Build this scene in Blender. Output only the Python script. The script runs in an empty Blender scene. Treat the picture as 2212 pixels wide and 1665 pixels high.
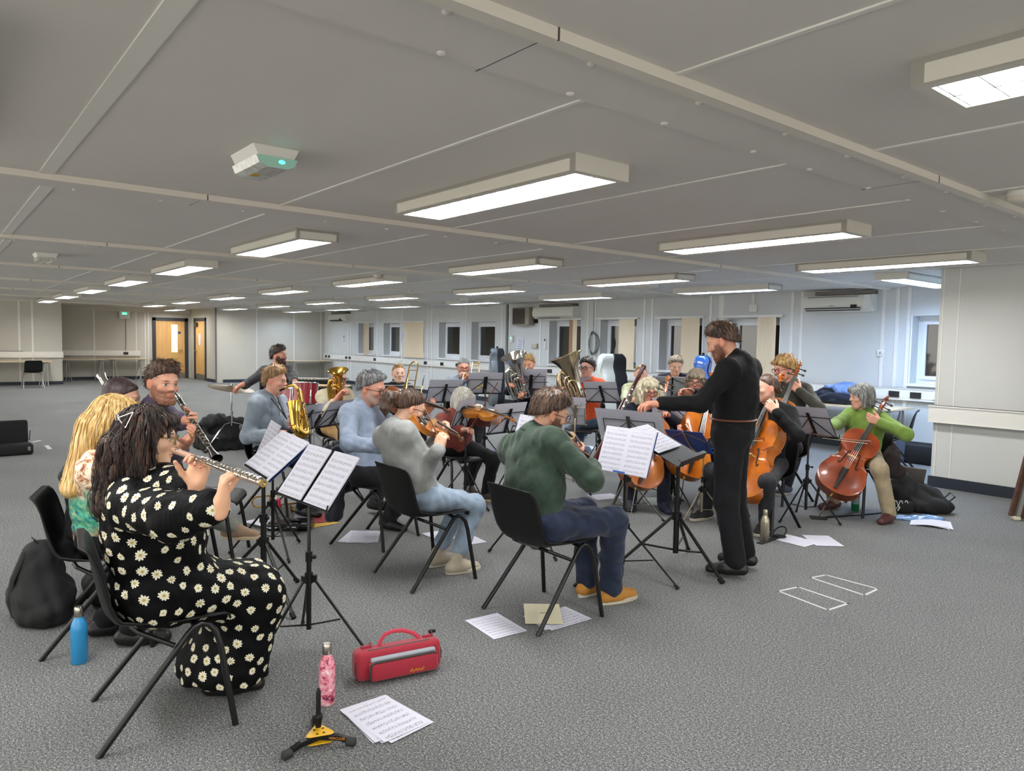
import bpy, math, random
import numpy as np
from mathutils import Vector, Matrix
random.seed(7); RNG = np.random.default_rng(7)
SC = bpy.context.scene; COL = SC.collection
PI = math.pi
# ------------------------------------------------------------------ camera
FPX, YAW, PITCH, ROLL = 1563.39, math.radians(50.955), math.radians(3.541), math.radians(1.0865)
CX, CY, EYE, CEIL = 1106.0, 832.5, 1.56, 2.45
def _cam():
    c, s = math.cos(YAW), math.sin(YAW)
    f, r, u = np.array([-s, c, 0]), np.array([c, s, 0]), np.array([0, 0, 1.])
    f2 = f*math.cos(PITCH)-u*math.sin(PITCH); u2 = u*math.cos(PITCH)+f*math.sin(PITCH)
    r3 = r*math.cos(ROLL)+u2*math.sin(ROLL); u3 = u2*math.cos(ROLL)-r*math.sin(ROLL)
    return r3, u3, f2
CR, CU, CF = _cam(); CO = np.array([0, 0, EYE])
def ray(px, py): return CF + CR*(px-CX)/FPX - CU*(py-CY)/FPX
def atd(px, py, d): return CO + ray(px, py)*d          # point at a depth from the photographer
def atz(px, py, z=0.): r = ray(px, py); return CO + r*(z-EYE)/r[2]
def aty(px, py, y): r = ray(px, py); return CO + r*y/r[1]
def depth(p): return float((np.asarray(p, float)-CO) @ CF)
def proj(p):
    v = np.asarray(p, float)-CO; d = v@CF
    return np.array([CX+FPX*(v@CR)/d, CY-FPX*(v@CU)/d])
cam = bpy.data.cameras.new('camera'); co = bpy.data.objects.new('camera', cam); COL.objects.link(co)
cam.sensor_width = 36; cam.lens = FPX/2212*36; cam.clip_start = .05; cam.clip_end = 100
M = Matrix.Identity(4)
for i in range(3): M[i][0], M[i][1], M[i][2], M[i][3] = CR[i], CU[i], -CF[i], CO[i]
co.matrix_world = M; SC.camera = co
# ------------------------------------------------------------------ objects
def tag(o, label=None, cat=None, group=None, kind=None):
    if label: o['label'] = label
    if cat: o['category'] = cat
    if group: o['group'] = group
    if kind: o['kind'] = kind
    return o
def thing(name, label, cat, loc=(0, 0, 0), rz=0., group=None):
    o = bpy.data.objects.new(name, None); COL.objects.link(o); o.empty_display_size = .1
    o.location = tuple(float(v) for v in loc); o.rotation_euler = (0, 0, rz)
    return tag(o, label, cat, group)
def kids(o): return [c for c in bpy.data.objects if c.parent == o]
def dup(o, loc=None, rz=None, label=None, group=None, parent=None):
    ch = CHILD.get(o.name, [])
    c = o.copy(); COL.objects.link(c)
    if parent is not None: c.parent = parent
    if loc is not None: c.location = tuple(float(v) for v in loc)
    if rz is not None: c.rotation_euler = (0, 0, rz)
    if label: c['label'] = label
    if group: c['group'] = group
    CHILD[c.name] = [dup(k, parent=c) for k in ch]
    return c
CHILD = {}
def nrm(v): v = np.asarray(v, float); n = np.linalg.norm(v); return v/n if n > 1e-9 else np.array([0, 0, 1.])
def basis(z, x=None):
    z = nrm(z); x = np.array([0, 0, 1.]) if x is None else np.asarray(x, float)
    if abs(nrm(x)@z) > .98: x = np.array([1., 0, 0]) if abs(z[0]) < .9 else np.array([0, 1., 0])
    x = nrm(x-z*(x@z)); return x, np.cross(z, x), z
def rotz(a): c, s = math.cos(a), math.sin(a); return np.array([[c, -s, 0], [s, c, 0], [0, 0, 1.]])
def rotx(a): c, s = math.cos(a), math.sin(a); return np.array([[1., 0, 0], [0, c, -s], [0, s, c]])
class MB:
    def __init__(s): s.v = []; s.f = []; s.m = []; s.mi = 0; s.uv = {}
    def add(s, vs, fs):
        b = len(s.v); s.v += [tuple(float(c) for c in p) for p in vs]
        for f in fs: s.f.append(tuple(b+i for i in f)); s.m.append(s.mi)
        return s
    def box(s, c, size, R=None, taper=1.):
        c = np.asarray(c, float); h = np.asarray(size, float)/2
        p = np.array([[x*(taper if z > 0 else 1), y*(taper if z > 0 else 1), z] for z in (-1, 1) for y in (-1, 1) for x in (-1, 1)])*h
        if R is not None: p = p@np.asarray(R).T
        return s.add(p+c, [(0, 2, 3, 1), (4, 5, 7, 6), (0, 1, 5, 4), (2, 6, 7, 3), (0, 4, 6, 2), (1, 3, 7, 5)])
    def box2(s, a, b): a = np.asarray(a, float); b = np.asarray(b, float); return s.box((a+b)/2, np.abs(b-a))
    def rbox(s, c, size, r=.01, R=None, n=3):          # box with rounded vertical edges and a softened top and bottom
        w, d, h = size; pr = []
        for (x, y, a0) in ((w/2-r, d/2-r, 0), (-w/2+r, d/2-r, PI/2), (-w/2+r, -d/2+r, PI), (w/2-r, -d/2+r, 1.5*PI)):
            for k in range(n+1): a = a0+PI/2*k/n; pr.append((x, y, math.cos(a), math.sin(a)))
        rows = [(-h/2, .0), (-h/2+r*.3, .7), (-h/2+r, 1), (h/2-r, 1), (h/2-r*.3, .7), (h/2, .0)]
        N = len(pr); V = []
        for z, k in rows:
            for x, y, cx, cy in pr: V.append((x+cx*r*k, y+cy*r*k, z))
        V = np.array(V)
        if R is not None: V = V@np.asarray(R).T
        F = [(i*N+j, i*N+(j+1) % N, (i+1)*N+(j+1) % N, (i+1)*N+j) for i in range(len(rows)-1) for j in range(N)]
        F += [tuple(range(N))[::-1], tuple(range((len(rows)-1)*N, len(rows)*N))]
        return s.add(V+np.asarray(c, float), F)
    def tube(s, pts, r, n=8, closed=False, caps=True, flat=1., up=None):
        P = np.array([np.asarray(p, float) for p in pts]); K = len(P)
        R = np.full(K, float(r)) if np.isscalar(r) else np.asarray(r, float)
        T = np.zeros_like(P)
        for i in range(K):
            a = P[(i-1) % K] if (closed or i > 0) else P[i]; b = P[(i+1) % K] if (closed or i < K-1) else P[i]
            T[i] = nrm(b-a)
        x, y, _ = basis(T[0], up); V = []
        for i in range(K):
            x = nrm(x-T[i]*(x@T[i])); y = np.cross(T[i], x)
            for k in range(n):
                a = 2*PI*k/n; V.append(P[i]+R[i]*(math.cos(a)*x*flat+math.sin(a)*y))
        F = []
        for i in range(K if closed else K-1):
            j = (i+1) % K
            for k in range(n): F.append((i*n+k, i*n+(k+1) % n, j*n+(k+1) % n, j*n+k))
        if caps and not closed: F += [tuple(range(n))[::-1], tuple(range((K-1)*n, K*n))]
        return s.add(V, F)
    def cyl(s, a, b, r, r2=None, n=16, caps=True): return s.tube([a, b], [r, r if r2 is None else r2], n, caps=caps)
    def lathe(s, prof, o=(0, 0, 0), ax=(0, 0, 1), n=24, caps=True):      # prof: (radius, height)
        x, y, z = basis(ax); o = np.asarray(o, float); V = []; K = len(prof)
        for r, h in prof:
            for k in range(n): a = 2*PI*k/n; V.append(o+z*h+r*(math.cos(a)*x+math.sin(a)*y))
        F = [(i*n+k, i*n+(k+1) % n, (i+1)*n+(k+1) % n, (i+1)*n+k) for i in range(K-1) for k in range(n)]
        if caps: F += [tuple(range(n))[::-1], tuple(range((K-1)*n, K*n))]
        return s.add(V, F)
    def prism(s, poly, t0, t1, o=(0, 0, 0), B=None):      # 2-D outline extruded along the third axis of B
        B = np.eye(3) if B is None else np.asarray(B); o = np.asarray(o, float); N = len(poly)
        V = [o+B[0]*x+B[1]*y+B[2]*t for t in (t0, t1) for x, y in poly]
        F = [tuple(range(N))[::-1], tuple(range(N, 2*N))]+[(i, (i+1) % N, N+(i+1) % N, N+i) for i in range(N)]
        return s.add(V, F)
    def ball(s, c, r, n=12, m=8, R=None):
        c = np.asarray(c, float); r = np.full(3, r) if np.isscalar(r) else np.asarray(r, float)
        V = [(0, 0, -1)]
        for i in range(1, m):
            t = -PI/2+PI*i/m
            for k in range(n): a = 2*PI*k/n; V.append((math.cos(t)*math.cos(a), math.cos(t)*math.sin(a), math.sin(t)))
        V.append((0, 0, 1)); V = np.array(V)*r
        if R is not None: V = V@np.asarray(R).T
        F = [(0, 1+(k+1) % n, 1+k) for k in range(n)]
        for i in range(m-2):
            for k in range(n): F.append((1+i*n+k, 1+i*n+(k+1) % n, 1+(i+1)*n+(k+1) % n, 1+(i+1)*n+k))
        b = 1+(m-2)*n; F += [(b+k, b+(k+1) % n, len(V)-1) for k in range(n)]
        return s.add(V+c, F)
    def grid(s, fn, nu, nv):
        V = [fn(i/nu, j/nv) for j in range(nv+1) for i in range(nu+1)]
        return s.add(V, [(j*(nu+1)+i, j*(nu+1)+i+1, (j+1)*(nu+1)+i+1, (j+1)*(nu+1)+i) for j in range(nv) for i in range(nu)])
    def build(s, name, mats, parent=None, smooth=35, solid=0, sub=0, offset=0., bevel=0.):
        me = bpy.data.meshes.new(name); me.from_pydata(s.v, [], s.f)
        mats = mats if isinstance(mats, (list, tuple)) else [mats]
        for m in mats: me.materials.append(m)
        if len(mats) > 1: me.polygons.foreach_set('material_index', s.m)
        if smooth:
            me.polygons.foreach_set('use_smooth', [True]*len(me.polygons))
            if smooth < 180: me.set_sharp_from_angle(angle=math.radians(smooth))
        me.update()
        return link(name, me, parent, solid, sub, offset, bevel)
def link(name, me, parent=None, solid=0, sub=0, offset=0., bevel=0.):
    o = bpy.data.objects.new(name, me); COL.objects.link(o)
    if parent is not None:
        o.parent = parent; CHILD.setdefault(parent.name, []).append(o)
    if solid: md = o.modifiers.new('solid', 'SOLIDIFY'); md.thickness = solid; md.offset = offset
    if bevel: md = o.modifiers.new('bevel', 'BEVEL'); md.width = bevel; md.segments = 2; md.limit_method = 'ANGLE'
    if sub: md = o.modifiers.new('sub', 'SUBSURF'); md.levels = md.render_levels = sub
    return o
def struct(name, mb, m, **k): o = mb.build(name, m, **k); o['kind'] = 'structure'; return o
# ------------------------------------------------------------------ materials
def lin(h):
    if not isinstance(h, str): return tuple(h)+(1,) if len(h) == 3 else tuple(h)
    h = h.lstrip('#'); c = [int(h[i:i+2], 16)/255 for i in (0, 2, 4)]
    return tuple(x/12.92 if x <= .04045 else ((x+.055)/1.055)**2.4 for x in c)+(1,)
class NT:
    def __init__(s, name):
        s.m = bpy.data.materials.new(name); s.m.use_nodes = True; s.t = s.m.node_tree
        s.b = s.t.nodes['Principled BSDF']
    def n(s, typ, **k):
        nd = s.t.nodes.new(typ)
        for a, v in k.items():
            if a.startswith('i_'):
                key = a[2:].replace('_', ' '); nd.inputs[key].default_value = v
            else: setattr(nd, a, v)
        return nd
    def l(s, a, b): s.t.links.new(a, b)
    def ramp(s, fac, stops, interp='LINEAR'):
        r = s.n('ShaderNodeValToRGB'); r.color_ramp.interpolation = interp; e = r.color_ramp.elements
        while len(e) < len(stops): e.new(.5)
        for el, (p, c) in zip(e, stops): el.position = p; el.color = lin(c)
        s.l(fac, r.inputs[0]); return r.outputs[0]
    def math(s, op, a, b=None, clamp=False):
        m = s.n('ShaderNodeMath', operation=op, use_clamp=clamp)
        for i, v in enumerate((a, b)):
            if v is None: continue
            if isinstance(v, (int, float)): m.inputs[i].default_value = v
            else: s.l(v, m.inputs[i])
        return m.outputs[0]
    def mix(s, f, a, b, mode='MIX'):
        m = s.n('ShaderNodeMix', data_type='RGBA', blend_type=mode)
        for i, v in ((0, f), (6, a), (7, b)):
            if hasattr(v, 'default_value') or hasattr(v, 'is_linked'): s.l(v, m.inputs[i])
            elif i == 0: m.inputs[0].default_value = v
            else: m.inputs[i].default_value = lin(v)
        return m.outputs[2]
    def obj(s): return s.n('ShaderNodeTexCoord').outputs['Object']
    def noise(s, scale, detail=3, vec=None, rough=.5, sc=None):
        t = s.n('ShaderNodeTexNoise'); t.inputs['Scale'].default_value = scale; t.inputs['Detail'].default_value = detail; t.inputs['Roughness'].default_value = rough
        vec = vec or s.obj()
        if sc:
            mp = s.n('ShaderNodeMapping'); mp.inputs['Scale'].default_value = sc; s.l(vec, mp.inputs[0]); vec = mp.outputs[0]
        s.l(vec, t.inputs['Vector']); return t.outputs['Fac']
    def bump(s, h, strength=.3, dist=.01):
        b = s.n('ShaderNodeBump'); b.inputs['Strength'].default_value = strength; b.inputs['Distance'].default_value = dist
        s.l(h, b.inputs['Height']); s.l(b.outputs[0], s.b.inputs['Normal'])
    def base(s, c):
        if hasattr(c, 'is_linked'): s.l(c, s.b.inputs['Base Color'])
        else: s.b.inputs['Base Color'].default_value = lin(c)
    def set(s, rough=.5, metal=0., coat=0., spec=None, trans=0., ior=None, sheen=0.):
        i = s.b.inputs; i['Roughness'].default_value = rough; i['Metallic'].default_value = metal
        if coat: i['Coat Weight'].default_value = coat; i['Coat Roughness'].default_value = .08
        if spec is not None: i['Specular IOR Level'].default_value = spec
        if trans: i['Transmission Weight'].default_value = trans
        if ior: i['IOR'].default_value = ior
        if sheen: i['Sheen Weight'].default_value = sheen
        return s
_MC = {}
def mat(name, c, rough=.5, metal=0., var=.0, vs=8., bump=0., bs=200., coat=0., spec=None, sheen=0., trans=0.):
    """one plain procedural material: a base colour with an optional noise variation and bump"""
    key = (name, str(c), rough, metal, var, bump)
    if key in _MC: return _MC[key]
    t = NT(name); t.set(rough, metal, coat, spec, trans, None, sheen)
    if var:
        n = t.noise(vs, 4); a = np.array(lin(c)[:3])
        t.base(t.ramp(n, [(.3, tuple(a*(1-var))), (.7, tuple(np.minimum(a*(1+var), 1)))]))
    else: t.base(c)
    if bump: t.bump(t.noise(bs, 3), bump, .004)
    _MC[key] = t.m; return t.m
def emit(name, c, s):
    t = NT(name); t.b.inputs['Base Color'].default_value = lin(c); t.b.inputs['Emission Color'].default_value = lin(c); t.b.inputs['Emission Strength'].default_value = s
    return t.m
def cloth(name, c, rough=.85, weave=900, var=.12, folds=.35, sheen=.15, c2=None, streak=None):
    t = NT(name); t.set(rough, sheen=sheen, spec=.25); a = np.array(lin(c)[:3])
    n = t.noise(14, 4); hi = tuple(np.minimum(a*(1+var), 1)) if c2 is None else c2
    col = t.ramp(n, [(.3, tuple(a*(1-var))), (.72, hi)])
    if streak: col = t.mix(t.math('MULTIPLY', t.noise(1, 2, sc=streak), .5), col, tuple(a*.5))
    t.base(col)
    rg = t.math('ABSOLUTE', t.math('SUBTRACT', t.noise(9, 2.5, sc=(1, 1, .6), rough=.55), .5)); rg2 = t.math('ABSOLUTE', t.math('SUBTRACT', t.noise(17, 2, sc=(.7, 1, 1)), .5))
    h = t.math('ADD', t.math('ADD', t.math('MULTIPLY', t.noise(weave, 2), .05), t.math('MULTIPLY', rg, .8)), t.math('MULTIPLY', t.noise(20, 2, sc=(1, 1, .5)), .5))
    t.bump(h, min(1., folds*1.5), .018); return t.m
# ------------------------------------------------------------------ the room
BLACK = mat('black plastic', '0d0d0e', .5, bump=.12, bs=600, spec=.3)
BLACKM = mat('black painted steel', '0e0e0f', .38, spec=.4)
CHROME = mat('chrome', 'd5d6d8', .12, 1.)
STEEL = mat('brushed steel', 'a9a69c', .32, 1., bump=.05, bs=300)
WHITE = mat('white plastic', 'd9d7cf', .4)
PAPER = mat('white paper', 'cfcfd6', .8)
def wall_mat(name, c, hi):
    t = NT(name); t.set(.55, spec=.3); n = t.noise(.9, 3); t.base(t.ramp(n, [(.3, c), (.7, hi)])); t.bump(t.noise(120, 2), .03, .002); return t.m
WALL = wall_mat('painted wall panel', 'bbb7ab', 'c2beb3')
WALLW = wall_mat('window wall panel', 'c3c4c0', 'cbccc8')
TRIMW = mat('white trim', 'dedcd5', .4)
SKIRT = mat('navy skirting', '232a35', .5, bump=.05, bs=80)
def _carpet():
    t = NT('speckled grey carpet'); t.set(.95, spec=.1, sheen=.1)
    o = t.obj(); a = t.noise(210, 2, o, .65); b = t.noise(95, 3, o, .6); c = t.noise(1.3, 4, o)
    f = t.math('ADD', t.math('MULTIPLY', a, .62), t.math('MULTIPLY', b, .38))
    col = t.ramp(f, [(.36, '2a2c2f'), (.46, '57595b'), (.55, '828482'), (.66, 'd2d0c6')])
    t.base(t.mix(t.math('MULTIPLY', c, .35), col, '66676a', 'MULTIPLY')); t.bump(f, .8, .006); return t.m
CARPET = _carpet()
def _ceil():
    t = NT('ceiling panel'); t.set(.6, spec=.3); n = t.noise(.6, 3); t.base(t.ramp(n, [(.3, 'd3cec8'), (.7, 'dad6d0')])); t.bump(t.noise(60, 2), .02, .002); return t.m
CEILM = _ceil()
YW, XL, XF, XB = 11.15, -25.3, -24.5, -27.5            # window wall, left end wall, end wall by the window wall, recess wall
struct('floor', MB().box2((-29, -4.5, -.12), (7, YW+.6, 0)), CARPET, smooth=0)
struct('ceiling', MB().box2((-29, -4.5, CEIL), (7, YW+.6, CEIL+.12)), CEILM, smooth=0)
# window wall with real openings
WINS = [(-21.85, -20.80, 'slat'), (-20.16, -19.16, ''), (-18.80, -17.78, 'closed'), (-17.02, -16.0, ''), (-15.47, -14.45, ''), (-12.42, -11.38, 'brown'),
        (-10.80, -9.78, 'cream'), (-9.20, -8.20, 'cream'), (-7.66, -6.64, 'pleat'), (-4.54, -3.54, '')]
ZW0, ZW1, RV = 1.04, 2.03, .22
w = MB(); xs = -25.0
w.box2((-25.0, YW, 0), (4, YW+.3, ZW0)); w.box2((-25.0, YW, ZW1), (4, YW+.3, CEIL))
for a, b, k in WINS: w.box2((xs, YW, ZW0), (a, YW+.3, ZW1)); xs = b
w.box2((xs, YW, ZW0), (4, YW+.3, ZW1))
struct('wall_window_side', w, WALLW, smooth=0)
struct('wall_far_left', MB().box2((XL-.2, -4.5, 0), (XL, 3.18, CEIL)), WALL, smooth=0)
struct('wall_recess_side', MB().box2((XB-.2, 3.0, 0), (XL-.21, 3.18, CEIL)), WALL, smooth=0)
D1 = (6.17, 7.30); DZ = 2.12
w = MB(); w.box2((XB-.2, 3.18, 0), (XB, D1[0], CEIL)); w.box2((XB-.2, D1[1], 0), (XB, 7.5, CEIL)); w.box2((XB-.2, D1[0], DZ), (XB, D1[1], CEIL))
struct('wall_recess_back', w, WALL, smooth=0)
D2 = (-26.95, -25.62)
w = MB(); w.box2((XB, 7.4, 0), (D2[0], 7.6, CEIL)); w.box2((D2[1], 7.4, 0), (XF, 7.6, CEIL)); w.box2((D2[0], 7.4, DZ), (D2[1], 7.6, CEIL))
struct('wall_recess_right', w, WALL, smooth=0)
struct('wall_far_end', MB().box2((XF-.2, 7.6, 0), (XF, YW+.3, CEIL)), WALL, smooth=0)
XC, YC = -3.33, 8.86                                     # the projecting store room on the right
w = MB(); w.box2((XC, YC, 0), (4.0, YC+.12, CEIL)); w.box2((XC, YC+.12, 0), (XC+.12, YW, CEIL))
struct('wall_store_front', w, WALLW, smooth=0)
w = MB()
for x in (XC+.03, XC+.19, -2.1, -.9): w.box2((x, YC-.006, .1), (x+.012, YC, CEIL))
struct('trim_store', w, TRIMW, smooth=0)
w = MB()
for z in (.25, .75, 1.3, 1.9, 2.3):
    w.cyl((XC+.05, YC-.008, z), (XC+.05, YC, z), .008, n=8); w.cyl((XC+.16, YC-.008, z+.02), (XC+.16, YC, z+.02), .006, n=8)
struct('trim_screws', w, TRIMW)
for nm, a, b in (('window_side', (-24.5, YW-.02, 0), (XC, YW, .11)), ('far_left', (XL, -4.5, 0), (XL+.02, 3.18, .1)), ('recess', (XB, 3.2, 0), (XB+.02, D1[0]-.1, .1)),
                 ('far_end', (XF, 7.6, 0), (XF+.02, YW, .1)), ('store', (XC-.02, YC-.025, 0), (4, YC, .12))):
    struct('baseboard_'+nm, MB().box2(a, b), SKIRT, smooth=0)
struct('baseboard_recess_right', MB().box2((D2[1]+.1, 7.38, 0), (XF+.02, 7.4, .1)), SKIRT, smooth=0)
struct('baseboard_store_end', MB().box2((XC-.02, YC, 0), (XC, YW, .12)), SKIRT, smooth=0)
struct('trim_corner', MB().box2((XF-.01, 7.36, 0), (XF+.03, 7.4, CEIL)), mat('grey corner strip', '5c5d5e', .5), smooth=0)
# vertical joint strips on the walls
w = MB()
for x in (-24.0, -22.6, -22.4, -20.6, -19.05, -17.6, -17.4, -15.75, -14.2, -13.9, -12.75, -11.2, -10.98, -9.62, -9.42, -8.05, -7.85, -7.8, -6.45, -6.28, -4.98, -4.78, -4.62):
    w.box2((x, YW-.012, .11), (x+.05, YW, CEIL))
struct('trim_window_wall', w, TRIMW, smooth=0)
w = MB()
for y in (-1.2, 0.9, 2.1, 2.42): w.box2((XL, y, .1), (XL+.008, y+.045, CEIL))
for y in (4.35, 5.62, 5.9, 6.0): w.box2((XB, y, .1), (XB+.008, y+.04, CEIL))
for y in (8.7, 10.0, 11.0): w.box2((XF, y, .1), (XF+.008, y+.035, CEIL))
struct('trim_end_walls', w, TRIMW, smooth=0)
struct('trim_recess_bulkhead', MB().box2((XB, 3.2, 2.30), (XB+.1, 7.38, CEIL)), WALL, smooth=0)
# ceiling joints: raised strips between the building modules and seams across them
XBEAM = [-1.57-3.29*i for i in range(8)]
w = MB(); s2 = MB()
for x in XBEAM:
    y1 = YW
    w.box2((x-.055, -4.5, CEIL-.035), (x, y1, CEIL)); s2.box2((x-.37, -4.5, CEIL-.014), (x-.055, y1, CEIL))
    y = -.5
    while y < min(YW, 11):
        for dx in (-.10, -.345):
            s2.ball((x+dx, y+random.uniform(-.05, .05)+(0 if dx > -.2 else .1), CEIL-.016), (.016, .016, .008), 8, 5)
        y += .55
struct('trim_ceiling_ridge', w, mat('cream ceiling batten', 'd8d2c6', .5), smooth=0)
struct('trim_ceiling_cover', s2, CEILM, smooth=40)
w = MB(); gp = MB()
for i, x in enumerate(XBEAM):
    for y in (-.75, .60, 1.95, 3.35, 4.66, 6.0, 7.35, 8.7, 10.05):
        wd = .07 if abs(y-.6) < .1 else .022
        jig = ((i*7) % 3-1)*.05
        if i < 7: w.box2((x-3.29, y+jig-wd/2, CEIL-.006), (x-.37, y+jig+wd/2, CEIL))
        if i == 0: w.box2((x, y-wd/2, CEIL-.006), (4, y+wd/2, CEIL))
    for y in (1.42, 4.08, 6.9): gp.box2((x-.4, y-.0013, CEIL-.0150), (x-.01, y+.0013, CEIL-.012)); gp.box2((x-.004, y-.003, CEIL-.036), (x+.002, y+.003, CEIL))
struct('trim_ceiling_seam', w, TRIMW, smooth=0); struct('trim_ceiling_gap', gp, mat('dark joint', '4a4743', .8), smooth=0)
# windows
GLASS = NT('night window glass'); GLASS.base('20221f'); GLASS.set(.04, spec=.9, coat=.6); GLASS = GLASS.m
UPVC = mat('white window frame', 'e2e3e4', .3)
CREAM = NT('cream blind slat'); CREAM.set(.7); CREAM.base(CREAM.ramp(CREAM.noise(3, 2, sc=(40, 1, 1)), [(.3, 'dcc7a6'), (.7, 'e8d8bb')])); CREAM = CREAM.m
BROWN = mat('brown blind slat', 'b08a68', .7)
for i, (a, b, k) in enumerate(WINS):
    w = MB(); fy = YW+RV; t = .085
    for (p, q) in (((a, fy, ZW0), (a+t, fy+.05, ZW1)), ((b-t, fy, ZW0), (b, fy+.05, ZW1)), ((a+.001, fy-.002, ZW1-t), (b-.001, fy+.048, ZW1-.001)), ((a+.001, fy-.002, ZW0+.007), (b-.001, fy+.048, ZW0+t))): w.box2(p, q)
    for (p, q) in (((a+.07, fy-.03, ZW0+.07), (a+.12, fy+.02, ZW1-.07)), ((b-.12, fy-.03, ZW0+.07), (b-.07, fy+.02, ZW1-.07)), ((a+.071, fy-.032, ZW1-.12), (b-.071, fy+.018, ZW1-.071)), ((a+.071, fy-.032, ZW0+.071), (b-.071, fy+.018, ZW0+.12))): w.box2(p, q)
    w.box2((a+.3, fy-.035, ZW1-.06), (b-.1, fy-.025, ZW1-.045)); w.box2((b-.35, fy-.045, ZW0+.085), (b-.25, fy-.03, ZW0+.10))
    w.box2((a+.002, YW+.002, ZW0-.02), (b-.002, fy+.02, ZW0+.006)); w.box2((a-.03, YW-.03, ZW0-.03), (b+.03, YW+.002, ZW0+.006)); w.box2((a-.02, YW-.012, ZW0), (a, YW+.0, ZW1)); w.box2((b, YW-.012, ZW0), (b+.02, YW, ZW1))
    fr = struct('window_%d' % (i+1), w, UPVC, smooth=0)
    MB().box2((a+.1, fy-.004, ZW0+.1), (b-.1, fy+.006, ZW1-.1)).build('glass', GLASS, fr, smooth=0)
    MB().box2((a-.05, fy+.06, ZW0-.05), (b+.05, fy+.10, ZW1+.05)).build('backing', mat('night outside', '08090a', .9), fr, smooth=0)
    # blind head rail and gathered or drawn slats
    if k in ('slat', 'closed', 'brown', 'cream', 'pleat'):
        desc = {'slat': 'two loose cream blind slats hanging across the window nearest the far corner', 'closed': 'closed cream vertical blind covering the window with all its slats drawn',
                'brown': 'vertical blind pulled back to one brown and one cream slat beside hanging cable', 'cream': '', 'pleat': 'cream vertical blind bunched into many narrow folds behind the conductor'}[k]
        if k == 'cream': desc = 'cream vertical blind bunched at right of window above white cello case' if i == 6 else 'cream vertical blind bunched beside window with round fan grille reflection'
        bl = thing('vertical_blind', desc, 'blind', ((a+b)/2, YW-.05, 2.06), group='vertical blinds on the window wall')
        c = (a+b)/2
        MB().box((0, 0, 0), (b-a+.14, .05, .035)).build('head_rail', TRIMW, bl, smooth=0)
        sl = []
        if k == 'closed': sl = [(x, .127, 25, CREAM) for x in np.linspace(a+.07, b-.06, 9)]
        if k == 'slat': sl = [(a+.55, .1, 70, CREAM), (a+.72, .1, 72, CREAM)]
        if k == 'brown': sl = [(b-.26, .1, 30, BROWN), (b-.15, .12, 5, CREAM)]
        if k == 'cream': sl = [(b-.38+.019*j, .12, 8, CREAM) for j in range(16)]
        if k == 'pleat': sl = [(b-.36+.028*j, .06, 35, CREAM) for j in range(11)]
        for x, wd, ang, mm in sl:
            m = MB(); R = rotz(math.radians(ang)); m.box((x-c, 0, -.53), (wd, .0025, 1.03), R); m.build('slat', mm, bl, smooth=0)
# reflection of a fan grille in the eighth window, modelled as a flat panel
a, b, k = WINS[7]; w = MB(); fx, fz, fy = (a+.56), 1.60, YW+RV+.012
w.box2((a+.2, fy, 1.3), (b-.12, fy+.006, 1.95))
gr = tag(w.build('reflection_panel', mat('pale panel', 'c9cbc8', .6), smooth=0), 'pale panel standing in for a round fan grille reflected in the window with a bunched blind', 'panel')
m = MB(); m.box((fx, fy-.006, fz), (.46, .008, .46)); m.build('reflected_plate', mat('reflected grille grey', '6f7370', .5), gr, smooth=0)
m = MB()
for r in (.06, .12, .18): m.tube([(fx+r*math.cos(t), fy-.014, fz+r*math.sin(t)) for t in np.linspace(0, 2*PI, 24, endpoint=False)], .006, 5, closed=True)
for t in range(8): m.cyl((fx, fy-.016, fz), (fx+.21*math.cos(t*PI/4), fy-.016, fz+.21*math.sin(t*PI/4)), .006, n=5)
for t in np.linspace(-.2, .2, 9): m.box((fx+t, fy-.012, fz), (.004, .004, .44)); m.box((fx, fy-.012, fz+t), (.44, .004, .004))
m.ball((fx, fy-.018, fz), (.05, .012, .05)); m.build('grille', mat('reflected grille white', 'c9cdcb', .4), gr)
# dado trunking with sockets
TZ0, TZ1 = .80, .975
def trunk(name, lab, a, b, horiz, off, gp):                     # along x (horiz) or y
    w = MB(); d = .065
    if horiz: w.box2((a, off-d, TZ0), (b, off, TZ1)); w.box2((a, off-d-.006, TZ0+.03), (b, off-d, TZ1-.04)); w.box2((a, off-d-.01, TZ1-.012), (b, off, TZ1))
    else: w.box2((off, a, TZ0), (off+d, b, TZ1)); w.box2((off+d, a, TZ0+.03), (off+d+.006, b, TZ1-.04))
    return tag(w.build(name, TRIMW, smooth=0), lab, 'trunking', gp)
def sockets(parent, ps, horiz, off):
    BS = mat('black socket', '202224', .4); WS = mat('white socket', 'e2dfd4', .35)
    for p, kind in ps:
        m = MB(); mm = BS if kind == 'b' else WS; z = (TZ0+TZ1)/2-.005; d = .065+.006
        if horiz:
            m.box((p, off-d-.005, z), (.15, .01, .088)); m.box((p-.035, off-d-.012, z+.025), (.012, .006, .02)); m.box((p+.035, off-d-.012, z+.025), (.012, .006, .02))
        else: m.box((off+d+.005, p, z), (.01, .15, .088)); m.box((off+d+.012, p, z), (.006, .03, .02))
        m.build('socket', mm, parent, smooth=0)
tr = trunk('dado_trunking', 'long white dado trunking with sockets running under the windows', -24.4, XC, True, YW, None)
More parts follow.
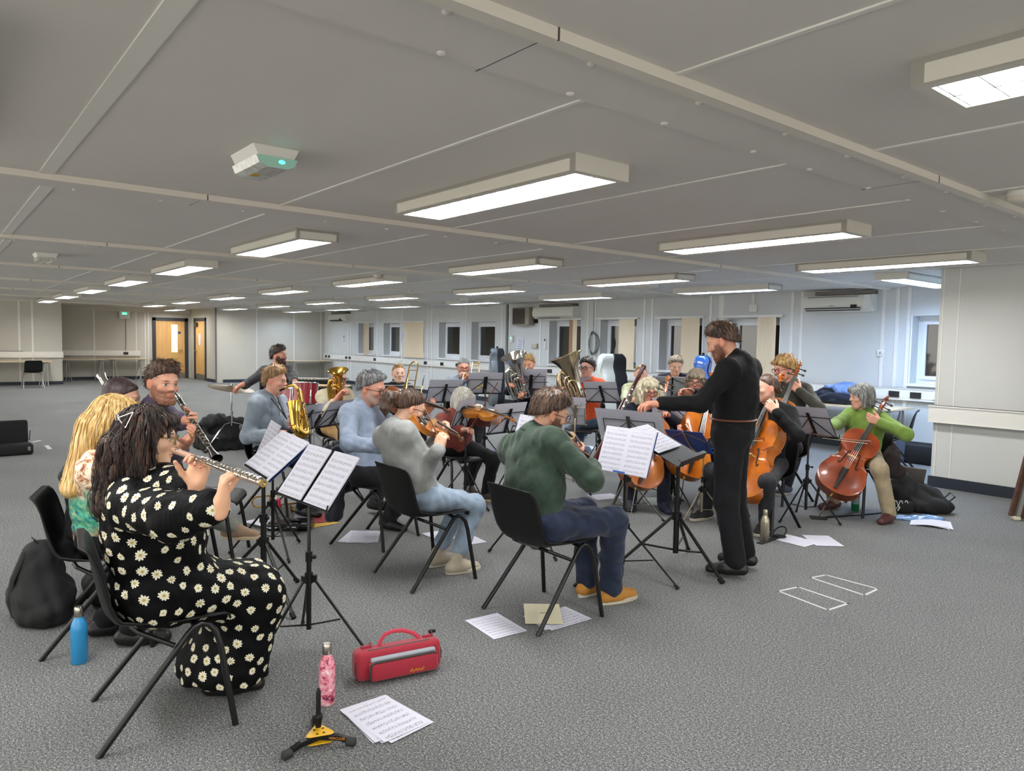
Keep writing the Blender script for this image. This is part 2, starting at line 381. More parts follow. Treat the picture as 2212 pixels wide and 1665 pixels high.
sockets(tr, [(-24.2, 'b'), (-23.95, 'b'), (-23.2, 'w'), (-23.0, 'w'), (-22.6, 'b'), (-22.35, 'b'), (-22.0, 'w'), (-21.8, 'w'), (-20.6, 'b'), (-20.0, 'w'), (-19.8, 'w'), (-19.0, 'w'), (-18.7, 'w'), (-17.6, 'b'), (-17.3, 'w'), (-17.0, 'w'), (-16.75, 'b'), (-16.0, 'b'), (-15.6, 'w'), (-15.4, 'w'), (-15.2, 'w'), (-14.3, 'w'), (-14.1, 'w'), (-12.3, 'b'), (-9.2, 'b'), (-7.2, 'w'), (-6.0, 'w'), (-5.75, 'w'), (-4.72, 'b'), (-4.42, 'b'), (-4.12, 'w'), (-3.85, 'w'), (-3.6, 'w')], True, YW)
tr = trunk('dado_trunking', 'white trunking on the far left wall above the table with the black chair', -2, 3.2, False, XL, None)
sockets(tr, [(1.7, 'w'), (2.0, 'w'), (2.35, 'w'), (2.6, 'w'), (2.85, 'w')], False, XL)
tr = trunk('dado_trunking', 'white trunking in the far recess below the exit sign cable', 3.25, 5.75, False, XB, None)
sockets(tr, [(3.35, 'b'), (3.6, 'w'), (3.85, 'w'), (5.3, 'b')], False, XB)
w = MB(); w.box2((XC-.03, YC-.075, .735), (4, YC, .925)); w.box2((XC-.035, YC-.085, .91), (4, YC, .925)); w.box2((XC-.035, YC-.082, .735), (4, YC, .742))
tag(w.build('dado_trunking', TRIMW, smooth=0), 'large white boxed trunking across the store room wall at right', 'trunking')
# air conditioners
def aircon(x0, x1, z0, z1, lab, kind):
    cx = (x0+x1)/2; W = x1-x0; H = z1-z0; t = thing('air_conditioner', lab, 'air conditioner', (cx, YW, z0))
    prof = [(0, .02), (-.12, 0), (-.2, .06), (-.215, H*.5), (-.19, H-.02), (-.17, H), (0, H)]
    m = MB(); m.prism(prof, -W/2, W/2, B=np.array([[0, 1, 0], [0, 0, 1], [1, 0, 0]])); m.build('casing', mat('air conditioner white', 'd4d2c6', .35), t, smooth=50, bevel=.006)
    if kind == 'full':
        MB().box((-.05*W, -.205, .055), (W*.8, .022, .02)).box((-.05*W, -.19, .025), (W*.78, .03, .018)).build('air_outlet', mat('outlet black', '101010', .5), t, smooth=0)
        MB().box((-.05*W, -.216, .04), (W*.8, .02, .008)).build('flap', WHITE, t, smooth=0)
        MB().box((W*.26, -.217, .078), (.09, .012, .055)).build('display', BLACK, t, smooth=0)
        MB().box((-.05*W, -.2, H-.03), (W*.72, .012, .012)).build('intake_slot', mat('slot grey', '6f6e66', .5), t, smooth=0)
        m = MB(); m.tube([(-W*.49+W*.82*u, -.216, H*.55+.02*math.sin(u*5+3.4)) for u in np.linspace(0, 1, 14)], .003, 5); m.build('accent_line', WHITE, t)
        MB().box((W*.44, -.212, H*.55), (W*.09, .012, H*.8)).build('end_panel', WHITE, t, smooth=0)
        MB().box((W*.25, -.218, .13), (.05, .003, .02)).build('yellow_sticker', mat('sticker yellow', 'd6d47a', .6), t, smooth=0)
        txt('brand_lettering', 'Haier', .03, (-.06, -.2175, .085), t, mat('letter grey', '3c3c3c', .5), (PI/2, 0, 0))
    else:
        MB().box((-.1*W, -.17, .012), (W*.5, .06, .012)).build('air_outlet', mat('outlet dark', '3a3834', .5), t, smooth=0)
        m = MB(); m.box((W*.25, -.19, -.005), (W*.3, .06, .006), rotx(.15)); m.build('open_flap', WHITE, t, smooth=0)
        if kind == 'dark': MB().box((-.05*W, -.2, .04), (W*.7, .03, .03)).box((W*.2, -.21, .08), (.1, .01, .05)).build('display', BLACK, t, smooth=0)
    MB().box((.1, -.1, H+.03), (W*.8, .2, .05)).build('gap_shade_block', mat('gap shade', '6b655c', .7), t, smooth=0)  # dark block stands in for the shade in the gap above the casing
def txt(name, s, size, loc, parent, m, rot=(PI/2, 0, 0), extrude=.0006, align='CENTER'):
    c = bpy.data.curves.new(name, 'FONT'); c.body = s; c.size = size; c.extrude = extrude; c.align_x = align
    o0 = bpy.data.objects.new(name, c); COL.objects.link(o0); bpy.context.view_layer.update(); me = bpy.data.meshes.new_from_object(o0.evaluated_get(bpy.context.evaluated_depsgraph_get())); bpy.data.objects.remove(o0)
    me.materials.clear(); me.materials.append(m); o = bpy.data.objects.new(name, me); COL.objects.link(o); o.rotation_euler = rot; o.location = tuple(float(v) for v in loc)
    if parent is not None: o.parent = parent; CHILD.setdefault(parent.name, []).append(o)
    return o
aircon(-6.15, -5.05, 2.1, 2.36, 'white wall air conditioner with black outlet above the green jumper cellist', 'full')
aircon(-12.8, -11.45, 2.07, 2.34, 'plain white wall air conditioner with drooping flap next to the brown fan box', 'plain')
aircon(-23.75, -22.4, 2.1, 2.36, 'small-looking white wall air conditioner near the far corner with dark outlet', 'dark')
t = thing('extractor_fan', 'brown square extractor fan box high on window wall', 'fan', (-13.25, YW, 2.14))
MB().rbox((0, -.09, 0), (.62, .2, .42), .02).build('housing', mat('fan beige', '8f8676', .5), t)
MB().box((-.06, -.195, 0), (.44, .01, .36)).build('grille', mat('fan brown', '3b332c', .6), t, smooth=0)
m = MB()
for i in range(8): m.box((-.06, -.2, -.15+.043*i), (.42, .012, .008))
for i in range(6): m.box((-.22+.064*i, -.2, 0), (.006, .012, .34))
m.build('slats', mat('fan slat', '584d43', .6), t, smooth=0)
MB().box((.37, -.02, -.1), (.10, .04, .12)).build('isolator_switch', BLACK, t, smooth=0)
# wall bits
t = thing('hanging_cable', 'coiled grey cable hanging from the ceiling beside the brown blind', 'cable', (-10.95, YW-.06, 2.42))
m = MB(); m.tube([(0, 0, 0), (.005, 0, -.3), (0, 0, -.6)], .006, 6); m.build('drop', mat('cable grey', '5f5f58', .6), t)
m = MB()
for k in range(5): m.tube([((.10+.02*k)*math.sin(a)*.9, -.02+.012*k, -.88+(.26-.012*k)*math.cos(a)) for a in np.linspace(0, 2*PI, 22, endpoint=False)], .006, 6, closed=True)
m.build('coil', mat('cable grey', '5f5f58', .6), t)
tag(MB().box((-13.95, YW-.03, 1.715), (.05, .05, 1.46)).build('conduit', mat('conduit grey', '85867f', .5), smooth=0), 'grey vertical conduit beside the grey cello case', 'conduit')
t = thing('call_point', 'small box with green light on conduit by grey cello case', 'sensor', (-13.75, YW-.03, 1.6)); MB().rbox((0, 0, 0), (.1, .06, .16), .01).build('box', WHITE, t)
MB().ball((-.01, -.035, .02), .015).build('green_light', emit('green led', '3fd89a', 3), t)
for (x, z, lab, h) in ((-13.45, 1.47, 'white paper notice taped beside grey cello case on window wall', .3), (-19.0, 1.6, 'white paper notice left of the closed blind', .3)):
    t = thing('paper_notice', lab, 'notice', (x, YW-.014, z)); MB().box((0, 0, 0), (.24, .002, h)).build('sheet', PAPER, t, smooth=0)
    m = MB()
    for i in range(5): m.box((random.uniform(-.02, .02), -.002, h*.36-i*h*.17), (.16, .001, .012))
    m.build('print', mat('print grey', '77777a', .8), t, smooth=0)
tag(MB().rbox((-12.9, YW-.03, 1.45), (.2, .05, .11), .01).build('thermostat', mat('beige plastic', 'b6b09c', .5)), 'beige plastic box on wall above blond tuba player', 'thermostat')
t = thing('wall_switch', 'slim white remote holder on wall between tubas', 'switch', (-12.55, YW-.012, 1.5)); MB().rbox((0, 0, 0), (.07, .03, .27), .008).build('plate', WHITE, t); MB().box((0, -.018, .09), (.035, .006, .05)).build('screen', BLACK, t, smooth=0)
t = thing('wall_switch', 'small white switch on wall above folded coats', 'switch', (-4.97, YW-.012, 1.48)); MB().rbox((0, 0, 0), (.1, .03, .1), .008).build('plate', WHITE, t); MB().box((0, -.018, 0), (.02, .006, .04)).build('rocker', mat('rocker grey', '8d8d88', .5), t, smooth=0)
t = thing('wall_socket', 'white wall socket near ceiling with drop conduit above conductor', 'socket', (-7.15, YW-.02, 2.2)); MB().rbox((0, 0, 0), (.15, .03, .14), .008).build('plate', WHITE, t); MB().box((0, 0, .16), (.05, .03, .18)).build('conduit', WHITE, t, smooth=0)
t = thing('room_sign', 'small white sign with dark print near the far corner', 'sign', (-22.9, YW-.014, 1.53)); MB().box((0, 0, 0), (.14, .004, .26)).build('plate', PAPER, t, smooth=0); MB().box((0, -.004, .05), (.05, .002, .1)).box((0, -.004, -.08), (.05, .002, .04)).build('print', mat('print grey', '44444a', .8), t, smooth=0)
# doors
OAK = NT('light oak door'); OAK.set(.45); OAK.base(OAK.ramp(OAK.noise(1.2, 4, sc=(14, 14, .8)), [(.3, 'c9995a'), (.7, 'dcb072')])); OAK = OAK.m
DFR = mat('dark door frame', '33353a', .5)
w = MB(); y0, y1 = D1
for a, b in (((XB-.06, y0-.02, 0), (XB+.03, y0+.09, DZ)), ((XB-.06, y1-.09, 0), (XB+.03, y1+.02, DZ)), ((XB-.06, y0-.02, DZ-.09), (XB+.03, y1+.02, DZ+.02))): w.box2(a, b)
d = struct('door_1', w, DFR, smooth=0)
MB().box2((XB-.05, y0+.09, .01), (XB-.005, y1-.09, DZ-.09)).build('door_leaf', OAK, d, smooth=0)
MB().box2((XB-.004, y0+.60, .93), (XB+.004, y0+.80, 1.90)).build('glass_panel', emit('lit glass', 'ece3a4', .75), d, smooth=0)
MB().box2((XB-.004, y0+.61, .12), (XB+.002, y0+.79, .9)).build('lower_panel', mat('oak panel', 'c9a765', .5), d, smooth=0)
MB().box2((XB-.004, y0+.1, .02), (XB+.006, y1-.1, .2)).build('kick_plate', STEEL, d, smooth=0)
MB().cyl((XB, y1-.2, 1.0), (XB+.05, y1-.2, 1.0), .02).box((XB+.05, y1-.26, 1.0), (.02, .14, .025)).build('handle', STEEL, d)
m = MB(); m.cyl((XB, y1-.27, 1.62), (XB+.006, y1-.27, 1.62), .05); m.build('fire_door_sign', mat('sign blue', '2b4a86', .5), d)
w = MB(); x0, x1 = D2
for a, b in (((x0-.02, 7.37, 0), (x0+.1, 7.46, DZ)), ((x1-.1, 7.37, 0), (x1+.02, 7.46, DZ)), ((x0-.02, 7.37, DZ-.09), (x1+.02, 7.46, DZ+.02))): w.box2(a, b)
d = struct('door_2', w, DFR, smooth=0)
MB().box2((x0+.1, 7.405, .01), (x1-.1, 7.45, DZ-.09)).build('door_leaf', OAK, d, smooth=0)
MB().box2((x0+.1, 7.395, .02), (x1-.1, 7.405, .2)).build('kick_plate', STEEL, d, smooth=0)
MB().box2((x0+.45, 7.398, 1.2), (x0+.7, 7.404, 1.6)).build('notice', PAPER, d, smooth=0)
MB().box2((x0+.12, 7.34, 1.85), (x0+.4, 7.4, 1.98)).build('door_closer', mat('closer', '2e2b26', .5), d, smooth=0)
MB().cyl((x0+.2, 7.34, 1.0), (x0+.2, 7.4, 1.0), .02).box((x0+.26, 7.34, 1.0), (.14, .02, .025)).build('handle', STEEL, d)
t = thing('exit_light', 'small white emergency sign with green light on recess wall', 'exit light', (XB+.05, 5.27, 2.2))
MB().rbox((0, 0, 0), (.1, .34, .3), .02).build('housing', WHITE, t); MB().box((.055, 0, .03), (.01, .14, .07)).build('green_panel', emit('exit green', '49d58a', 1.6), t, smooth=0)
m = MB(); m.tube([(-.03, .05, -.15), (-.03, .05, -.9), (-.03, .04, -1.28), (-.03, -.1, -1.33), (-.03, -1.55, -1.32)], .008, 6)
m.tube([(-.03, -1.55-.13+.13*math.cos(a), -1.36+.06*math.sin(a)) for a in np.linspace(0, 2*PI, 16, endpoint=False)], .008, 6, closed=True); m.build('cable', mat('cable dark', '55504a', .6), t)
tag(MB().box((XL+.015, 1.0, .985), (.03, 2.4, .015)).build('wall_rail', mat('rail grey', '6e6a63', .5), smooth=0), 'thin dark rail on the far left wall above the trunking', 'rail')
# ------------------------------------------------------------------ ceiling lights
LIGHTM = mat('light box grey white', 'cfcbbf', .45)
TUBE = [emit('lit louvre white', 'ffffff', 1.0), emit('lit louvre cool', 'd6e7ff', 1.0), emit('lit louvre blue', 'bcd7ff', 1.0)]
LSTR = 20.0
for m_, k_ in zip(TUBE, (1, 1, 2.5)): m_.node_tree.nodes['Principled BSDF'].inputs['Emission Strength'].default_value = LSTR*k_
LOUV = mat('louvre aluminium', '8f949c', .4, .5)
HL, HW, HH = .85, .185, .085
def make_light():
    t = thing('ceiling_light', '', 'ceiling light')
    m = MB(); b = .045
    m.box((0, 0, -.01), (2*HL, 2*HW, .02))
    for s in (-1, 1): m.box((0, s*(HW-.012), -HH/2), (2*HL, .024, HH)); m.box((s*(HL-.02), 0, -HH/2), (.04, 2*HW, HH)); m.box((0, s*(HW-b/2), -HH+.003), (2*HL, b, .006)); m.box((s*(HL-b/2), 0, -HH+.003), (b, 2*HW, .006))
    m.build('housing', LIGHTM, t, smooth=0)
    MB().box((0, 0, -.062), (2*HL-.09, 2*HW-.09, .006)).build('diffuser', TUBE[0], t, smooth=0)
    m = MB()
    m.box((0, 0, -HH+.010), (2*HL-.09, .008, .016))
    for x in np.linspace(-HL+.06, HL-.06, 15): m.box((x, 0, -HH+.010), (.004, 2*HW-.09, .016))
    m.build('louvre', LOUV, t, smooth=0)
    return t
L0 = make_light(); used = False
YL = [2.58, 5.2, 7.5, 9.55]
ROWN = ['row nearest the left wall', 'second row from the left', 'third row from the left', 'row along the windows']
def bayname(i): return ['beyond the first ceiling strip', 'behind the second ceiling strip', 'behind the third ceiling strip', 'in the fourth bay back', 'in the fifth bay back', 'in the sixth bay back', 'in the farthest bay'][i]
LP = []
for i in range(7):
    for j, y in enumerate(YL):
        x = -3.36-3.28*i
        if i == 0 and j == 3: continue
        LP.append((x, y, 0., 'lit ceiling light %s, %s' % (bayname(i), ROWN[j])))
LP += [(-.17, 2.58, 0., 'large-looking lit ceiling light cut by the right edge of photo'), (-3.88, 9.72, PI/2, 'lit ceiling light turned crosswise beside the store room wall'),
       (-26.2, 6.55, 0., 'lit ceiling light inside the far recess before the oak doors'), (-.17, 5.2, 0, ''), (-.17, -.1, 0, ''), (-3.36, -.1, 0, ''), (-6.64, -.6, 0, ''), (3.1, 2.58, 0, ''), (3.1, -.1, 0, ''), (-.17, -2.6, 0, ''), (-6.64, -3., 0, ''), (-13.2, -1.2, 0, ''), (-19.8, -1.2, 0, '')]
for x, y, rz, lab in LP:
    lab = lab or 'lit ceiling light out of view behind the photographer'
    o = L0 if not used else dup(L0)
    used = True; o.location = (x, y, CEIL); o.rotation_euler = (0, 0, rz); o['label'] = lab; o['group'] = 'ceiling lights'
    if 'windows' in lab or 'crosswise' in lab:
        for c in CHILD[o.name]:
            if c.name.startswith('diffuser'): c.data = c.data.copy(); c.data.materials[0] = TUBE[1] if 'windows' in lab else TUBE[2]
# emergency luminaires and smoke detectors
def emergency(x, y, lab, green=True, rz=0.):
    t = thing('emergency_light', lab, 'emergency light', (x, y, CEIL), rz)
    m = MB(); m.prism([(-.11, 0), (.11, 0), (.085, .0), (.085, 0)][:2]+[(.085, -.05), (-.085, -.05)], -.16, .16, B=np.array([[0, 1, 0], [0, 0, 1], [1, 0, 0]])); m.build('base', WHITE, t, smooth=0)
    m = MB(); m.prism([(-.1, -.05), (.1, -.05), (.085, -.085), (.05, -.1), (-.05, -.1), (-.085, -.085)], -.17, .17, B=np.array([[0, 1, 0], [0, 0, 1], [1, 0, 0]])); m.build('clear_cover', mat('clear ribbed plastic', 'b9bbb4', .15, var=.25, vs=30, spec=.8), t, smooth=0)
    if green:
        m = MB(); m.ball((.165, .02, -.07), (.012, .03, .018)); m.build('green_lamp', emit('green lamp', '25e8c0', 6), t)
        m = MB(); m.prism([(-.095, -.05), (.095, -.05), (.08, -.085), (.045, -.099), (-.045, -.099), (-.08, -.085)], .17, .175, B=np.array([[0, 1, 0], [0, 0, 1], [1, 0, 0]])); m.build('green_end', mat('greenish end', '9fcdbd', .2), t, smooth=0)
        MB().box((-.05, -.03, -.1015), (.06, .04, .002)).build('yellow_sticker', mat('sticker', 'b99a2e', .6), t, smooth=0)
emergency(-3.57, 1.31, 'white emergency light with glowing green end on the near ceiling')
for (px, py, lab) in ((98, 558, 'small clear emergency light on the ceiling at far left'), (690+320, 649, 'small clear emergency light over the trombone player'), (1395, 622, 'small clear emergency light above the window with fan grille reflection')):
    p = atz(px, py, CEIL-.05); emergency(p[0], p[1], lab, False)
def detector(p, lab):
    t = thing('smoke_detector', lab, 'smoke detector', (p[0], p[1], CEIL))
    m = MB(); m.lathe([(.055, 0), (.058, -.02), (.05, -.028)], n=20); m.build('base', WHITE, t)
    m = MB(); m.lathe([(.045, -.028), (.046, -.05), (.03, -.062), (.0, -.064)], n=20)
    for k in range(14): a = k*PI/7; m.box((.046*math.cos(a), .046*math.sin(a), -.04), (.006, .004, .02), rotz(a))
    m.build('vent', mat('detector cream', 'cfc9ba', .5), t)
detector(atz(2199, 425, CEIL-.03), 'round white smoke detector at the right edge of ceiling')
detector(atz(815, 598, CEIL-.03), 'white smoke detector in front of a middle ceiling light'); detector(atz(800, 653, CEIL-.02), 'flat dark smoke detector near the far window wall lights')
# ------------------------------------------------------------------ tables along the walls
TOP = mat('pale table top', 'cbb89a', .5); GREYM = mat('grey metal', 'a7a49c', .4, .3)
def table(x, y, L, Wd, rz, lab, H=.72, ends=2):
    t = thing('folding_table', lab, 'table', (x, y, 0), rz, 'tables along the walls')
    MB().box((0, 0, H-.012), (L, Wd, .024)).build('tabletop', TOP, t, smooth=0)
    for sx in (-1, 1):
        m = MB(); X = sx*(L/2-.12)
        m.tube([(X, -Wd/2+.06, 0), (X-sx*.02, -Wd/2+.05, H-.06), (X-sx*.02, -Wd/2+.09, H-.025), (X-sx*.02, Wd/2-.09, H-.025), (X-sx*.02, Wd/2-.05, H-.06), (X, Wd/2-.06, 0)], .016, 8); m.build('leg', GREYM, t)
        m = MB(); m.tube([(X-sx*.16, -Wd/2+.06, 0), (X-sx*.06, -Wd/2+.05, H-.06), (X-sx*.06, Wd/2-.05, H-.06), (X-sx*.16, Wd/2-.06, 0)], .012, 8); m.build('brace', GREYM, t)
table(XL+.42, 1.9, 1.9, .7, PI/2, 'pale table on far left wall behind the black chair')
table(XL+.42, -.3, 2.0, .7, PI/2, 'pale table continuing along far left wall at the photo edge')
table(XB+.45, 3.98, 1.3, .7, PI/2, 'short pale table in recess nearest the wall corner', .7); table(XB+.45, 5.26, 1.2, .7, PI/2, 'pale table in recess below the exit sign', .72)
table(XF+.42, 10.35, 1.5, .7, PI/2, 'pale table against end wall behind the drummer', .74)
table(-5.35, YW-.47, 1.9, .7, 0, 'pale table under air conditioner holding folded coats', .71)
# world: even fill added to lift the ceiling, entering the open sides of the shell
wd = bpy.data.worlds.new('ceiling_fill'); SC.world = wd; wd.use_nodes = True
bg = wd.node_tree.nodes['Background']; bg.inputs[0].default_value = lin('d6d2ca'); bg.inputs[1].default_value = 2.0
# ------------------------------------------------------------------ smooth-blended bodies
def _prim(p, P):
    t = p[0]
    if t == 'cap':
        _, a, b, ra, rb = p[:5]; ab = b-a; L = max(float(ab@ab), 1e-9)
        q = P-a; h = np.clip((q@ab)/L, 0, 1)
        return np.sqrt(((q-h[..., None]*ab)**2).sum(-1))-(ra+(rb-ra)*h)
    if t == 'ell':
        _, c, r, R = p[:4]; q = (P-c)@R.T
        k0 = np.sqrt(((q/r)**2).sum(-1)); k1 = np.sqrt(((q/(r*r))**2).sum(-1))+1e-9
        return k0*(k0-1)/k1
    if t == 'half':                                        # keep the side where n.p < c
        _, n, c = p[:3]; return P@n-c
    if t == 'box':
        _, c, hs, R, r = p[:5]; q = np.abs((P-c)@R.T)-(hs-r)
        return np.sqrt((np.maximum(q, 0)**2).sum(-1))+np.minimum(q.max(-1), 0)-r
def _bb(p):
    if p[0] == 'cap': r = max(p[3], p[4]); return np.minimum(p[1], p[2])-r, np.maximum(p[1], p[2])+r
    if p[0] == 'ell': e = np.sqrt(((p[3]*p[2][:, None])**2).sum(0)); return p[1]-e, p[1]+e
    if p[0] == 'box': e = np.abs(p[3].T)@p[2]; return p[1]-e, p[1]+e
    return None
def cap(a, b, ra, rb=None, k=.03, op=1): return ('cap', np.asarray(a, float), np.asarray(b, float), ra, ra if rb is None else rb, k, op)
def ell(c, r, R=None, k=.03, op=1): return ('ell', np.asarray(c, float), np.asarray(r, float), np.eye(3) if R is None else np.asarray(R, float), k, op)
def half(n, c, k=.01): return ('half', nrm(n), float(c), k, 0)
def sbox(c, hs, R=None, r=.01, k=.02, op=1): return ('box', np.asarray(c, float), np.asarray(hs, float), np.eye(3) if R is None else np.asarray(R, float), r, k, op)
def sdf_mesh(prims, h, warp=None, extra=.0):
    """blend the primitives in order on a grid and extract the zero surface (naive surface nets)"""
    bbs = [_bb(p) for p in prims if p[-1] == 1]
    lo = np.min([b[0] for b in bbs], 0)-2.5*h-extra; hi = np.max([b[1] for b in bbs], 0)+2.5*h+extra
    n = np.ceil((hi-lo)/h).astype(int)+1
    D = np.full(n, .3, np.float32); ax = [lo[i]+h*np.arange(n[i]) for i in range(3)]
    for p in prims:
        k, op = p[-2], p[-1]
        if op == 0: sl = (slice(None),)*3
        else:
            b = _bb(p); pad = k+3*h+extra
            i0 = np.clip(np.floor((b[0]-pad-lo)/h).astype(int), 0, n-1); i1 = np.clip(np.ceil((b[1]+pad-lo)/h).astype(int)+1, 1, n)
            if np.any(i1 <= i0): continue
            sl = tuple(slice(i0[i], i1[i]) for i in range(3))
        P = np.stack(np.meshgrid(*[ax[i][sl[i]] for i in range(3)], indexing='ij'), -1)
        d = _prim(p, P); o = D[sl]
        if op == 1: q = np.maximum(k-np.abs(o-d), 0)/max(k, 1e-6); D[sl] = np.minimum(o, d)-q*q*k/4
        elif op == -1: q = np.maximum(k-np.abs(o+d), 0)/max(k, 1e-6); D[sl] = np.maximum(o, -d)+q*q*k/4
        else: q = np.maximum(k-np.abs(o-d), 0)/max(k, 1e-6); D[sl] = np.maximum(o, d)+q*q*k/4
    if warp is not None:
        m = np.abs(D) < .045; idx = np.argwhere(m); D[m] += warp(lo+idx*h).astype(np.float32)
    return nets(D, lo, h)
def nets(D, lo, h):
    S = D < 0; a = [slice(None, -1), slice(1, None)]
    cnt = np.zeros(tuple(np.array(D.shape)-1), np.int8)
    for i in (0, 1):
        for j in (0, 1):
            for k in (0, 1): cnt += S[a[i], a[j], a[k]]
    act = (cnt > 0) & (cnt < 8); C = np.argwhere(act)
    if len(C) == 0: return np.zeros((0, 3)), np.zeros((0, 4), int)
    ids = np.full(act.shape, -1, np.int32); ids[act] = np.arange(len(C))
    acc = np.zeros((len(C), 3)); num = np.zeros(len(C))
    corners = [(i, j, k) for i in (0, 1) for j in (0, 1) for k in (0, 1)]
    val = {c: D[C[:, 0]+c[0], C[:, 1]+c[1], C[:, 2]+c[2]] for c in corners}
    for c in corners:
        for x in range(3):
            if c[x]: continue
            e = list(c); e[x] = 1; v0, v1 = val[c], val[tuple(e)]; cr = (v0 < 0) != (v1 < 0)
            t = np.where(cr, v0/np.where(cr, v0-v1, 1), 0)
            pt = np.tile(np.array(c, float), (len(C), 1)); pt[:, x] += t
            acc[cr] += pt[cr]; num[cr] += 1
    V = lo+(C+acc/num[:, None])*h; Q = []
    for x in range(3):
        y, z = (x+1) % 3, (x+2) % 3
        A = S[tuple(slice(None, -1) if i == x else slice(None) for i in range(3))]; B = S[tuple(slice(1, None) if i == x else slice(None) for i in range(3))]
        E = np.argwhere(A != B); E = E[(E[:, y] > 0) & (E[:, z] > 0) & (E[:, y] < act.shape[y]) & (E[:, z] < act.shape[z])]
        if len(E) == 0: continue
        fl = A[E[:, 0], E[:, 1], E[:, 2]]
        def at(dy, dz): e = E.copy(); e[:, y] += dy; e[:, z] += dz; return ids[e[:, 0], e[:, 1], e[:, 2]]
        q = np.stack([at(-1, -1), at(0, -1), at(0, 0), at(-1, 0)], 1)
        q = np.where(fl[:, None], q, q[:, ::-1]); Q.append(q[(q >= 0).all(1)])
    return V, np.concatenate(Q) if Q else np.zeros((0, 4), int)
def relax(V, Q, it=1, f=.5):
    for _ in range(it):
        s = np.zeros_like(V); c = np.zeros(len(V))
        for i in range(4):
            for j in ((i+1) % 4, (i-1) % 4): np.add.at(s, Q[:, i], V[Q[:, j]]); np.add.at(c, Q[:, i], 1)
        V = V+f*(s/np.maximum(c, 1)[:, None]-V)
    return V
def npmesh(name, V, Q, mats, parent=None, org=(0, 0, 0), cols=None, mi=None):
    me = bpy.data.meshes.new(name); V = np.asarray(V, np.float32)-np.asarray(org, np.float32)
    me.vertices.add(len(V)); me.vertices.foreach_set('co', V.ravel()); k = Q.shape[1]
    me.loops.add(Q.size); me.loops.foreach_set('vertex_index', np.asarray(Q, np.int32).ravel())
    me.polygons.add(len(Q)); me.polygons.foreach_set('loop_start', np.arange(0, Q.size, k, dtype=np.int32))
    me.update(calc_edges=True); me.validate()
    for m in (mats if isinstance(mats, (list, tuple)) else [mats]): me.materials.append(m)
    if mi is not None: me.polygons.foreach_set('material_index', np.asarray(mi, np.int32))
    me.polygons.foreach_set('use_smooth', np.ones(len(me.polygons), bool))
    if cols is not None:
        at = me.color_attributes.new('Col', 'FLOAT_COLOR', 'POINT'); at.data.foreach_set('color', np.c_[cols, np.ones(len(cols))].astype(np.float32).ravel())
    return link(name, me, parent)
def wrinkle(amp, seed=0, wl=.075, aniso=(1, 1, 1)):
    r = np.random.default_rng(seed); W = [(nrm(r.normal(size=3))*np.array(aniso)*2*PI/(wl*r.uniform(.7, 1.5)), r.uniform(0, 6.28), r.normal(size=3)*9) for _ in range(5)]
    def f(P):
        s = np.zeros(len(P))
        for w, ph, q in W: s += 1-2*np.abs(np.sin(P@w*.5+ph+1.3*np.sin(P@q)))
        return amp*s/3
    return f
# ------------------------------------------------------------------ people
def skin_mat():
    t = NT('skin'); t.set(.5, spec=.35); a = t.n('ShaderNodeAttribute', attribute_name='Col')
    n = t.noise(60, 3); t.base(t.mix(t.math('MULTIPLY', n, .12), a.outputs['Color'], 'c06a55'))
    t.b.inputs['Subsurface Weight'].default_value = .06; t.b.inputs['Subsurface Radius'].default_value = (.02, .008, .004)
    t.bump(t.noise(300, 2), .06, .002); return t.m
SKIN = skin_mat()
def hair_mat(name, lo, mid, hi, sc=(70, 70, 7), rough=.42, vec=None):
    t = NT(name); t.set(rough, spec=.45); n = t.noise(1, 3, sc=sc); m = t.noise(9, 3)
    f = t.math('ADD', t.math('MULTIPLY', n, .75), t.math('MULTIPLY', m, .25))
    t.base(t.ramp(f, [(.34, lo), (.5, mid), (.66, hi)])); t.bump(n, .5, .008); return t.m
def head_prims(s=1., fat=1., ears=True):
    L = []
    def E(c, r, k=.03, op=1, R=None): L.append(ell(np.array(c)*s, np.array(r)*s, R, k*s, op))
    def C(a, b, ra, rb, k=.03, op=1): L.append(cap(np.array(a)*s, np.array(b)*s, ra*s, rb*s, k*s, op))
    E((0, -.012, .032), (.075*fat, .097, .086)); E((0, .020, -.022), (.063*fat, .072, .086), .03)
    C((0, .040, -.058), (0, .062, -.088), .045*fat, .026, .03)
    for x in (-1, 1):
        C((x*.050*fat, .002, -.045), (x*.020, .060, -.09), .018, .017, .03)
        E((x*.042, .060, -.020), (.022, .019, .016), .022)
    C((-.030, .082, .022), (.030, .082, .022), .011, .011, .02)
    for x in (-1, 1): E((x*.031, .100, .004), (.017, .014, .0105), .012, -1)
    C((0, .088, .014), (0, .107, -.020), .0075, .0105, .012)
    for x in (-1, 1): E((x*.0115, .098, -.0245), (.008, .009, .007), .008)
    for x in (-1, 1): E((x*.031, .0755, .004), (.0135, .0125, .0115), .002)
    E((0, .087, -.0525), (.023, .011, .006), .006); E((0, .086, -.064), (.019, .011, .0065), .006)
    if ears:
        for x in (-1, 1):
            a = x*.35; R = np.array([[math.cos(a), math.sin(a), 0], [-math.sin(a), math.cos(a), 0], [0, 0, 1]])
            E((x*.079*fat, -.010, -.006), (.007, .018, .031), .008, 1, R)
            E((x*.086*fat, -.006, -.002), (.004, .008, .016), .004, -1, R)
    return L
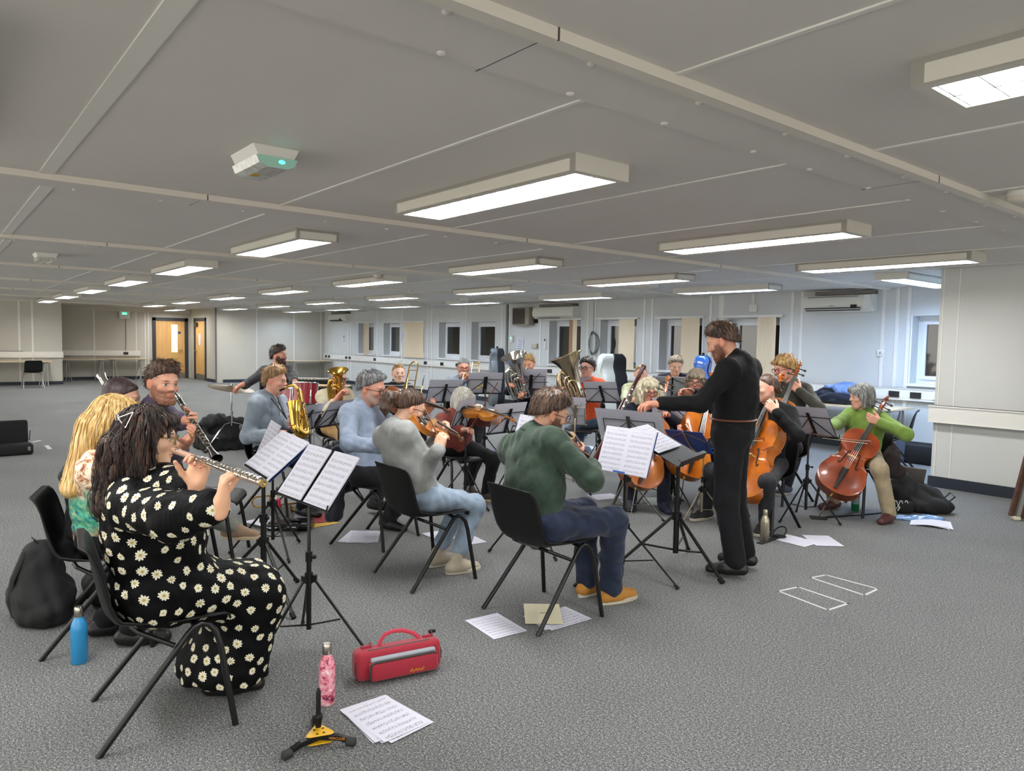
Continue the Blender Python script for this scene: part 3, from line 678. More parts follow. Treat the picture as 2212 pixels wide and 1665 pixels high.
def face_cols(Q, base, brow, beard=None, lips=None, s=1., makeup=0., stub=0., open_eyes=.9):
    """pigment of skin, lips, brows, eyes and beard, plus painted shade between the lips, in head coordinates"""
    P = Q/s; x, y, z = P[:, 0], P[:, 1], P[:, 2]; ax = np.abs(x)
    c = np.tile(np.array(base), (len(P), 1)).astype(float)
    def blend(w, col):
        nonlocal c
        w = np.clip(w, 0, 1)[:, None]; c = c*(1-w)+np.array(col)*w
    red = np.array(base)*np.array([1.08, .74, .68])
    front = np.clip((y-.03)/.04, 0, 1)
    blend(.28*np.exp(-((ax-.043)**2/.02**2+(z+.022)**2/.02**2))*front, red); blend(.25*np.exp(-(x**2/.014**2+(z+.018)**2/.014**2))*np.clip((y-.085)/.02, 0, 1), red)
    blend(.6*((ax > .07) & (np.abs(z+.006) < .035)), red)
    if beard is not None:
        jaw = np.clip((-.028-z)/.012, 0, 1)*np.clip((y+.015)/.03, 0, 1)+np.clip((ax-.052)/.008, 0, 1)*np.clip((.005-z)/.02, 0, 1)*np.clip((y-.005)/.01, 0, 1)*np.clip((.06-y)/.01, 0, 1)
        cut = np.exp(-((ax/.020)**2+((z+.058)/.009)**2)**2)*(y > .07)
        blend(np.clip(jaw, 0, 1)*(1-cut)*stub, beard)
    lp = lips if lips is not None else np.array(base)*np.array([.90, .60, .56])
    blend(1.2*np.exp(-((ax/.021)**2+((z+.058)/.0105)**2)**2)*(y > .074), lp)
    blend(1.0*np.exp(-((ax/.020)**2+((z+.0583)/.0022)**2)**2)*(y > .07), np.array(base)*.22)  # shade of the crease between the lips, painted as a dark line
    blend(.9*np.exp(-(((ax-.031)/.0185)**2+((z-.0235-.004*np.cos((ax-.031)*60))/.0042)**2)**2)*(y > .05), brow)
    eye = np.exp(-(((ax-.031)/.0145)**2+((z-.004)/(.0068*open_eyes))**2)**2)*(y > .05)
    blend(1.3*eye, (.62, .58, .54)); blend(1.4*np.exp(-(((ax-.031)/.0062)**2+((z-.004)/(.0068*open_eyes))**2)**2)*(y > .05), (.035, .03, .03))
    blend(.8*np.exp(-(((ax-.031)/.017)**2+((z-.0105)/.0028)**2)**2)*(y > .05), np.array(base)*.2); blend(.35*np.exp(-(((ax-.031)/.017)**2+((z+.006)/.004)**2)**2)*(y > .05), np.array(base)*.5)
    return c
def two_bone(A, B, l1, l2, pole=None, px=None):
    """joint between A and B for two bones; swivel picked by a direction or by where the joint shows in the photo"""
    A = np.asarray(A, float); B = np.asarray(B, float); v = B-A; d = np.linalg.norm(v); u = v/d
    if d > (l1+l2)*.995: B = A+u*(l1+l2)*.995; d = (l1+l2)*.995
    if d < abs(l1-l2)*1.05+.02: d = abs(l1-l2)*1.05+.02; B = A+u*d
    a = (l1*l1-l2*l2+d*d)/(2*d); r = math.sqrt(max(l1*l1-a*a, 1e-8)); x, y, _ = basis(u)
    best = None
    for t in np.linspace(0, 2*PI, 72, endpoint=False):
        q = math.cos(t)*x+math.sin(t)*y; J = A+u*a+q*r
        sc = 0.
        if px is not None: sc -= np.linalg.norm(proj(J)-np.array(px))/60.
        if pole is not None: sc += (q@nrm(pole))*(1. if px is None else .25)
        if best is None or sc > best[0]: best = (sc, J)
    return best[1], B
def hand_prims(W, d, n, right, s=1., curl=.55, spread=.012, thumb=.5, fk=None):
    """palm, five separate fingers and thumb; W wrist, d along the hand, n out of the palm"""
    d = nrm(d); n = nrm(n-d*(n@d)); sd = np.cross(d, n) if right else np.cross(n, d); L = []
    ln = [.070, .078, .073, .058]; off = [.030, .010, -.011, -.030]; base = [.088, .092, .087, .078]; tips = []
    L.append(cap(W-d*.03*s, W+d*.015*s, .026*s, .024*s, .02))
    for i in range(4):
        K = W+d*base[i]*s+sd*off[i]*s-n*.002*s
        L.append(cap(W+d*.018*s+sd*off[i]*.55*s, K, .0165*s, .0125*s, .014))
    L.append(cap(W+d*.03*s+sd*.022*s+n*.008*s, W+d*.06*s+sd*.026*s+n*.006*s, .016*s, .012*s, .015)); L.append(cap(W+d*.03*s-sd*.024*s+n*.006*s, W+d*.06*s-sd*.026*s+n*.004*s, .014*s, .012*s, .015))
    for i in range(4):
        K = W+d*base[i]*s+sd*off[i]*s-n*.002*s; c = curl if fk is None else fk[i]; ang = 0.; p = K
        for j, (fr, w_) in enumerate(((.46, 1.), (.30, 1.15), (.24, .75))):
            ang += c*w_; dir = math.cos(ang)*(d+sd*off[i]*spread*30)+math.sin(ang)*n
            q = p+nrm(dir)*ln[i]*fr*s; r0 = (.0098, .0088, .0078)[j]*s; r1 = (.0088, .0078, .0066)[j]*s
            L.append(cap(p, q, r0, r1, .005)); p = q
        tips.append((p, nrm(dir), n))
    p = W+d*.022*s+sd*.024*s; dir = nrm(d*.55+sd*(.75-.5*thumb)+n*(.25+.5*thumb)); q = p+dir*.044*s; L.append(cap(p, q, .0155*s, .0115*s, .012))
    dir2 = nrm(dir*.75+d*.45+n*.25*thumb); q2 = q+dir2*.032*s; L.append(cap(q, q2, .0115*s, .0098*s, .006)); q3 = q2+nrm(dir2+n*.2*thumb)*.024*s; L.append(cap(q2, q3, .0098*s, .0078*s, .006))
    tips.append((q3, dir2, n))
    return L, tips
PEOPLE = {}
def person(key, label, head, yaw, pf=.05, pr=0., s=1., g=1., sw=.175, seat=.45, look=(0, 0, 0), rh=None, lh=None, re=None, le=None, rhd=None, lhd=None, rhn=None, lhn=None, rcurl=.55, lcurl=.55,
           rf=None, lf=None, rk=None, lk=None, foot=0., top=None, sleeve='long', top_name='shirt', bottom=None, bottom_name='trousers', shoes=None, sole=None, sock=None, skin='d9a585', hair=None, style='short', brow=None, beard=None, stub=0., beardvol=0.,
           lips=None, glasses=None, collar='crew', twist=0., stand=False, hipz=None, hem=.0, wr=.0035, loose=1., legs=True, hs=1., watch=None, eyes=.9, cuffs=None, skirt=None, ankle=None, bust=0., tee=None, belt=None, hidden_feet=False, shz=0., knee_out=.0, extra_top=None, cropped=0., pelvis=None, neckfwd=.025, sockh=.28, bl=None):
    H = atd(*head); Dp = head[2]; F = np.array([math.cos(math.radians(yaw)), math.sin(math.radians(yaw)), 0]); U = np.array([0, 0, 1.]); Rt = np.cross(F, U)
    hv = .0015+.00058*Dp; cv = .0042+.00078*Dp
    ly = math.radians(yaw+look[0]); lp = math.radians(look[1]); lr = math.radians(look[2])
    hf = np.array([math.cos(ly)*math.cos(lp), math.sin(ly)*math.cos(lp), -math.sin(lp)]); hr = nrm(np.cross(hf, U)); hu = np.cross(hr, hf)
    hr, hu = hr*math.cos(lr)+hu*math.sin(lr), hu*math.cos(lr)-hr*math.sin(lr)
    HB = np.array([hr, hf, hu]); hs = hs*s                     # head basis rows: right, front, up
    zhip = (.92*s if stand else seat+.085) if hipz is None else hipz
    Pv = H-F*pf-Rt*pr; Pv[2] = zhip
    if pelvis is not None: Pv = np.array([pelvis[0], pelvis[1], zhip])
    N = H-hu*.148*hs-hf*.03*hs-F*neckfwd                           # base of the neck
    SCn = N-U*(.045*s)+np.array([0, 0, shz]); tw = math.radians(twist); ShR = Rt*math.cos(tw)+F*math.sin(tw)
    up = nrm(SCn-Pv); ShR = nrm(ShR-up*(ShR@up)); SF = np.cross(up, ShR)
    S = {1: SCn+ShR*sw*s-U*.012, -1: SCn-ShR*sw*s-U*.012}
    hipR = Rt; Hp = {1: Pv+hipR*.092*s, -1: Pv-hipR*.092*s}
    J = {}
    for sd, tgt, eh, hd in ((1, rh, re, rhd), (-1, lh, le, lhd)):
        if tgt is None: W = Pv+F*.30*s+Rt*sd*.13*s+U*.10; hdv = F
        else:
            W = np.array(tgt, float) if len(tgt) == 3 and abs(tgt[0]) < 40 else atd(*tgt); hdv = None if hd is None else nrm(np.array(hd, float))
        if hdv is None:
            E0, _ = two_bone(S[sd], W, .285*s, .25*s+.07, pole=-U*.8+ShR*sd*.6, px=eh); hdv = nrm(W-E0)
        if tgt is not None: W = W-hdv*.075*s
        E, W = two_bone(S[sd], W, .285*s, .25*s, pole=-U*.8+ShR*sd*.5-SF*.2, px=eh)
        J[sd] = (E, W, hdv)
    A = {}
    for sd, ft, kh in ((1, rf, rk), (-1, lf, lk)):
        if ft is None: a = Pv+F*(.40 if not stand else .0)*s+Rt*sd*(.13+knee_out)*s
        else: a = atz(ft[0], ft[1], 0.) if len(ft) == 2 else np.array(ft, float)
        z = a[2] if (ft is not None and len(ft) == 3) else 0.
        a = a.copy(); a[2] = z+.085*s
        Kn, a2 = two_bone(Hp[sd], a, .425*s, .41*s, pole=F*1.+U*.7+Rt*sd*knee_out*2, px=kh); A[sd] = (Kn, a2)
    root = thing('person', label, 'person', (Pv[0], Pv[1], 0)); org = np.array([Pv[0], Pv[1], 0])
    base = np.array(lin(skin)[:3]); base = base*.86+.14*base.mean(); brow_c = np.array(lin(brow or '3a2a20')[:3])
    # -- body: coarse core plus fine head and hands, one mesh
    core = [ell(Pv+U*.02, np.array([.135*g, .095*g, .10])*s, np.array([Rt, F, U])), cap(Pv+U*.05, SCn-up*.10, .085*s*g, .085*s*g, .08), cap(S[1]-ShR*.04, S[-1]+ShR*.04, .055*s, None, .05), cap(N-up*.05, H-hu*.07*hs, .056*s, .052*s, .04)]
    for sd in (1, -1):
        E, W, hd = J[sd]; core += [cap(S[sd], E, .046*s, .036*s, .03), cap(E, W, .036*s, .025*s, .02)]
        if legs: Kn, an = A[sd]; core += [cap(Hp[sd], Kn, .07*s, .05*s, .04), cap(Kn, an, .048*s, .034*s, .03), cap(an, an-U*.05, .034*s, .03*s, .02)]
    Vs, Qs, Cs = [], [], []; nb = 0
    def addp(V, Q, C):
        nonlocal nb
        Vs.append(V); Qs.append(Q+nb); Cs.append(C); nb += len(V)
    V, Q = sdf_mesh(core, max(.0085, cv)); V = relax(V, Q, 1); addp(V, Q, np.tile(base, (len(V), 1)))
    hp = head_prims(hs, ears=True); T = HB.T
    if beardvol: hp += [cap(np.array((0, .055, -.085))*hs, np.array((0, .072, -.10-.03*beardvol))*hs, .035*hs, .02*hs, .02)]+[cap(np.array((x*.055, .015, -.03))*hs, np.array((x*.03, .06, -.095))*hs, .02*hs*(.8+.4*beardvol), .024*hs, .02) for x in (-1, 1)]
    hp += [cap(np.array((0, -.012, -.055))*hs, HB@(N-H)-np.array([0, 0, .02]), .050*s, .058*s, .03)]
    bw = None
    if beardvol:
        wv = wrinkle(.0035, 3, .02); bw = lambda P: wv(P)*np.clip((-.045*hs-P[:, 2])/.02, 0, 1)*np.clip(P[:, 1]/.03, 0, 1)
    V, Q = sdf_mesh(hp, hv, bw); V = relax(V, Q, 1, .4)
    C = face_cols(V, base, brow_c, None if beard is None else np.array(lin(beard)[:3]), None if lips is None else np.array(lin(lips)[:3]), hs, stub=stub, open_eyes=eyes)
    addp(H+V@HB, Q, C)
    tips = {}
    for sd, hn, cl in ((1, rhn, rcurl), (-1, lhn, lcurl)):
        E, W, hd = J[sd]; n_ = -U+.3*F if hn is None else np.array(hn, float)
        fk = cl if isinstance(cl, (list, tuple)) else None
        pr_, tp = hand_prims(W, hd, n_, sd == 1, s*.98, cl if fk is None else .5, fk=fk); tips[sd] = tp
        pr_.append(cap(E+(W-E)*.62, W, .031*s, .0255*s, .02))
        V, Q = sdf_mesh(pr_, max(hv*.8, .0026)); V = relax(V, Q, 1, .3)
        cc = np.tile(base*np.array([1.02, .93, .9]), (len(V), 1))
        for (tp_, _, _) in tp[:5]:
            w_ = np.exp(-((V-tp_)**2).sum(1)/.011**2)[:, None]*.5; cc = cc*(1-w_)+base*np.array([1.05, .72, .68])*w_
        addp(V, Q, cc)
    npmesh('body', np.concatenate(Vs), np.concatenate(Qs), SKIN, root, org, np.concatenate(Cs))
    info = dict(root=root, org=org, H=H, HB=HB, hs=hs, S=S, J=J, A=A, Pv=Pv, N=N, F=F, Rt=Rt, up=up, ShR=ShR, SF=SF, hv=hv, cv=cv, tips=tips, SC=SCn, s=s, Hp=Hp)
    # -- top
    if top is not None:
        lo_ = loose; B3 = np.array([ShR, SF, up]); tl = np.linalg.norm(SCn-Pv)
        tp = [ell(Pv+up*(.02-hem), np.array([.165*g, .125*g, .13+hem])*s, np.array([Rt, F, U]), .05), ell(Pv+up*tl*.42, np.array([.148*g*lo_, .112*g*lo_, .17])*s, B3, .08),
              ell(Pv+up*tl*.70, np.array([.165*(.5+.5*g), .118*(.5+.5*g), .165])*s, B3, .08), cap(S[1]-ShR*.03*s, S[-1]+ShR*.03*s, .064*s, None, .05), cap(N-up*.02, S[1]-ShR*.03*s+up*.012, .052*s, .05*s, .07), cap(N-up*.02, S[-1]+ShR*.03*s+up*.012, .052*s, .05*s, .07), ell(SCn-up*.07*s, np.array([sw*.98, .098, .115])*s, B3, .06)]
        if bust: tp += [ell(Pv+up*tl*.62+SF*.085*s+ShR*x*.075*s, np.array([.075, .07, .07])*s*bust, B3, .05) for x in (-1, 1)]
        for sd in (1, -1):
            E, W, hd = J[sd]; r1 = .060*s*lo_; r2 = .050*s*lo_; r3 = .041*s*lo_
            if sleeve == 'long': tp += [cap(S[sd]-up*.01, E, r1, r2, .05), cap(E, E+(W-E)*.97, r2, r3, .03)]
            elif sleeve == 'roll': tp += [cap(S[sd]-up*.01, E, r1, r2, .05), cap(E, E+(W-E)*.45, r2, r3*1.05, .03), cap(E+(W-E)*.36, E+(W-E)*.47, r3*1.18, r3*1.18, .01)]
            elif sleeve == 'short': tp += [cap(S[sd]-up*.01, S[sd]+(E-S[sd])*.62, r1, r2*1.12, .05)]
            elif sleeve == 'puff': tp += [cap(S[sd]-up*.01, E, r1*1.15, r2*1.35, .05), cap(E, E+(W-E)*.75, r2*1.45, r3*1.25, .03), cap(E+(W-E)*.8, E+(W-E)*.86, .042*s, .038*s, .02)]
            if cuffs == 'tight' and sleeve == 'long': tp += [cap(E+(W-E)*.88, E+(W-E)*.98, r3*1.08, r3*1.02, .008)]
        nd = nrm(H-hu*.06*hs-N)
        if collar == 'turtle': tp += [cap(N-nd*.03, N+nd*.045*s, .070*s, .064*s, .02), cap(N+nd*.02, N+nd*.03*s, .071*s, .071*s, .01)]
        elif collar == 'shirt': tp += [cap(N-nd*.03, N+nd*.028*s, .070*s, .066*s, .015), cap(N+ShR*.035*s+SF*.05*s+nd*.0, N+ShR*.055*s+SF*.075*s-nd*.05, .02*s, .009, .015), cap(N-ShR*.035*s+SF*.05*s, N-ShR*.055*s+SF*.075*s-nd*.05, .02*s, .009, .015)]
        elif collar == 'hood': tp += [cap(N-nd*.03, N+nd*.015*s, .074*s, .07*s, .02), ell(N-SF*.07*s-up*.01, np.array([.125, .06, .065])*s, B3, .03), cap(N-SF*.05*s+ShR*.085*s+up*.01, N+SF*.055*s+ShR*.05*s-up*.05, .032*s, .022*s, .02), cap(N-SF*.05*s-ShR*.085*s+up*.01, N+SF*.055*s-ShR*.05*s-up*.05, .032*s, .022*s, .02)]
        elif collar == 'crew': tp += [cap(N-nd*.03, N+nd*.004*s, .069*s, .064*s, .02)]
        if collar in ('vneck', 'scoop'):
            tp += [ell(N+SF*.075*s-up*.03, np.array([.05, .06, .10 if collar == 'vneck' else .07])*s, B3, .012, -1), cap(N+nd*.01, H-hu*.05*hs, .062*s, .062*s, .01, -1)]
        if collar == 'shirt':
            m = MB(); cz = nrm(nd*.9+up*.35); m.lathe([(.060*s, -.012), (.0585*s, .030*s), (.062*s, .036*s), (.067*s, .030*s), (.075*s, .002), (.078*s, -.014*s)], N-org+nd*.004, cz, 24, caps=False)
            for x_ in (-1, 1): q_ = N-org+SF*.062*s+ShR*x_*.022*s; m.add([q_+up*.012-ShR*x_*.012, q_+ShR*x_*.030*s-up*.0+SF*-.012, q_+ShR*x_*.030*s-up*.05*s+SF*.016, q_-up*.03*s+SF*.014], [(0, 1, 2, 3)])
            m.build('collar', top, root, smooth=50, solid=.003)
        if extra_top: tp += extra_top(info)
        V, Q = sdf_mesh(tp, cv, wrinkle(wr, sum(map(ord, key)), .085), .01); V = relax(V, Q, 1, .35)
        info['top'] = npmesh(top_name, V, Q, top, root, org); info['topV'] = V; info['topQ'] = Q
    # -- legs
    if bottom is not None and legs:
        bp = [ell(Pv+U*.005, np.array([.163*g, .128*g, .115])*s, np.array([Rt, F, U]), .05)]
        for sd in (1, -1):
            Kn, an = A[sd]; v = an-Kn; e = Kn+v*(.97-cropped)
            bp += [cap(Hp[sd], Kn, .088*s*(.6+.4*g)*(.5+.5*(bl or loose)), .066*s*(.5+.5*(bl or loose)), .05), cap(Kn, e, .064*s*(.5+.5*(bl or loose)), .052*s*(bl or loose), .04)]
            if cropped: bp += [cap(Kn+v*(.89-cropped), e, .055*s, .055*s, .008)]
        V, Q = sdf_mesh(bp, cv, wrinkle(wr*1.1, sum(map(ord, key))+50, .10), .01); V = relax(V, Q, 1, .35); npmesh(bottom_name, V, Q, bottom, root, org)
    # -- shoes
    if shoes is not None and legs and not hidden_feet:
        for sd in (1, -1):
            Kn, an = A[sd]; fa = math.radians(yaw+foot-sd*8); fd = np.array([math.cos(fa), math.sin(fa), 0]); fr = np.cross(fd, U)
            gz = an[2]-.085*s; b0 = np.array([an[0], an[1], gz])
            sp = [cap(b0-fd*.045*s+U*.045*s, b0+fd*.05*s+U*.045*s, .040*s, .042*s, .03), cap(b0+fd*.05*s+U*.04*s, b0+fd*.155*s+U*.028*s, .044*s, .034*s, .04), cap(an+U*.015, b0+U*.05, .043*s, .042*s, .03), half(-U, -(gz+(.016 if sole else .004)), .006)]
            V, Q = sdf_mesh(sp, max(cv*.7, .005)); V = relax(V, Q, 1, .4)
            so = npmesh('shoe', V, Q, shoes, root, org)
            if sole is not None:
                m = MB(); pts = []
                for a in np.linspace(0, 2*PI, 22, endpoint=False):
                    u_ = math.cos(a); w_ = math.sin(a); pts.append((w_*(.048+.006*u_)*s, (.058+u_*.140)*s))
                m.prism(pts, 0.001, .026, b0-org, np.array([fr, fd, U])); m.build('sole', sole, so, smooth=40, bevel=.004)
            if Dp < 5.2:
                m = MB()
                for q in range(4): c_ = b0+fd*(.06+.024*q)*s+U*(.083-.010*q)*s; m.tube([c_-org-fr*.024, c_-org+U*.005, c_-org+fr*.024], .0032, 5)
                m.build('laces', mat('lace pale', 'c9c3b4', .8) if sole is not None else mat('lace dark', '1d1d1d', .8), so)
            if sock is not None:
                m = MB(); top_ = an+(Kn-an)*sockh; m.tube([an-org-U*.02, top_-org], [.041*s, .044*s], 14); m.build('sock', sock, root)
    # -- hair
    if hair is not None: hair_mesh(info, style, hair)
    if glasses is not None:
        m = MB()
        for x in (-1, 1):
            w_, h_ = (.0225, .0185); pts = []
            for a in np.linspace(0, 2*PI, 20, endpoint=False):
                c_, s_ = math.cos(a), math.sin(a); e_ = .75; pts.append((x*.0315+w_*np.sign(c_)*abs(c_)**e_, .108-.004*abs(c_), .002+h_*np.sign(s_)*abs(s_)**e_))
            m.tube([H+(np.array(p)*hs)@HB-org for p in pts], .0016+.0002*Dp, 6, closed=True)
            m.tube([H+(np.array(p)*hs)@HB-org for p in ((x*.054, .104, .008), (x*.075, .06, .010), (x*.08, .0, .006), (x*.08, -.02, -.006))], .0013+.00018*Dp, 5)
        m.tube([H+(np.array(p)*hs)@HB-org for p in ((-.010, .108, .006), (0, .112, .009), (.010, .108, .006))], .0016+.0002*Dp, 5); m.build('glasses', glasses, root)
    if belt is not None:
        m = MB(); c_ = Pv+U*belt; pts = [c_-org+(Rt*math.cos(a)*.160*g+F*math.sin(a)*.124*g)*s for a in np.linspace(0, 2*PI, 36, endpoint=False)]
        m.tube(pts, .02, 8, closed=True, flat=.35, up=U); m.build('belt', mat('brown leather', '7a4a34', .5), root)
        m = MB(); m.box(c_-org+F*.129*s*g, (.05, .012, .045), np.array([Rt, F, U]).T); m.build('buckle', STEEL, root, smooth=0)
    if watch is not None:
        E, W, hd = J[watch]; a = nrm(W-E); c_ = W-a*.012; x, y, _ = basis(a); m = MB(); m.tube([c_-org+(x*math.cos(t)+y*math.sin(t))*.029*s for t in np.linspace(0, 2*PI, 20, endpoint=False)], .008, 6, closed=True, flat=.3, up=a); m.build('watch_strap', BLACK, root)
        n_ = nrm(np.cross(a, np.cross(CO-c_, a))); m = MB(); m.cyl(c_-org+n_*.026*s, c_-org+n_*.034*s, .017, n=16); m.build('watch', BLACK if Dp < 5.5 else STEEL, root)
    PEOPLE[key] = info
    return info
def hair_mesh(I, style, m):
    H, HB, s, hv = I['H'], I['HB'], I['hs'], I['hv']; L = []; seed = len(PEOPLE)+3
    def E(c, r, k=.02, op=1): L.append(ell(np.array(c)*s, np.array(r)*s, None, k*s, op))
    def C(a, b, ra, rb=None, k=.02, op=1): L.append(cap(np.array(a)*s, np.array(b)*s, ra*s, (ra if rb is None else rb)*s, k*s, op))
    pl = []; fe = []
    def front(zf=.068, zn=-.06, k=.012):      # hairline plane from forehead to nape
        a = np.array([0, .095, zf]); b = np.array([0, -.10, zn]); d = nrm(b-a); n = np.array([0, d[2], -d[1]]); n = n if n[2] < 0 else -n
        L.append(half(n, float(n@a)*s, k*s)); pl.append((n, float(n@a)*s))
    def face(zt=.066, w=.062, y0=.035):        # carve the face opening
        L.append(ell(np.array((0, .115, -.04))*s, np.array((w, .115-y0, zt+.04))*s, None, .012*s, -1))
    groove = None; amp, fr = .0035, 26
    tap = 0.
    def openface(c=(0, .108, .0), r=(.060, .056, .062), k=.01):
        L.append(ell(np.array(c)*s, np.array(r)*s, None, k*s, -1)); fe.append((np.array(c)*s, np.array(r)*s))
    def openears():
        for x in (-1, 1): L.append(ell(np.array((x*.092, .004, -.012))*s, np.array((.030, .022, .034))*s, None, .006*s, -1))
    if style in ('short', 'crop', 'quiff', 'bald', 'mop', 'curlyshort'):
        t = {'short': .010, 'crop': .0045, 'quiff': .010, 'bald': .003, 'mop': .022, 'curlyshort': .016}[style]; ts = {'mop': .018, 'curlyshort': .010}.get(style, min(t, .006)); tap = t+.004
        E((0, -.013, .032), (.0755+ts, .0975+ts, .0865+ts)); E((0, -.012, .045), (.070+t, .093+t, .079+t), .02); E((0, -.040, -.015), (.0735+ts*.8, .066+ts*.8, .075), .02)
        if style in ('quiff', 'short'): C((-.035, .050, .098), (.035, .052, .100), .020, .022, .03); C((-.045, .015, .110), (.045, .0, .112), .026, .026, .04)
        if style == 'mop': C((-.06, .065, .07), (.06, .068, .07), .026); E((-.075, .02, .02), (.022, .05, .05)); E((.075, .02, .02), (.022, .05, .05)); E((0, -.08, -.02), (.06, .03, .06))
        if style == 'curlyshort': C((-.04, .055, .092), (.04, .055, .095), .024)
        front({'short': .074, 'crop': .074, 'quiff': .078, 'bald': .080, 'mop': .05, 'curlyshort': .080}[style], {'mop': -.075}.get(style, -.060))
        openface(r=(.062, .06, .062 if style != 'mop' else .03))
        if style != 'mop': openears()
        amp = {'short': .0035, 'crop': .0006, 'quiff': .005, 'bald': .0, 'mop': .008, 'curlyshort': .006}[style]; fr = {'curlyshort': 16, 'mop': 18}.get(style, 26)
    elif style == 'wavytop': pass
    if style == 'bob':
        E((0, -.016, .034), (.093, .112, .100)); E((0, -.04, -.02), (.095, .085, .10))
        for x in (-1, 1): C((x*.078, .01, .01), (x*.076, .005, -.085), .034, .026)
        C((-.05, .075, .065), (.05, .075, .07), .026); E((0, -.07, -.07), (.07, .045, .06))
        L.append(ell(np.array((0, .13, -.035))*s, np.array((.058, .085, .085))*s, None, .012*s, -1)); amp = .005; fr = 30
    if style == 'fluffy':
        E((0, -.016, .040), (.112, .118, .108)); E((0, -.03, -.03), (.125, .10, .11))
        for x in (-1, 1): C((x*.095, .01, .02), (x*.098, .015, -.10), .046, .036); 
        C((-.06, .07, .085), (.05, .07, .085), .03)
        L.append(ell(np.array((0, .135, -.03))*s, np.array((.058, .085, .085))*s, None, .015*s, -1)); amp = .009; fr = 14
    if style == 'ponytail':
        E((0, -.012, .033), (.0795, .1025, .0915)); E((0, -.034, .0), (.078, .074, .075)); tap = .010
        front(.080, -.045); openface(); openears()
        C((0, -.10, .045), (0, -.122, .047), .020, .022, .01); C((.0, -.122, .047), (.012, -.165, .01), .026, .046, .012); C((.012, -.165, .01), (.02, -.160, -.065), .046, .036, .02); C((.02, -.160, -.065), (.025, -.135, -.125), .036, .010, .03); C((.0, -.15, .0), (-.02, -.135, -.085), .035, .010, .03)
        amp = .0035; fr = 34
    if style == 'tied':
        E((0, -.012, .033), (.0790, .1015, .0905)); E((0, -.036, -.005), (.077, .074, .08)); C((0, -.1, -.02), (0, -.115, -.03), .032, .03)
        tap = .009; front(.080, -.075); openface(); openears(); amp = .0025; fr = 30
    if style in ('long', 'longwavy'):
        w = 1. if style == 'long' else .94
        E((0, -.014, .034), (.088*w, .110, .098)); E((0, -.055, -.04), (.098*w, .075*w, .12))
        bl = .36 if style == 'long' else .27
        C((-.04, -.085, -.05), (-.055, -.115 if style == 'long' else -.105, -bl), .060*w, .040*w, .05); C((.04, -.085, -.05), (.06, -.105, -bl), .060*w, .040*w, .05); C((0, -.09, -.05), (0, -.13, -bl-.01), .06*w, .042*w, .05)
        for x in (-1, 1): C((x*.078, .0, .02), (x*.092*w, -.015, -.17), .034*w, .034*w, .03)
        if style == 'longwavy': C((.075, .01, -.10), (.10, .03, -.29), .036, .024, .04); C((-.075, .01, -.10), (-.10, .02, -.29), .036, .024, .04)
        C((-.04, .07, .075), (.04, .07, .075), .026)
        L.append(ell(np.array((0, .135, -.05))*s, np.array((.062, .095, .115))*s, None, .015*s, -1)); amp = .005 if style == 'long' else .008; fr = 30 if style == 'long' else 20
    r = np.random.default_rng(seed); ph = r.uniform(0, 6, 6)
    def warp(P):
        q = P/s; th = np.arctan2(q[:, 0], q[:, 1]+.012); rad = np.sqrt(q[:, 0]**2+(q[:, 1]+.012)**2)+.02
        zz = q[:, 2]
        f1 = np.sin(fr*th+4*np.sin(9*zz*6+ph[0])*.25+ph[1]+3*np.sin(zz*20+ph[4])*.3); f2 = np.sin(fr*1.7*th+ph[2]+2*np.sin(zz*34+ph[3]))
        top = np.clip((zz-.085)/.03, 0, 1); f3 = np.sin(q[:, 0]*210+3*np.sin(q[:, 1]*40+ph[5]))
        curl = np.sin(P@np.array([150, 60, 90.])+2*np.sin(P@np.array([-40, 120, 60.])))*np.sin(P@np.array([-70, 140, 80.])+1.) if style in ('fluffy', 'curlyshort', 'longwavy', 'mop', 'quiff') else 0
        o = amp*((1-top)*(.6*f1+.35*f2)+top*.7*f3+.55*curl)
        if tap:
            w = np.zeros(len(P))
            for n_, c_ in pl: w = np.maximum(w, np.clip(1-(c_-P@n_)/(.030*s), 0, 1))
            for c_, r_ in fe: w = np.maximum(w, np.clip(1-(np.sqrt((((P-c_)/r_)**2).sum(1))-1)/.5, 0, 1))
            o = o*(1-w)+tap*s*.85*w*w
        return o
    V, Q = sdf_mesh(L, max(hv*.95, .0034), warp if (amp or tap) else None, .012); V = relax(V, Q, 1, .25)
    I['hair'] = npmesh('hair', H+V@HB, Q, m, I['root'], I['org'])
    I['hairV'] = H+V@HB; I['hairQ'] = Q
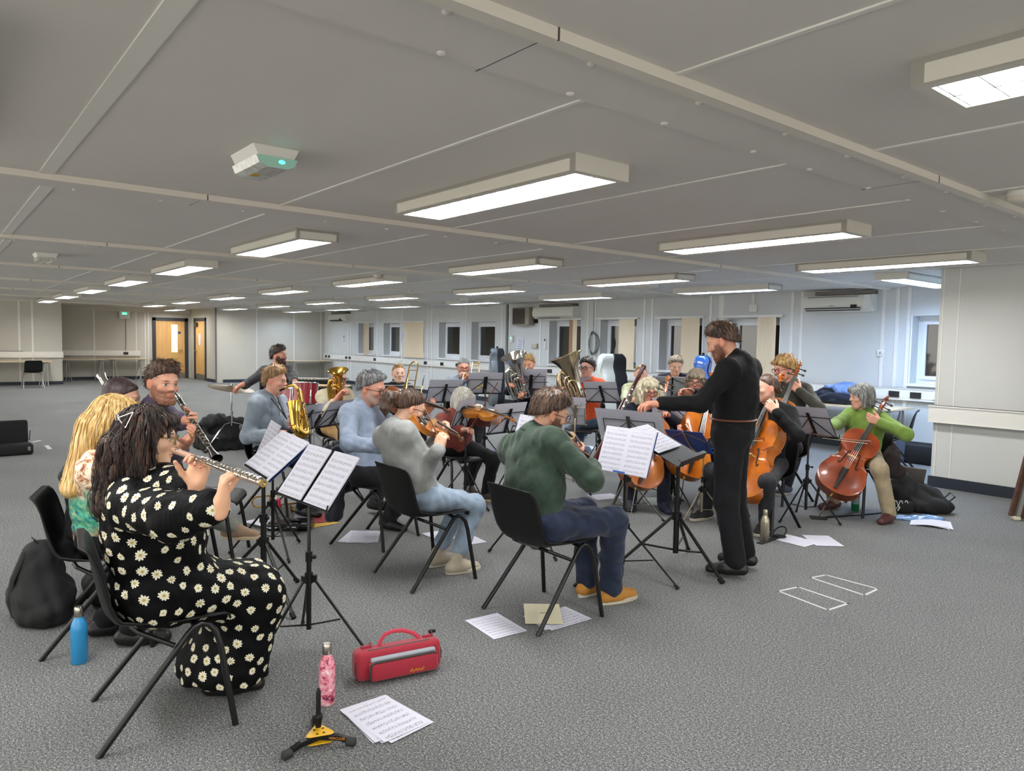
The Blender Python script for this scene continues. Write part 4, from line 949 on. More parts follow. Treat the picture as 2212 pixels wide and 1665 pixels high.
# ------------------------------------------------------------------ chairs
def make_chair():
    t = thing('plastic_chair', '', 'chair')
    prof = [(.235, .405), (.228, .428), (.205, .443), (.14, .443), (.05, .434), (-.05, .428), (-.13, .430), (-.18, .446), (-.212, .49), (-.228, .55), (-.241, .62), (-.254, .69), (-.266, .742), (-.279, .762), (-.294, .767)]
    P = np.array(prof); L = np.r_[0, np.cumsum(np.linalg.norm(np.diff(P, axis=0), axis=1))]; L /= L[-1]
    def fn(u, v):
        y, z = np.interp(v, L, P[:, 0]), np.interp(v, L, P[:, 1]); dy, dz = (np.interp(min(v+.03, 1), L, P[:, k])-np.interp(max(v-.03, 0), L, P[:, k]) for k in (0, 1)); n = nrm((0, -dz, dy)) if True else 0
        n = n*(1 if n[1] > -.2 or n[2] > 0 else 1); q = 2*u-1
        w = np.interp(v, [0, .05, .12, .35, .5, .62, .8, .93, .98, 1], [.16, .195, .215, .225, .222, .212, .215, .205, .185, .15])
        lift = np.interp(v, [0, .1, .3, .5, .7, .9, 1], [0, .004, .022, .045, .032, .018, .0])*abs(q)**3.2
        nn = np.array([0, dz, -dy]); nn = nrm(nn) if (nn[2] > 0 or nn[1] > 0) else -nrm(nn)
        if v < .45 and nn[2] < 0: nn = -nn
        if v >= .45 and nn[1] < 0: nn = -nn
        return np.array([q*w, y, z])+nn*lift
    MB().grid(fn, 18, 34).build('seat_shell', BLACK, t, smooth=180, solid=.007)
    for s in (-1, 1):
        m = MB(); m.tube([(s*.25, .235, 0), (s*.222, .185, .33), (s*.216, .17, .385), (s*.208, .145, .415), (s*.203, .12, .423), (s*.203, .09, .41), (s*.205, .07, .39)], .0128, 10); m.build('leg', BLACKM, t)
        m = MB(); m.tube([(s*.205, .07, .39), (s*.22, -.06, .23), (s*.243, -.245, 0)], .0128, 10); m.build('leg', BLACKM, t)
        m = MB(); m.tube([(s*.205, .09, .415), (s*.12, .10, .425), (0, .10, .425)], .011, 8); m.tube([(s*.209, .02, .355), (s*.15, -.10, .41), (s*.10, -.12, .418)], .010, 8); m.build('seat_rail', BLACKM, t)
    return t
CH0 = make_chair(); _chu = [False]
def chair(x, y, yaw, label, z=0.):
    o = CH0 if not _chu[0] else dup(CH0); _chu[0] = True
    o.location = (x, y, z); o.rotation_euler = (0, 0, math.radians(yaw-90)); o['label'] = label; o['group'] = 'black plastic chairs'
    return o
def chair_for(key, label, back=.0, dyaw=0):
    I = PEOPLE[key]; a = math.degrees(math.atan2(I['F'][1], I['F'][0]))+dyaw; c = I['Pv']+I['F']*(.085-back); return chair(c[0], c[1], a, label)
# ------------------------------------------------------------------ sheet music
def page_mat(name, contrast, paper='cbcbd6', rows=9.):
    t = NT(name); t.set(.75, spec=.2); tc = t.n('ShaderNodeTexCoord'); sx = t.n('ShaderNodeSeparateXYZ'); t.l(tc.outputs['UV'], sx.inputs[0]); X, Y = sx.outputs[0], sx.outputs[1]
    v = t.math('MULTIPLY', Y, rows); f = t.math('FRACT', v); row = t.math('FLOOR', v)
    inb = t.math('MULTIPLY', t.math('GREATER_THAN', f, .30), t.math('LESS_THAN', f, .70))
    lines = t.math('LESS_THAN', t.math('FRACT', t.math('MULTIPLY', t.math('SUBTRACT', f, .3), 12.5)), .3)
    cb = t.n('ShaderNodeCombineXYZ'); t.l(t.math('MULTIPLY', X, 46.), cb.inputs[0]); t.l(t.math('MULTIPLY', v, 5.), cb.inputs[1]); t.l(row, cb.inputs[2])
    nz = t.n('ShaderNodeTexNoise'); nz.inputs['Scale'].default_value = 1.; nz.inputs['Detail'].default_value = 1.; t.l(cb.outputs[0], nz.inputs['Vector'])
    notes = t.math('MULTIPLY', t.math('GREATER_THAN', nz.outputs['Fac'], .60), t.math('MULTIPLY', t.math('GREATER_THAN', f, .26), t.math('LESS_THAN', f, .78)))
    cb2 = t.n('ShaderNodeCombineXYZ'); t.l(t.math('MULTIPLY', X, 90.), cb2.inputs[0]); t.l(row, cb2.inputs[1])
    nz2 = t.n('ShaderNodeTexNoise'); nz2.inputs['Scale'].default_value = 1.; t.l(cb2.outputs[0], nz2.inputs['Vector'])
    stems = t.math('MULTIPLY', t.math('GREATER_THAN', nz2.outputs['Fac'], .62), inb)
    ink = t.math('MAXIMUM', t.math('MAXIMUM', t.math('MULTIPLY', t.math('MULTIPLY', lines, inb), .55), t.math('MULTIPLY', stems, .5)), t.math('MULTIPLY', notes, .95))
    mar = t.math('MULTIPLY', t.math('MULTIPLY', t.math('GREATER_THAN', X, .09), t.math('LESS_THAN', X, .92)), t.math('MULTIPLY', t.math('GREATER_THAN', Y, .04), t.math('LESS_THAN', Y, .93)))
    ti = t.math('MULTIPLY', t.math('MULTIPLY', t.math('GREATER_THAN', X, .46), t.math('LESS_THAN', X, .54)), t.math('MULTIPLY', t.math('GREATER_THAN', Y, .95), t.math('LESS_THAN', Y, .958)))
    ink = t.math('MULTIPLY', t.math('MAXIMUM', t.math('MULTIPLY', ink, mar), t.math('MULTIPLY', ti, .6)), contrast)
    t.base(t.mix(ink, paper, '22222a')); return t.m
PRINT = page_mat('printed music page', .68); FAINT = page_mat('back of music page', .16, 'bdbdc8'); CREAMP = mat('cream cover paper', 'd9d3b4', .8)
PRINT6 = page_mat('printed music page six staves', .8, rows=7.); TEXTP = page_mat('printed notes page', .5, rows=22.)
def page(parent, c, r, u, w, h, m=None, curl=.0, name='page', back=None, th=.0008, nu=6):
    """one sheet: printed front, plainer back, slightly curled"""
    r, u = nrm(r), nrm(u); n = np.cross(r, u); V, F, uv, mi = [], [], [], []; nv = 6
    for side in (0, 1):
        b = len(V)
        for j in range(nv+1):
            for i in range(nu+1):
                a, q = i/nu, j/nv; cu = curl*(math.sin(a*PI)*.6+.4*(2*a-1)**2*(q))
                V.append(np.asarray(c)+r*(a-.5)*w+u*(q-.5)*h+n*(cu-(th if side else 0)))
        for j in range(nv):
            for i in range(nu):
                f = [b+j*(nu+1)+i, b+j*(nu+1)+i+1, b+(j+1)*(nu+1)+i+1, b+(j+1)*(nu+1)+i]; q = [(i/nu, j/nv), ((i+1)/nu, j/nv), ((i+1)/nu, (j+1)/nv), (i/nu, (j+1)/nv)]
                F.append(f[::-1] if side else f); uv += q[::-1] if side else q; mi.append(side)
    me = bpy.data.meshes.new(name); me.from_pydata([tuple(map(float, v)) for v in V], [], F); ul = me.uv_layers.new(name='UVMap')
    ul.data.foreach_set('uv', np.array(uv, np.float32).ravel())
    for x in (m or PRINT, back or FAINT): me.materials.append(x)
    me.polygons.foreach_set('material_index', mi); me.polygons.foreach_set('use_smooth', [True]*len(F)); me.update()
    return link(name, me, parent)
def sheets(label, c, r, u, w, h, front, n=2, gap=.0, curl=.006, mats=None, group='sheet music on the stands'):
    t = thing('sheet_music', label, 'sheet music', c, group=group); r, u = nrm(r), nrm(u); rr = r*front
    pw = (w-gap)/n
    for i in range(n):
        x = (i-(n-1)/2)*(pw+gap); page(t, rr*x, rr, u, pw, h, m=None if mats is None else mats[i], curl=curl*(1 if i % 2 else .7))
        if curl and n <= 2: page(t, rr*(x+.004)-np.cross(rr, u)*.003-u*.004, rr, u, pw, h, curl=curl, m=PRINT)
    return t
def stand(label, c, r, u, w, h, front, base=None, metal=None, desk=None, pages=True, plabel='', n=2, gap=0., wide=.46, z0=None, feet=.30, leg_rot=0., thick=1., spine=.030, dh=.24, curl=.006, pmats=None, lip=.045, lw=1., ledge=None):
    metal = metal or BLACKM; c = np.array(c, float); r, u = nrm(r), nrm(u); nn = np.cross(r, u); P = nn*front; dc = c-P*.016
    b = np.array([dc[0]-P[0]*.02, dc[1]-P[1]*.02, 0]) if base is None else np.array([base[0], base[1], 0.])
    t = thing('music_stand', label, 'music stand', b, group='music stands'); o = b
    bot = dc-u*h/2; D = lambda x, y: bot+r*x+u*y-o
    ht = bot[2]+.03; hub = np.array([0, 0, .36 if ht > .7 else .30])
    MB().cyl((0, 0, .10), (0, 0, ht*.62), .0125*thick).build('lower_tube', metal, t); 
    top = D(0, .07)-P*.01
    m = MB(); m.tube([(0, 0, ht*.58), (0, 0, ht-.06), top], .009*thick, 8); m.build('upper_tube', metal, t)
    m = MB(); m.cyl((0, 0, ht*.62-.03), (0, 0, ht*.62+.02), .017*thick); m.cyl((0, 0, ht*.62), (.035, 0.01, ht*.62), .006); m.ball((.038, .011, ht*.62), .011, 8, 6); m.build('clamp', BLACK, t)
    m = MB(); m.cyl(hub-(0, 0, .025), hub+(0, 0, .03), .020*thick)
    for k in range(3): a = leg_rot+k*2*PI/3; m.box(hub+(.024*math.cos(a), .024*math.sin(a), 0), (.03, .02, .035), rotz(a))
    m.build('collar', BLACK, t)
    for k in range(3):
        a = leg_rot+k*2*PI/3; d = np.array([math.cos(a), math.sin(a), 0]); m = MB(); m.tube([hub+d*.025, d*feet+(0, 0, .012)], .0075*thick, 6); lg = m.build('leg', metal, t)
        MB().tube([d*feet*.93+(0, 0, .012+.36*.05), d*feet*1.01+(0, 0, .009)], .011*thick, 8).build('foot', BLACK, lg)
        m = MB(); mid = hub*.45+d*feet*.55; m.tube([(0, 0, .12), mid], .0045*thick, 5); m.build('brace', metal, t)
    if desk == 'wire':
        m = MB(); m.box(D(0, dh*.5), (spine, .008, dh*1.05), np.array([r, P, u]).T); m.build('spine', metal, t, smooth=0)
        m = MB(); W = wide/2; tr = .0045*thick
        m.tube([D(-W, 0)+P*.02, D(W, 0)+P*.02], tr, 6); m.box(D(0, .0)+P*.008, (wide, .026, .007), np.array([r, P, u]).T)
        m.tube([D(-W, .0)+P*.02, D(-W, .025)+P*.03], tr, 6); m.tube([D(W, .0)+P*.02, D(W, .025)+P*.03], tr, 6); m.build('ledge', metal, t)
        m = MB()
        for s in (-1, 1): m.tube([D(0, dh*.85), D(s*W*.95, dh*.85)], tr, 6); m.tube([D(0, dh*.82), D(s*W*.93, .0)], tr, 6); m.tube([D(s*W*.95, dh*.85), D(s*W*.97, 0)], tr, 6)
        m.build('desk_arms', metal, t)
    elif desk == 'open':            # square-armed folding desk
        m = MB(); m.box(D(0, dh*.45), (spine, .008, dh*.9), np.array([r, P, u]).T); m.build('spine', metal, t, smooth=0)
        m = MB(); W = wide/2; tr = .0045
        m.tube([D(-W*1.1, 0), D(W*1.05, 0)], tr*1.4, 6); m.build('ledge', metal, t)
        m = MB(); m.tube([D(-W, dh*.42), D(W, dh*.42)], tr, 6); m.tube([D(-W*.8, dh*.8), D(W*.8, dh*.8), D(W*.8, 0)], tr, 6)
        for s in (-1, 1): m.tube([D(0, dh*.4), D(s*W*.5, dh)], tr, 6)
        m.build('desk_arms', metal, t)
    elif desk is not None:           # solid plate
        m = MB(); m.box(D(0, h/2)-P*.0, (w, .004, h), np.array([r, P, u]).T); pl = m.build('desk_plate', desk, t, smooth=0)
        m = MB(); m.box(D(0, 0)+P*lip*.5, (w*lw, lip, .004), np.array([r, P, u]).T); m.box(D(0, lip*.28)+P*lip, (w*lw, .004, lip*.6), np.array([r, P, u]).T); m.build('ledge', ledge or desk, t, smooth=0)
        m = MB(); tr = .004
        m.box(D(0, h*.5)-P*.006, (.02, .006, h), np.array([r, P, u]).T)
        for s in (-1, 1): m.tube([D(0, h*.95)-P*.008, D(s*w*.48, h*.6)-P*.008, D(s*w*.3, 0)-P*.008], tr, 5)
        m.build('desk_arms', metal, t)
    if pages: sheets(plabel or 'open sheet music on the '+label, c, r, u, w, h, front, n, gap, curl, pmats)
    return t
# ------------------------------------------------------------------ bowed strings
OUT = np.array([(.0, 0), (.006, .075), (.03, .14), (.075, .19), (.13, .215), (.19, .220), (.25, .208), (.30, .186), (.328, .180), (.335, .186), (.342, .172), (.37, .138), (.41, .120), (.45, .118), (.48, .132), (.505, .156), (.511, .162), (.522, .154), (.56, .164), (.61, .170), (.655, .164), (.70, .142), (.735, .10), (.751, .055), (.755, .0)])
def _fine(o, k=3):
    t = np.arange(len(o)); n = len(o); out = []
    for i in range(n-1):
        p0, p1, p2, p3 = o[max(i-1, 0)], o[i], o[i+1], o[min(i+2, n-1)]
        for j in range(k): u = j/k; out.append(.5*(2*p1+(p2-p0)*u+(2*p0-5*p1+4*p2-p3)*u*u+(3*p1-p0-3*p2+p3)*u**3))
    return np.array(out+[o[-1]])
OUT = np.maximum(_fine(OUT), 0)
def bowed(name, label, cat, bottom, scroll, face, size, wood, depth_k=1., endpin=0., chin=False, group=None, endtip=None, edge='b5702e', dark=None):
    """cello family: bottom of the body, scroll end, direction the front faces, size 1 = full cello"""
    B = np.array(bottom, float); S = np.array(scroll, float); z = nrm(S-B); y = nrm(np.array(face, float)-z*(np.array(face, float)@z)); x = np.cross(y, z)
    k = size; t = thing(name, label, cat, B, group=group); bx = np.array([x, y, z])
    def G(px, py, pz): return (px*x+py*y+pz*z)*k
    rd = .060*depth_k; poly = [(w, h) for h, w in OUT]+[(-w, h) for h, w in OUT[-2:0:-1]]
    m = MB(); m.prism([(a*k*.985, b*k) for a, b in poly], -rd*k, rd*k, B=np.array([x, z, y])); body = m.build('ribs', wood, t, smooth=50)
    def plate(nm, sgn):
        m = MB(); rings = [(1.0, rd-.001), (1.012, rd+.002), (1.012, rd+.006), (1.0, rd+.008), (.95, rd+.007), (.80, rd+.017), (.55, rd+.026), (.28, rd+.031), (.02, rd+.032)]; V = []; N = len(poly)
        for sc_, hh in rings:
            for a, b in poly: V.append(G(a*sc_*.99, sgn*hh, .38+(b-.38)*(sc_ if sc_ < 1 else 1+(sc_-1)*.5)))
        F = [tuple((i*N+j, i*N+(j+1) % N, (i+1)*N+(j+1) % N, (i+1)*N+j)[::int(-sgn)]) for i in range(len(rings)-1) for j in range(N)]
        for i, f in enumerate(F): m.mi = 1 if 1 <= i//N < 3 else 0; m.f.append(f); m.m.append(m.mi)
        m.v = [tuple(map(float, v)) for v in V]; return m.build(nm, [wood, mat('plate edge '+edge, edge, .4)], t, smooth=40)
    top = plate('front_plate', 1); plate('back_plate', -1)
    ebony = mat('ebony', '15120f', .35); m = MB()
    def arch(a, b):
        w_ = max(np.interp(b, OUT[:, 0], OUT[:, 1]), .02); q = max(abs(a)/w_, abs(b-.38)/.377); return rd+np.interp(q, [.02, .28, .55, .80, .95, 1.], [.032, .031, .026, .017, .007, .008])
    for s in (-1, 1):
        pts = [G(s*a, arch(a, b)+.0012, b) for a, b in ((.041, .440), (.041, .452), (.048, .461), (.056, .453), (.059, .43), (.063, .395), (.068, .355), (.072, .318), (.077, .297), (.086, .290), (.093, .299), (.092, .311))]
        m.tube(pts, np.array([.007, .005, .004, .004, .0055, .006, .006, .0055, .004, .004, .005, .007])*k+.0004, 6)
    m.build('sound_holes', mat('dark hole', '0c0806', .8), top)
    hb = .085 if size > .8 else .095
    m = MB(); pol = [(-.045, 0), (-.040, .03), (-.045, .065), (-.02, .085), (.02, .085), (.045, .065), (.040, .03), (.045, 0), (.025, .0), (.015, .02), (-.015, .02), (-.025, 0)]
    m.prism([(a*k, b*k) for a, b in pol], -.005*k, .005*k, G(0, rd+.026, .375), np.array([x, y, z])); m.build('bridge', mat('maple bridge', 'd2ab74', .5), t, smooth=0)
    m = MB(); V = []
    def taper(w0, w1, p0, p1, h, nm, mm):
        m = MB(); q = []
        for (w_, p) in ((w0, p0), (w1, p1)): q += [G(p[0]-w_, p[1], p[2]), G(p[0]+w_, p[1], p[2]), G(p[0]+w_*.7, p[1]+h, p[2]), G(p[0]-w_*.7, p[1]+h, p[2])]
        m.add(q, [(0, 3, 2, 1), (4, 5, 6, 7), (0, 1, 5, 4), (1, 2, 6, 5), (2, 3, 7, 6), (3, 0, 4, 7)]); return m.build(nm, mm, t, smooth=0)
    taper(.013, .032, (0, rd+.028, .02), (0, rd+.060, .25), .012, 'tailpiece', ebony)
    taper(.031, .0155, (0, rd+.078, .46), (0, rd+.036, 1.03), .013, 'fingerboard', ebony)
    m = MB(); m.tube([G(0, rd-.02, .735), G(0, rd+.0, .76), G(0, rd+.022, .80), G(0, rd+.024, 1.02)], [.036*k, .027*k, .019*k, .0155*k], 10); m.build('neck', wood, t)
    m = MB(); m.tube([G(0, rd+.026, 1.02), G(0, rd+.020, 1.08), G(0, rd+.0, 1.14), G(0, rd-.022, 1.185)], [.018*k, .020*k, .019*k, .016*k], 8)
    sp = [G(0, rd-.018+r_*math.cos(a), 1.205+r_*math.sin(a)) for a, r_ in zip(np.linspace(PI*.9, -PI*2.6, 26), np.linspace(.036, .008, 26))]
    m.tube(sp, np.linspace(.015*k, .008*k, 26), 8); m.ball(G(0, rd-.018, 1.205), (.027*k, .012*k, .012*k), 10, 6, bx.T); m.build('scroll', wood, t)
    m = MB()
    for i, (s, zz) in enumerate(((1, 1.05), (-1, 1.08), (1, 1.11), (-1, 1.14))):
        a, b = G(0, rd+.018-.05*(zz-1.05), zz), G(s*.062, rd+.016-.05*(zz-1.05), zz); m.cyl(a-(b-a)*.4, b, .006*k); m.ball(b+(b-a)*.15, np.array([.016, .008, .014])*k, 8, 6, bx.T)
    m.build('pegs', ebony, t)
    m = MB()
    for i in range(4): q = (i-1.5); m.tube([G(q*.011, rd+.069, .24), G(q*.017, rd+.112, .375), G(q*.0065, rd+.050, 1.03)], .0011*k+.0006, 4)
    m.build('strings', mat('steel string', 'b8b6b0', .3, .8), t)
    if endpin:
        e = G(0, 0, -.02); tip = (np.array(endtip, float)-B) if endtip is not None else G(0, 0, -endpin)
        MB().tube([G(0, 0, .01), e], [.016*k, .012*k], 10).ball(e, .014*k, 8, 6).build('endpin_collar', mat('brass collar', 'b99a55', .3, .9), t); MB().tube([e, tip], .0055, 8).build('endpin', mat('endpin steel', 'b9b3a4', .25, .9), t)
    if chin: m = MB(); m.ball(G(-.10, rd+.05, .045), np.array([.08, .022, .055])*k, 12, 8, bx.T); m.build('chin_rest', ebony, t)
    return t, G, B
def wood(name, a, b, c): t = NT(name); t.set(.28, coat=.5, spec=.5); t.base(t.ramp(t.noise(3.2, 5, sc=(1.6, 1.6, 1.)), [(.3, a), (.52, b), (.72, c)])); return t.m
def bow(label, frog, tip, up=(0, 0, 1), group='bows'):
    f = np.array(frog, float); q = np.array(tip, float); d = nrm(q-f); L = np.linalg.norm(q-f); u = nrm(np.array(up, float)-d*(np.array(up, float)@d)); t = thing('bow', label, 'bow', f, group=group)
    m = MB(); m.tube([d*(x*L)+u*(.02-.012*math.sin(x*PI)) for x in np.linspace(-.03, 1, 14)]+[d*L*1.005-u*.004], .0046, 6); m.build('stick', mat('bow stick', '6b3a1e', .35), t)
    m = MB(); m.box(d*L*.5-u*.004, (.9*L, .008, .0025), np.array([d, np.cross(u, d), u]).T); m.build('hair', mat('bow hair', 'd9cfb4', .6), t, smooth=0)
    m = MB(); m.box(d*.03+u*.006, (.05, .014, .022), np.array([d, np.cross(u, d), u]).T); m.build('frog', BLACK, t, smooth=0)
    return t
# ------------------------------------------------------------------ wind instruments
GOLD = mat('lacquered brass', 'cfa54c', .22, 1.); SILV = mat('silver plate', 'd3cfc8', .15, 1.); GOLDL = mat('pale brass', 'c9a659', .22, 1.); AGED = mat('aged silver brass', 'b9a78a', .2, 1.); WOODB = mat('grenadilla black', '17140f', .3, coat=.3); MAROON = mat('bassoon maple', '4a1512', .25, coat=.4)
def line(t, name, pts, r, m, n=10, caps=True): mb = MB(); mb.tube(pts, r, n, caps=caps); return mb.build(name, m, t)
def flute(label, mouth, end, cat='flute', keys=True):
    a = np.array(mouth, float); b = np.array(end, float); d = nrm(b-a); t = thing('flute', label, cat, a); L = np.linalg.norm(b-a); x, y, _ = basis(d)
    up = nrm(np.array([0, 0, 1.])-d*d[2]); sd = np.cross(d, up)
    line(t, 'head_joint', [-d*.055, d*.16], .0115, mat('rosy silver head joint', 'd9b39b', .38, .55), 14); MB().ball(up*.008, np.array([.016, .011, .004]), 12, 6, np.array([d, sd, up]).T).build('lip_plate', SILV, t)
    line(t, 'body_joint', [d*.15, d*(L*.99)], .0102, SILV, 14); m = MB()
    m.lathe([(.0102, 0), (.0122, .002), (.0122, .012), (.0085, .012), (.0085, -.05)], d*(L-.012), d, 14, caps=False); m.build('open_end', mat('brass bore', 'a98a45', .35, .9), t)
    m = MB()
    for q in (.155, .175, .2, L-.17): m.tube([d*q, d*(q+.006)], .0128, 14)
    m.build('rings', SILV, t)
    m = MB(); xs = np.linspace(.24, L-.03, 17)
    for i, q in enumerate(xs):
        m.cyl(d*q+up*.010, d*q+up*.016, .0085 if i % 3 else .0062, n=10)
        if i % 4 == 1: m.ball(d*(q+.008)+up*.014+sd*.010, .0035, 6, 4)
    m.tube([d*.23+up*.009+sd*.010, d*(L-.03)+up*.009+sd*.010], .0022, 5); m.tube([d*.23+up*.006-sd*.011, d*(L-.05)+up*.006-sd*.011], .0022, 5)
    for q in xs[::2]: m.tube([d*q+sd*.010+up*.002, d*q+sd*.012+up*.012], .0024, 5)
    m.build('keywork', SILV, t); return t, d, up
def clarinet(label, mouth, bell, m0=None, keymat=None, name='clarinet', r=.0145, bellr=.034):
    m0 = m0 or WOODB; keymat = keymat or SILV
    a = np.array(mouth, float); b = np.array(bell, float); d = nrm(b-a); L = np.linalg.norm(b-a); t = thing(name, label, name.replace('_', ' '), a); x, y, _ = basis(d)
    tc = nrm(CO-a); f = nrm(tc-d*(tc@d)); sd = np.cross(d, f)
    MB().tube([-d*.0, d*.04, d*.09], [.006, .011, .0135], 12).build('mouthpiece', m0, t); m = MB(); m.tube([d*.045, d*.07], .0145, 12); m.build('ligature', keymat, t)
    MB().tube([d*.085, d*.15], [.016, .0155], 14).build('barrel', m0, t); MB().tube([d*.15, d*(L*.55)], r, 14).build('upper_joint', m0, t); MB().tube([d*(L*.55), d*(L-.09)], [r, r*1.05], 14).build('lower_joint', m0, t)
    MB().lathe([(r*1.1, 0), (r*1.2, .03), (bellr*.75, .07), (bellr, .10), (bellr*.92, .10), (r, .05)], d*(L-.10), d, 20).build('bell', m0, t)
    m = MB()
    for q in (.085, .15, L*.55, L-.1): m.tube([d*(q-.004), d*(q+.004)], r*1.16, 14)
    for i, q in enumerate(np.linspace(.18, L-.13, 13)):
        s = 1 if i % 2 else -1; m.cyl(d*q+f*r*.9, d*q+f*(r+.006), .0078, n=10); m.ball(d*(q+.012)+f*(r+.002)+sd*s*.010, (.006, .006, .004), 8, 5)
        m.tube([d*q+f*r+sd*s*.011, d*(q+.035)+f*r+sd*s*.011], .0022, 5)
    m.tube([d*.17+f*r*.6+sd*r, d*(L-.14)+f*r*.6+sd*r], .0024, 5); m.tube([d*.17+f*r*.6-sd*r, d*(L-.14)+f*r*.6-sd*r], .0024, 5); m.build('keywork', keymat, t); return t
def saxophone(label, mouth, low, face, belld=None):
    a = np.array(mouth, float); b = np.array(low, float); z = nrm(a-b); f = nrm(np.array(face, float)-z*(np.array(face, float)@z)); s = np.cross(z, f); t = thing('saxophone', label, 'saxophone', a)
    L = np.linalg.norm(a-b); o = b-a; top = o+z*(L-.10)-f*.10
    line(t, 'mouthpiece', [-f*(-.03)+z*.004, -f*.03+z*.0], [.007, .011], BLACK, 10)
    f2 = f
    line(t, 'neck', [-f*.02*0+f2*.02, f2*.06+z*.012, f2*.11+z*.002, f2*.135-z*.05], [.010, .011, .013, .0145], GOLD, 12)
    st = f2*.135-z*.05; en = o+f2*.135
    MB().tube([st, st*.5+en*.5, en], [.015, .024, .034], 16).build('body_tube', GOLD, t)
    f3 = f2 if belld is None else nrm(np.array(belld, float)-z*(np.array(belld, float)@z))
    bw = [en+f3*(.06-.06*math.cos(q))-z*.06*math.sin(q) for q in np.linspace(0, PI, 10)]; MB().tube(bw, np.linspace(.034, .042, 10), 16).build('bow', GOLD, t)
    be = bw[-1]; MB().tube([be, be+z*.12+f2*.01], [.042, .05], 16, caps=False).lathe([(.05, 0), (.056, .05), (.070, .09), (.062, .09), (.05, .045), (.04, -.02)], be+z*.12+f2*.01, nrm(z+f2*.15), 20, caps=False).build('bell', GOLD, t)
    m = MB()
    for i, q in enumerate(np.linspace(.05, .95, 13)):
        p = st*(1-q)+en*q; r_ = .016+.018*q; c_ = p+nrm(-f2*.2+s*(.8 if i % 2 else -.8)+f2*.5)*r_; m.lathe([(.0, .006), (.013+.006*q, .005), (.013+.006*q, 0)], c_, nrm(c_-p), 12); m.tube([c_+s*.012, c_+s*.012+(en-st)*.05], .0026, 5)
    for sg in (-1, 1): m.tube([st+s*sg*.022, en+s*sg*.042], .003, 5); m.tube([st+f2*.02+s*sg*.012, en+f2*.035+s*sg*.02], .0026, 5)
    for q in (.2, .5, .8): c_ = be+z*.17*q+f2*.05; m.lathe([(.0, .008), (.024, .006), (.024, 0)], c_+s*.02, nrm(f2+s*.4), 12)
    m.build('keywork', GOLDL, t); return t
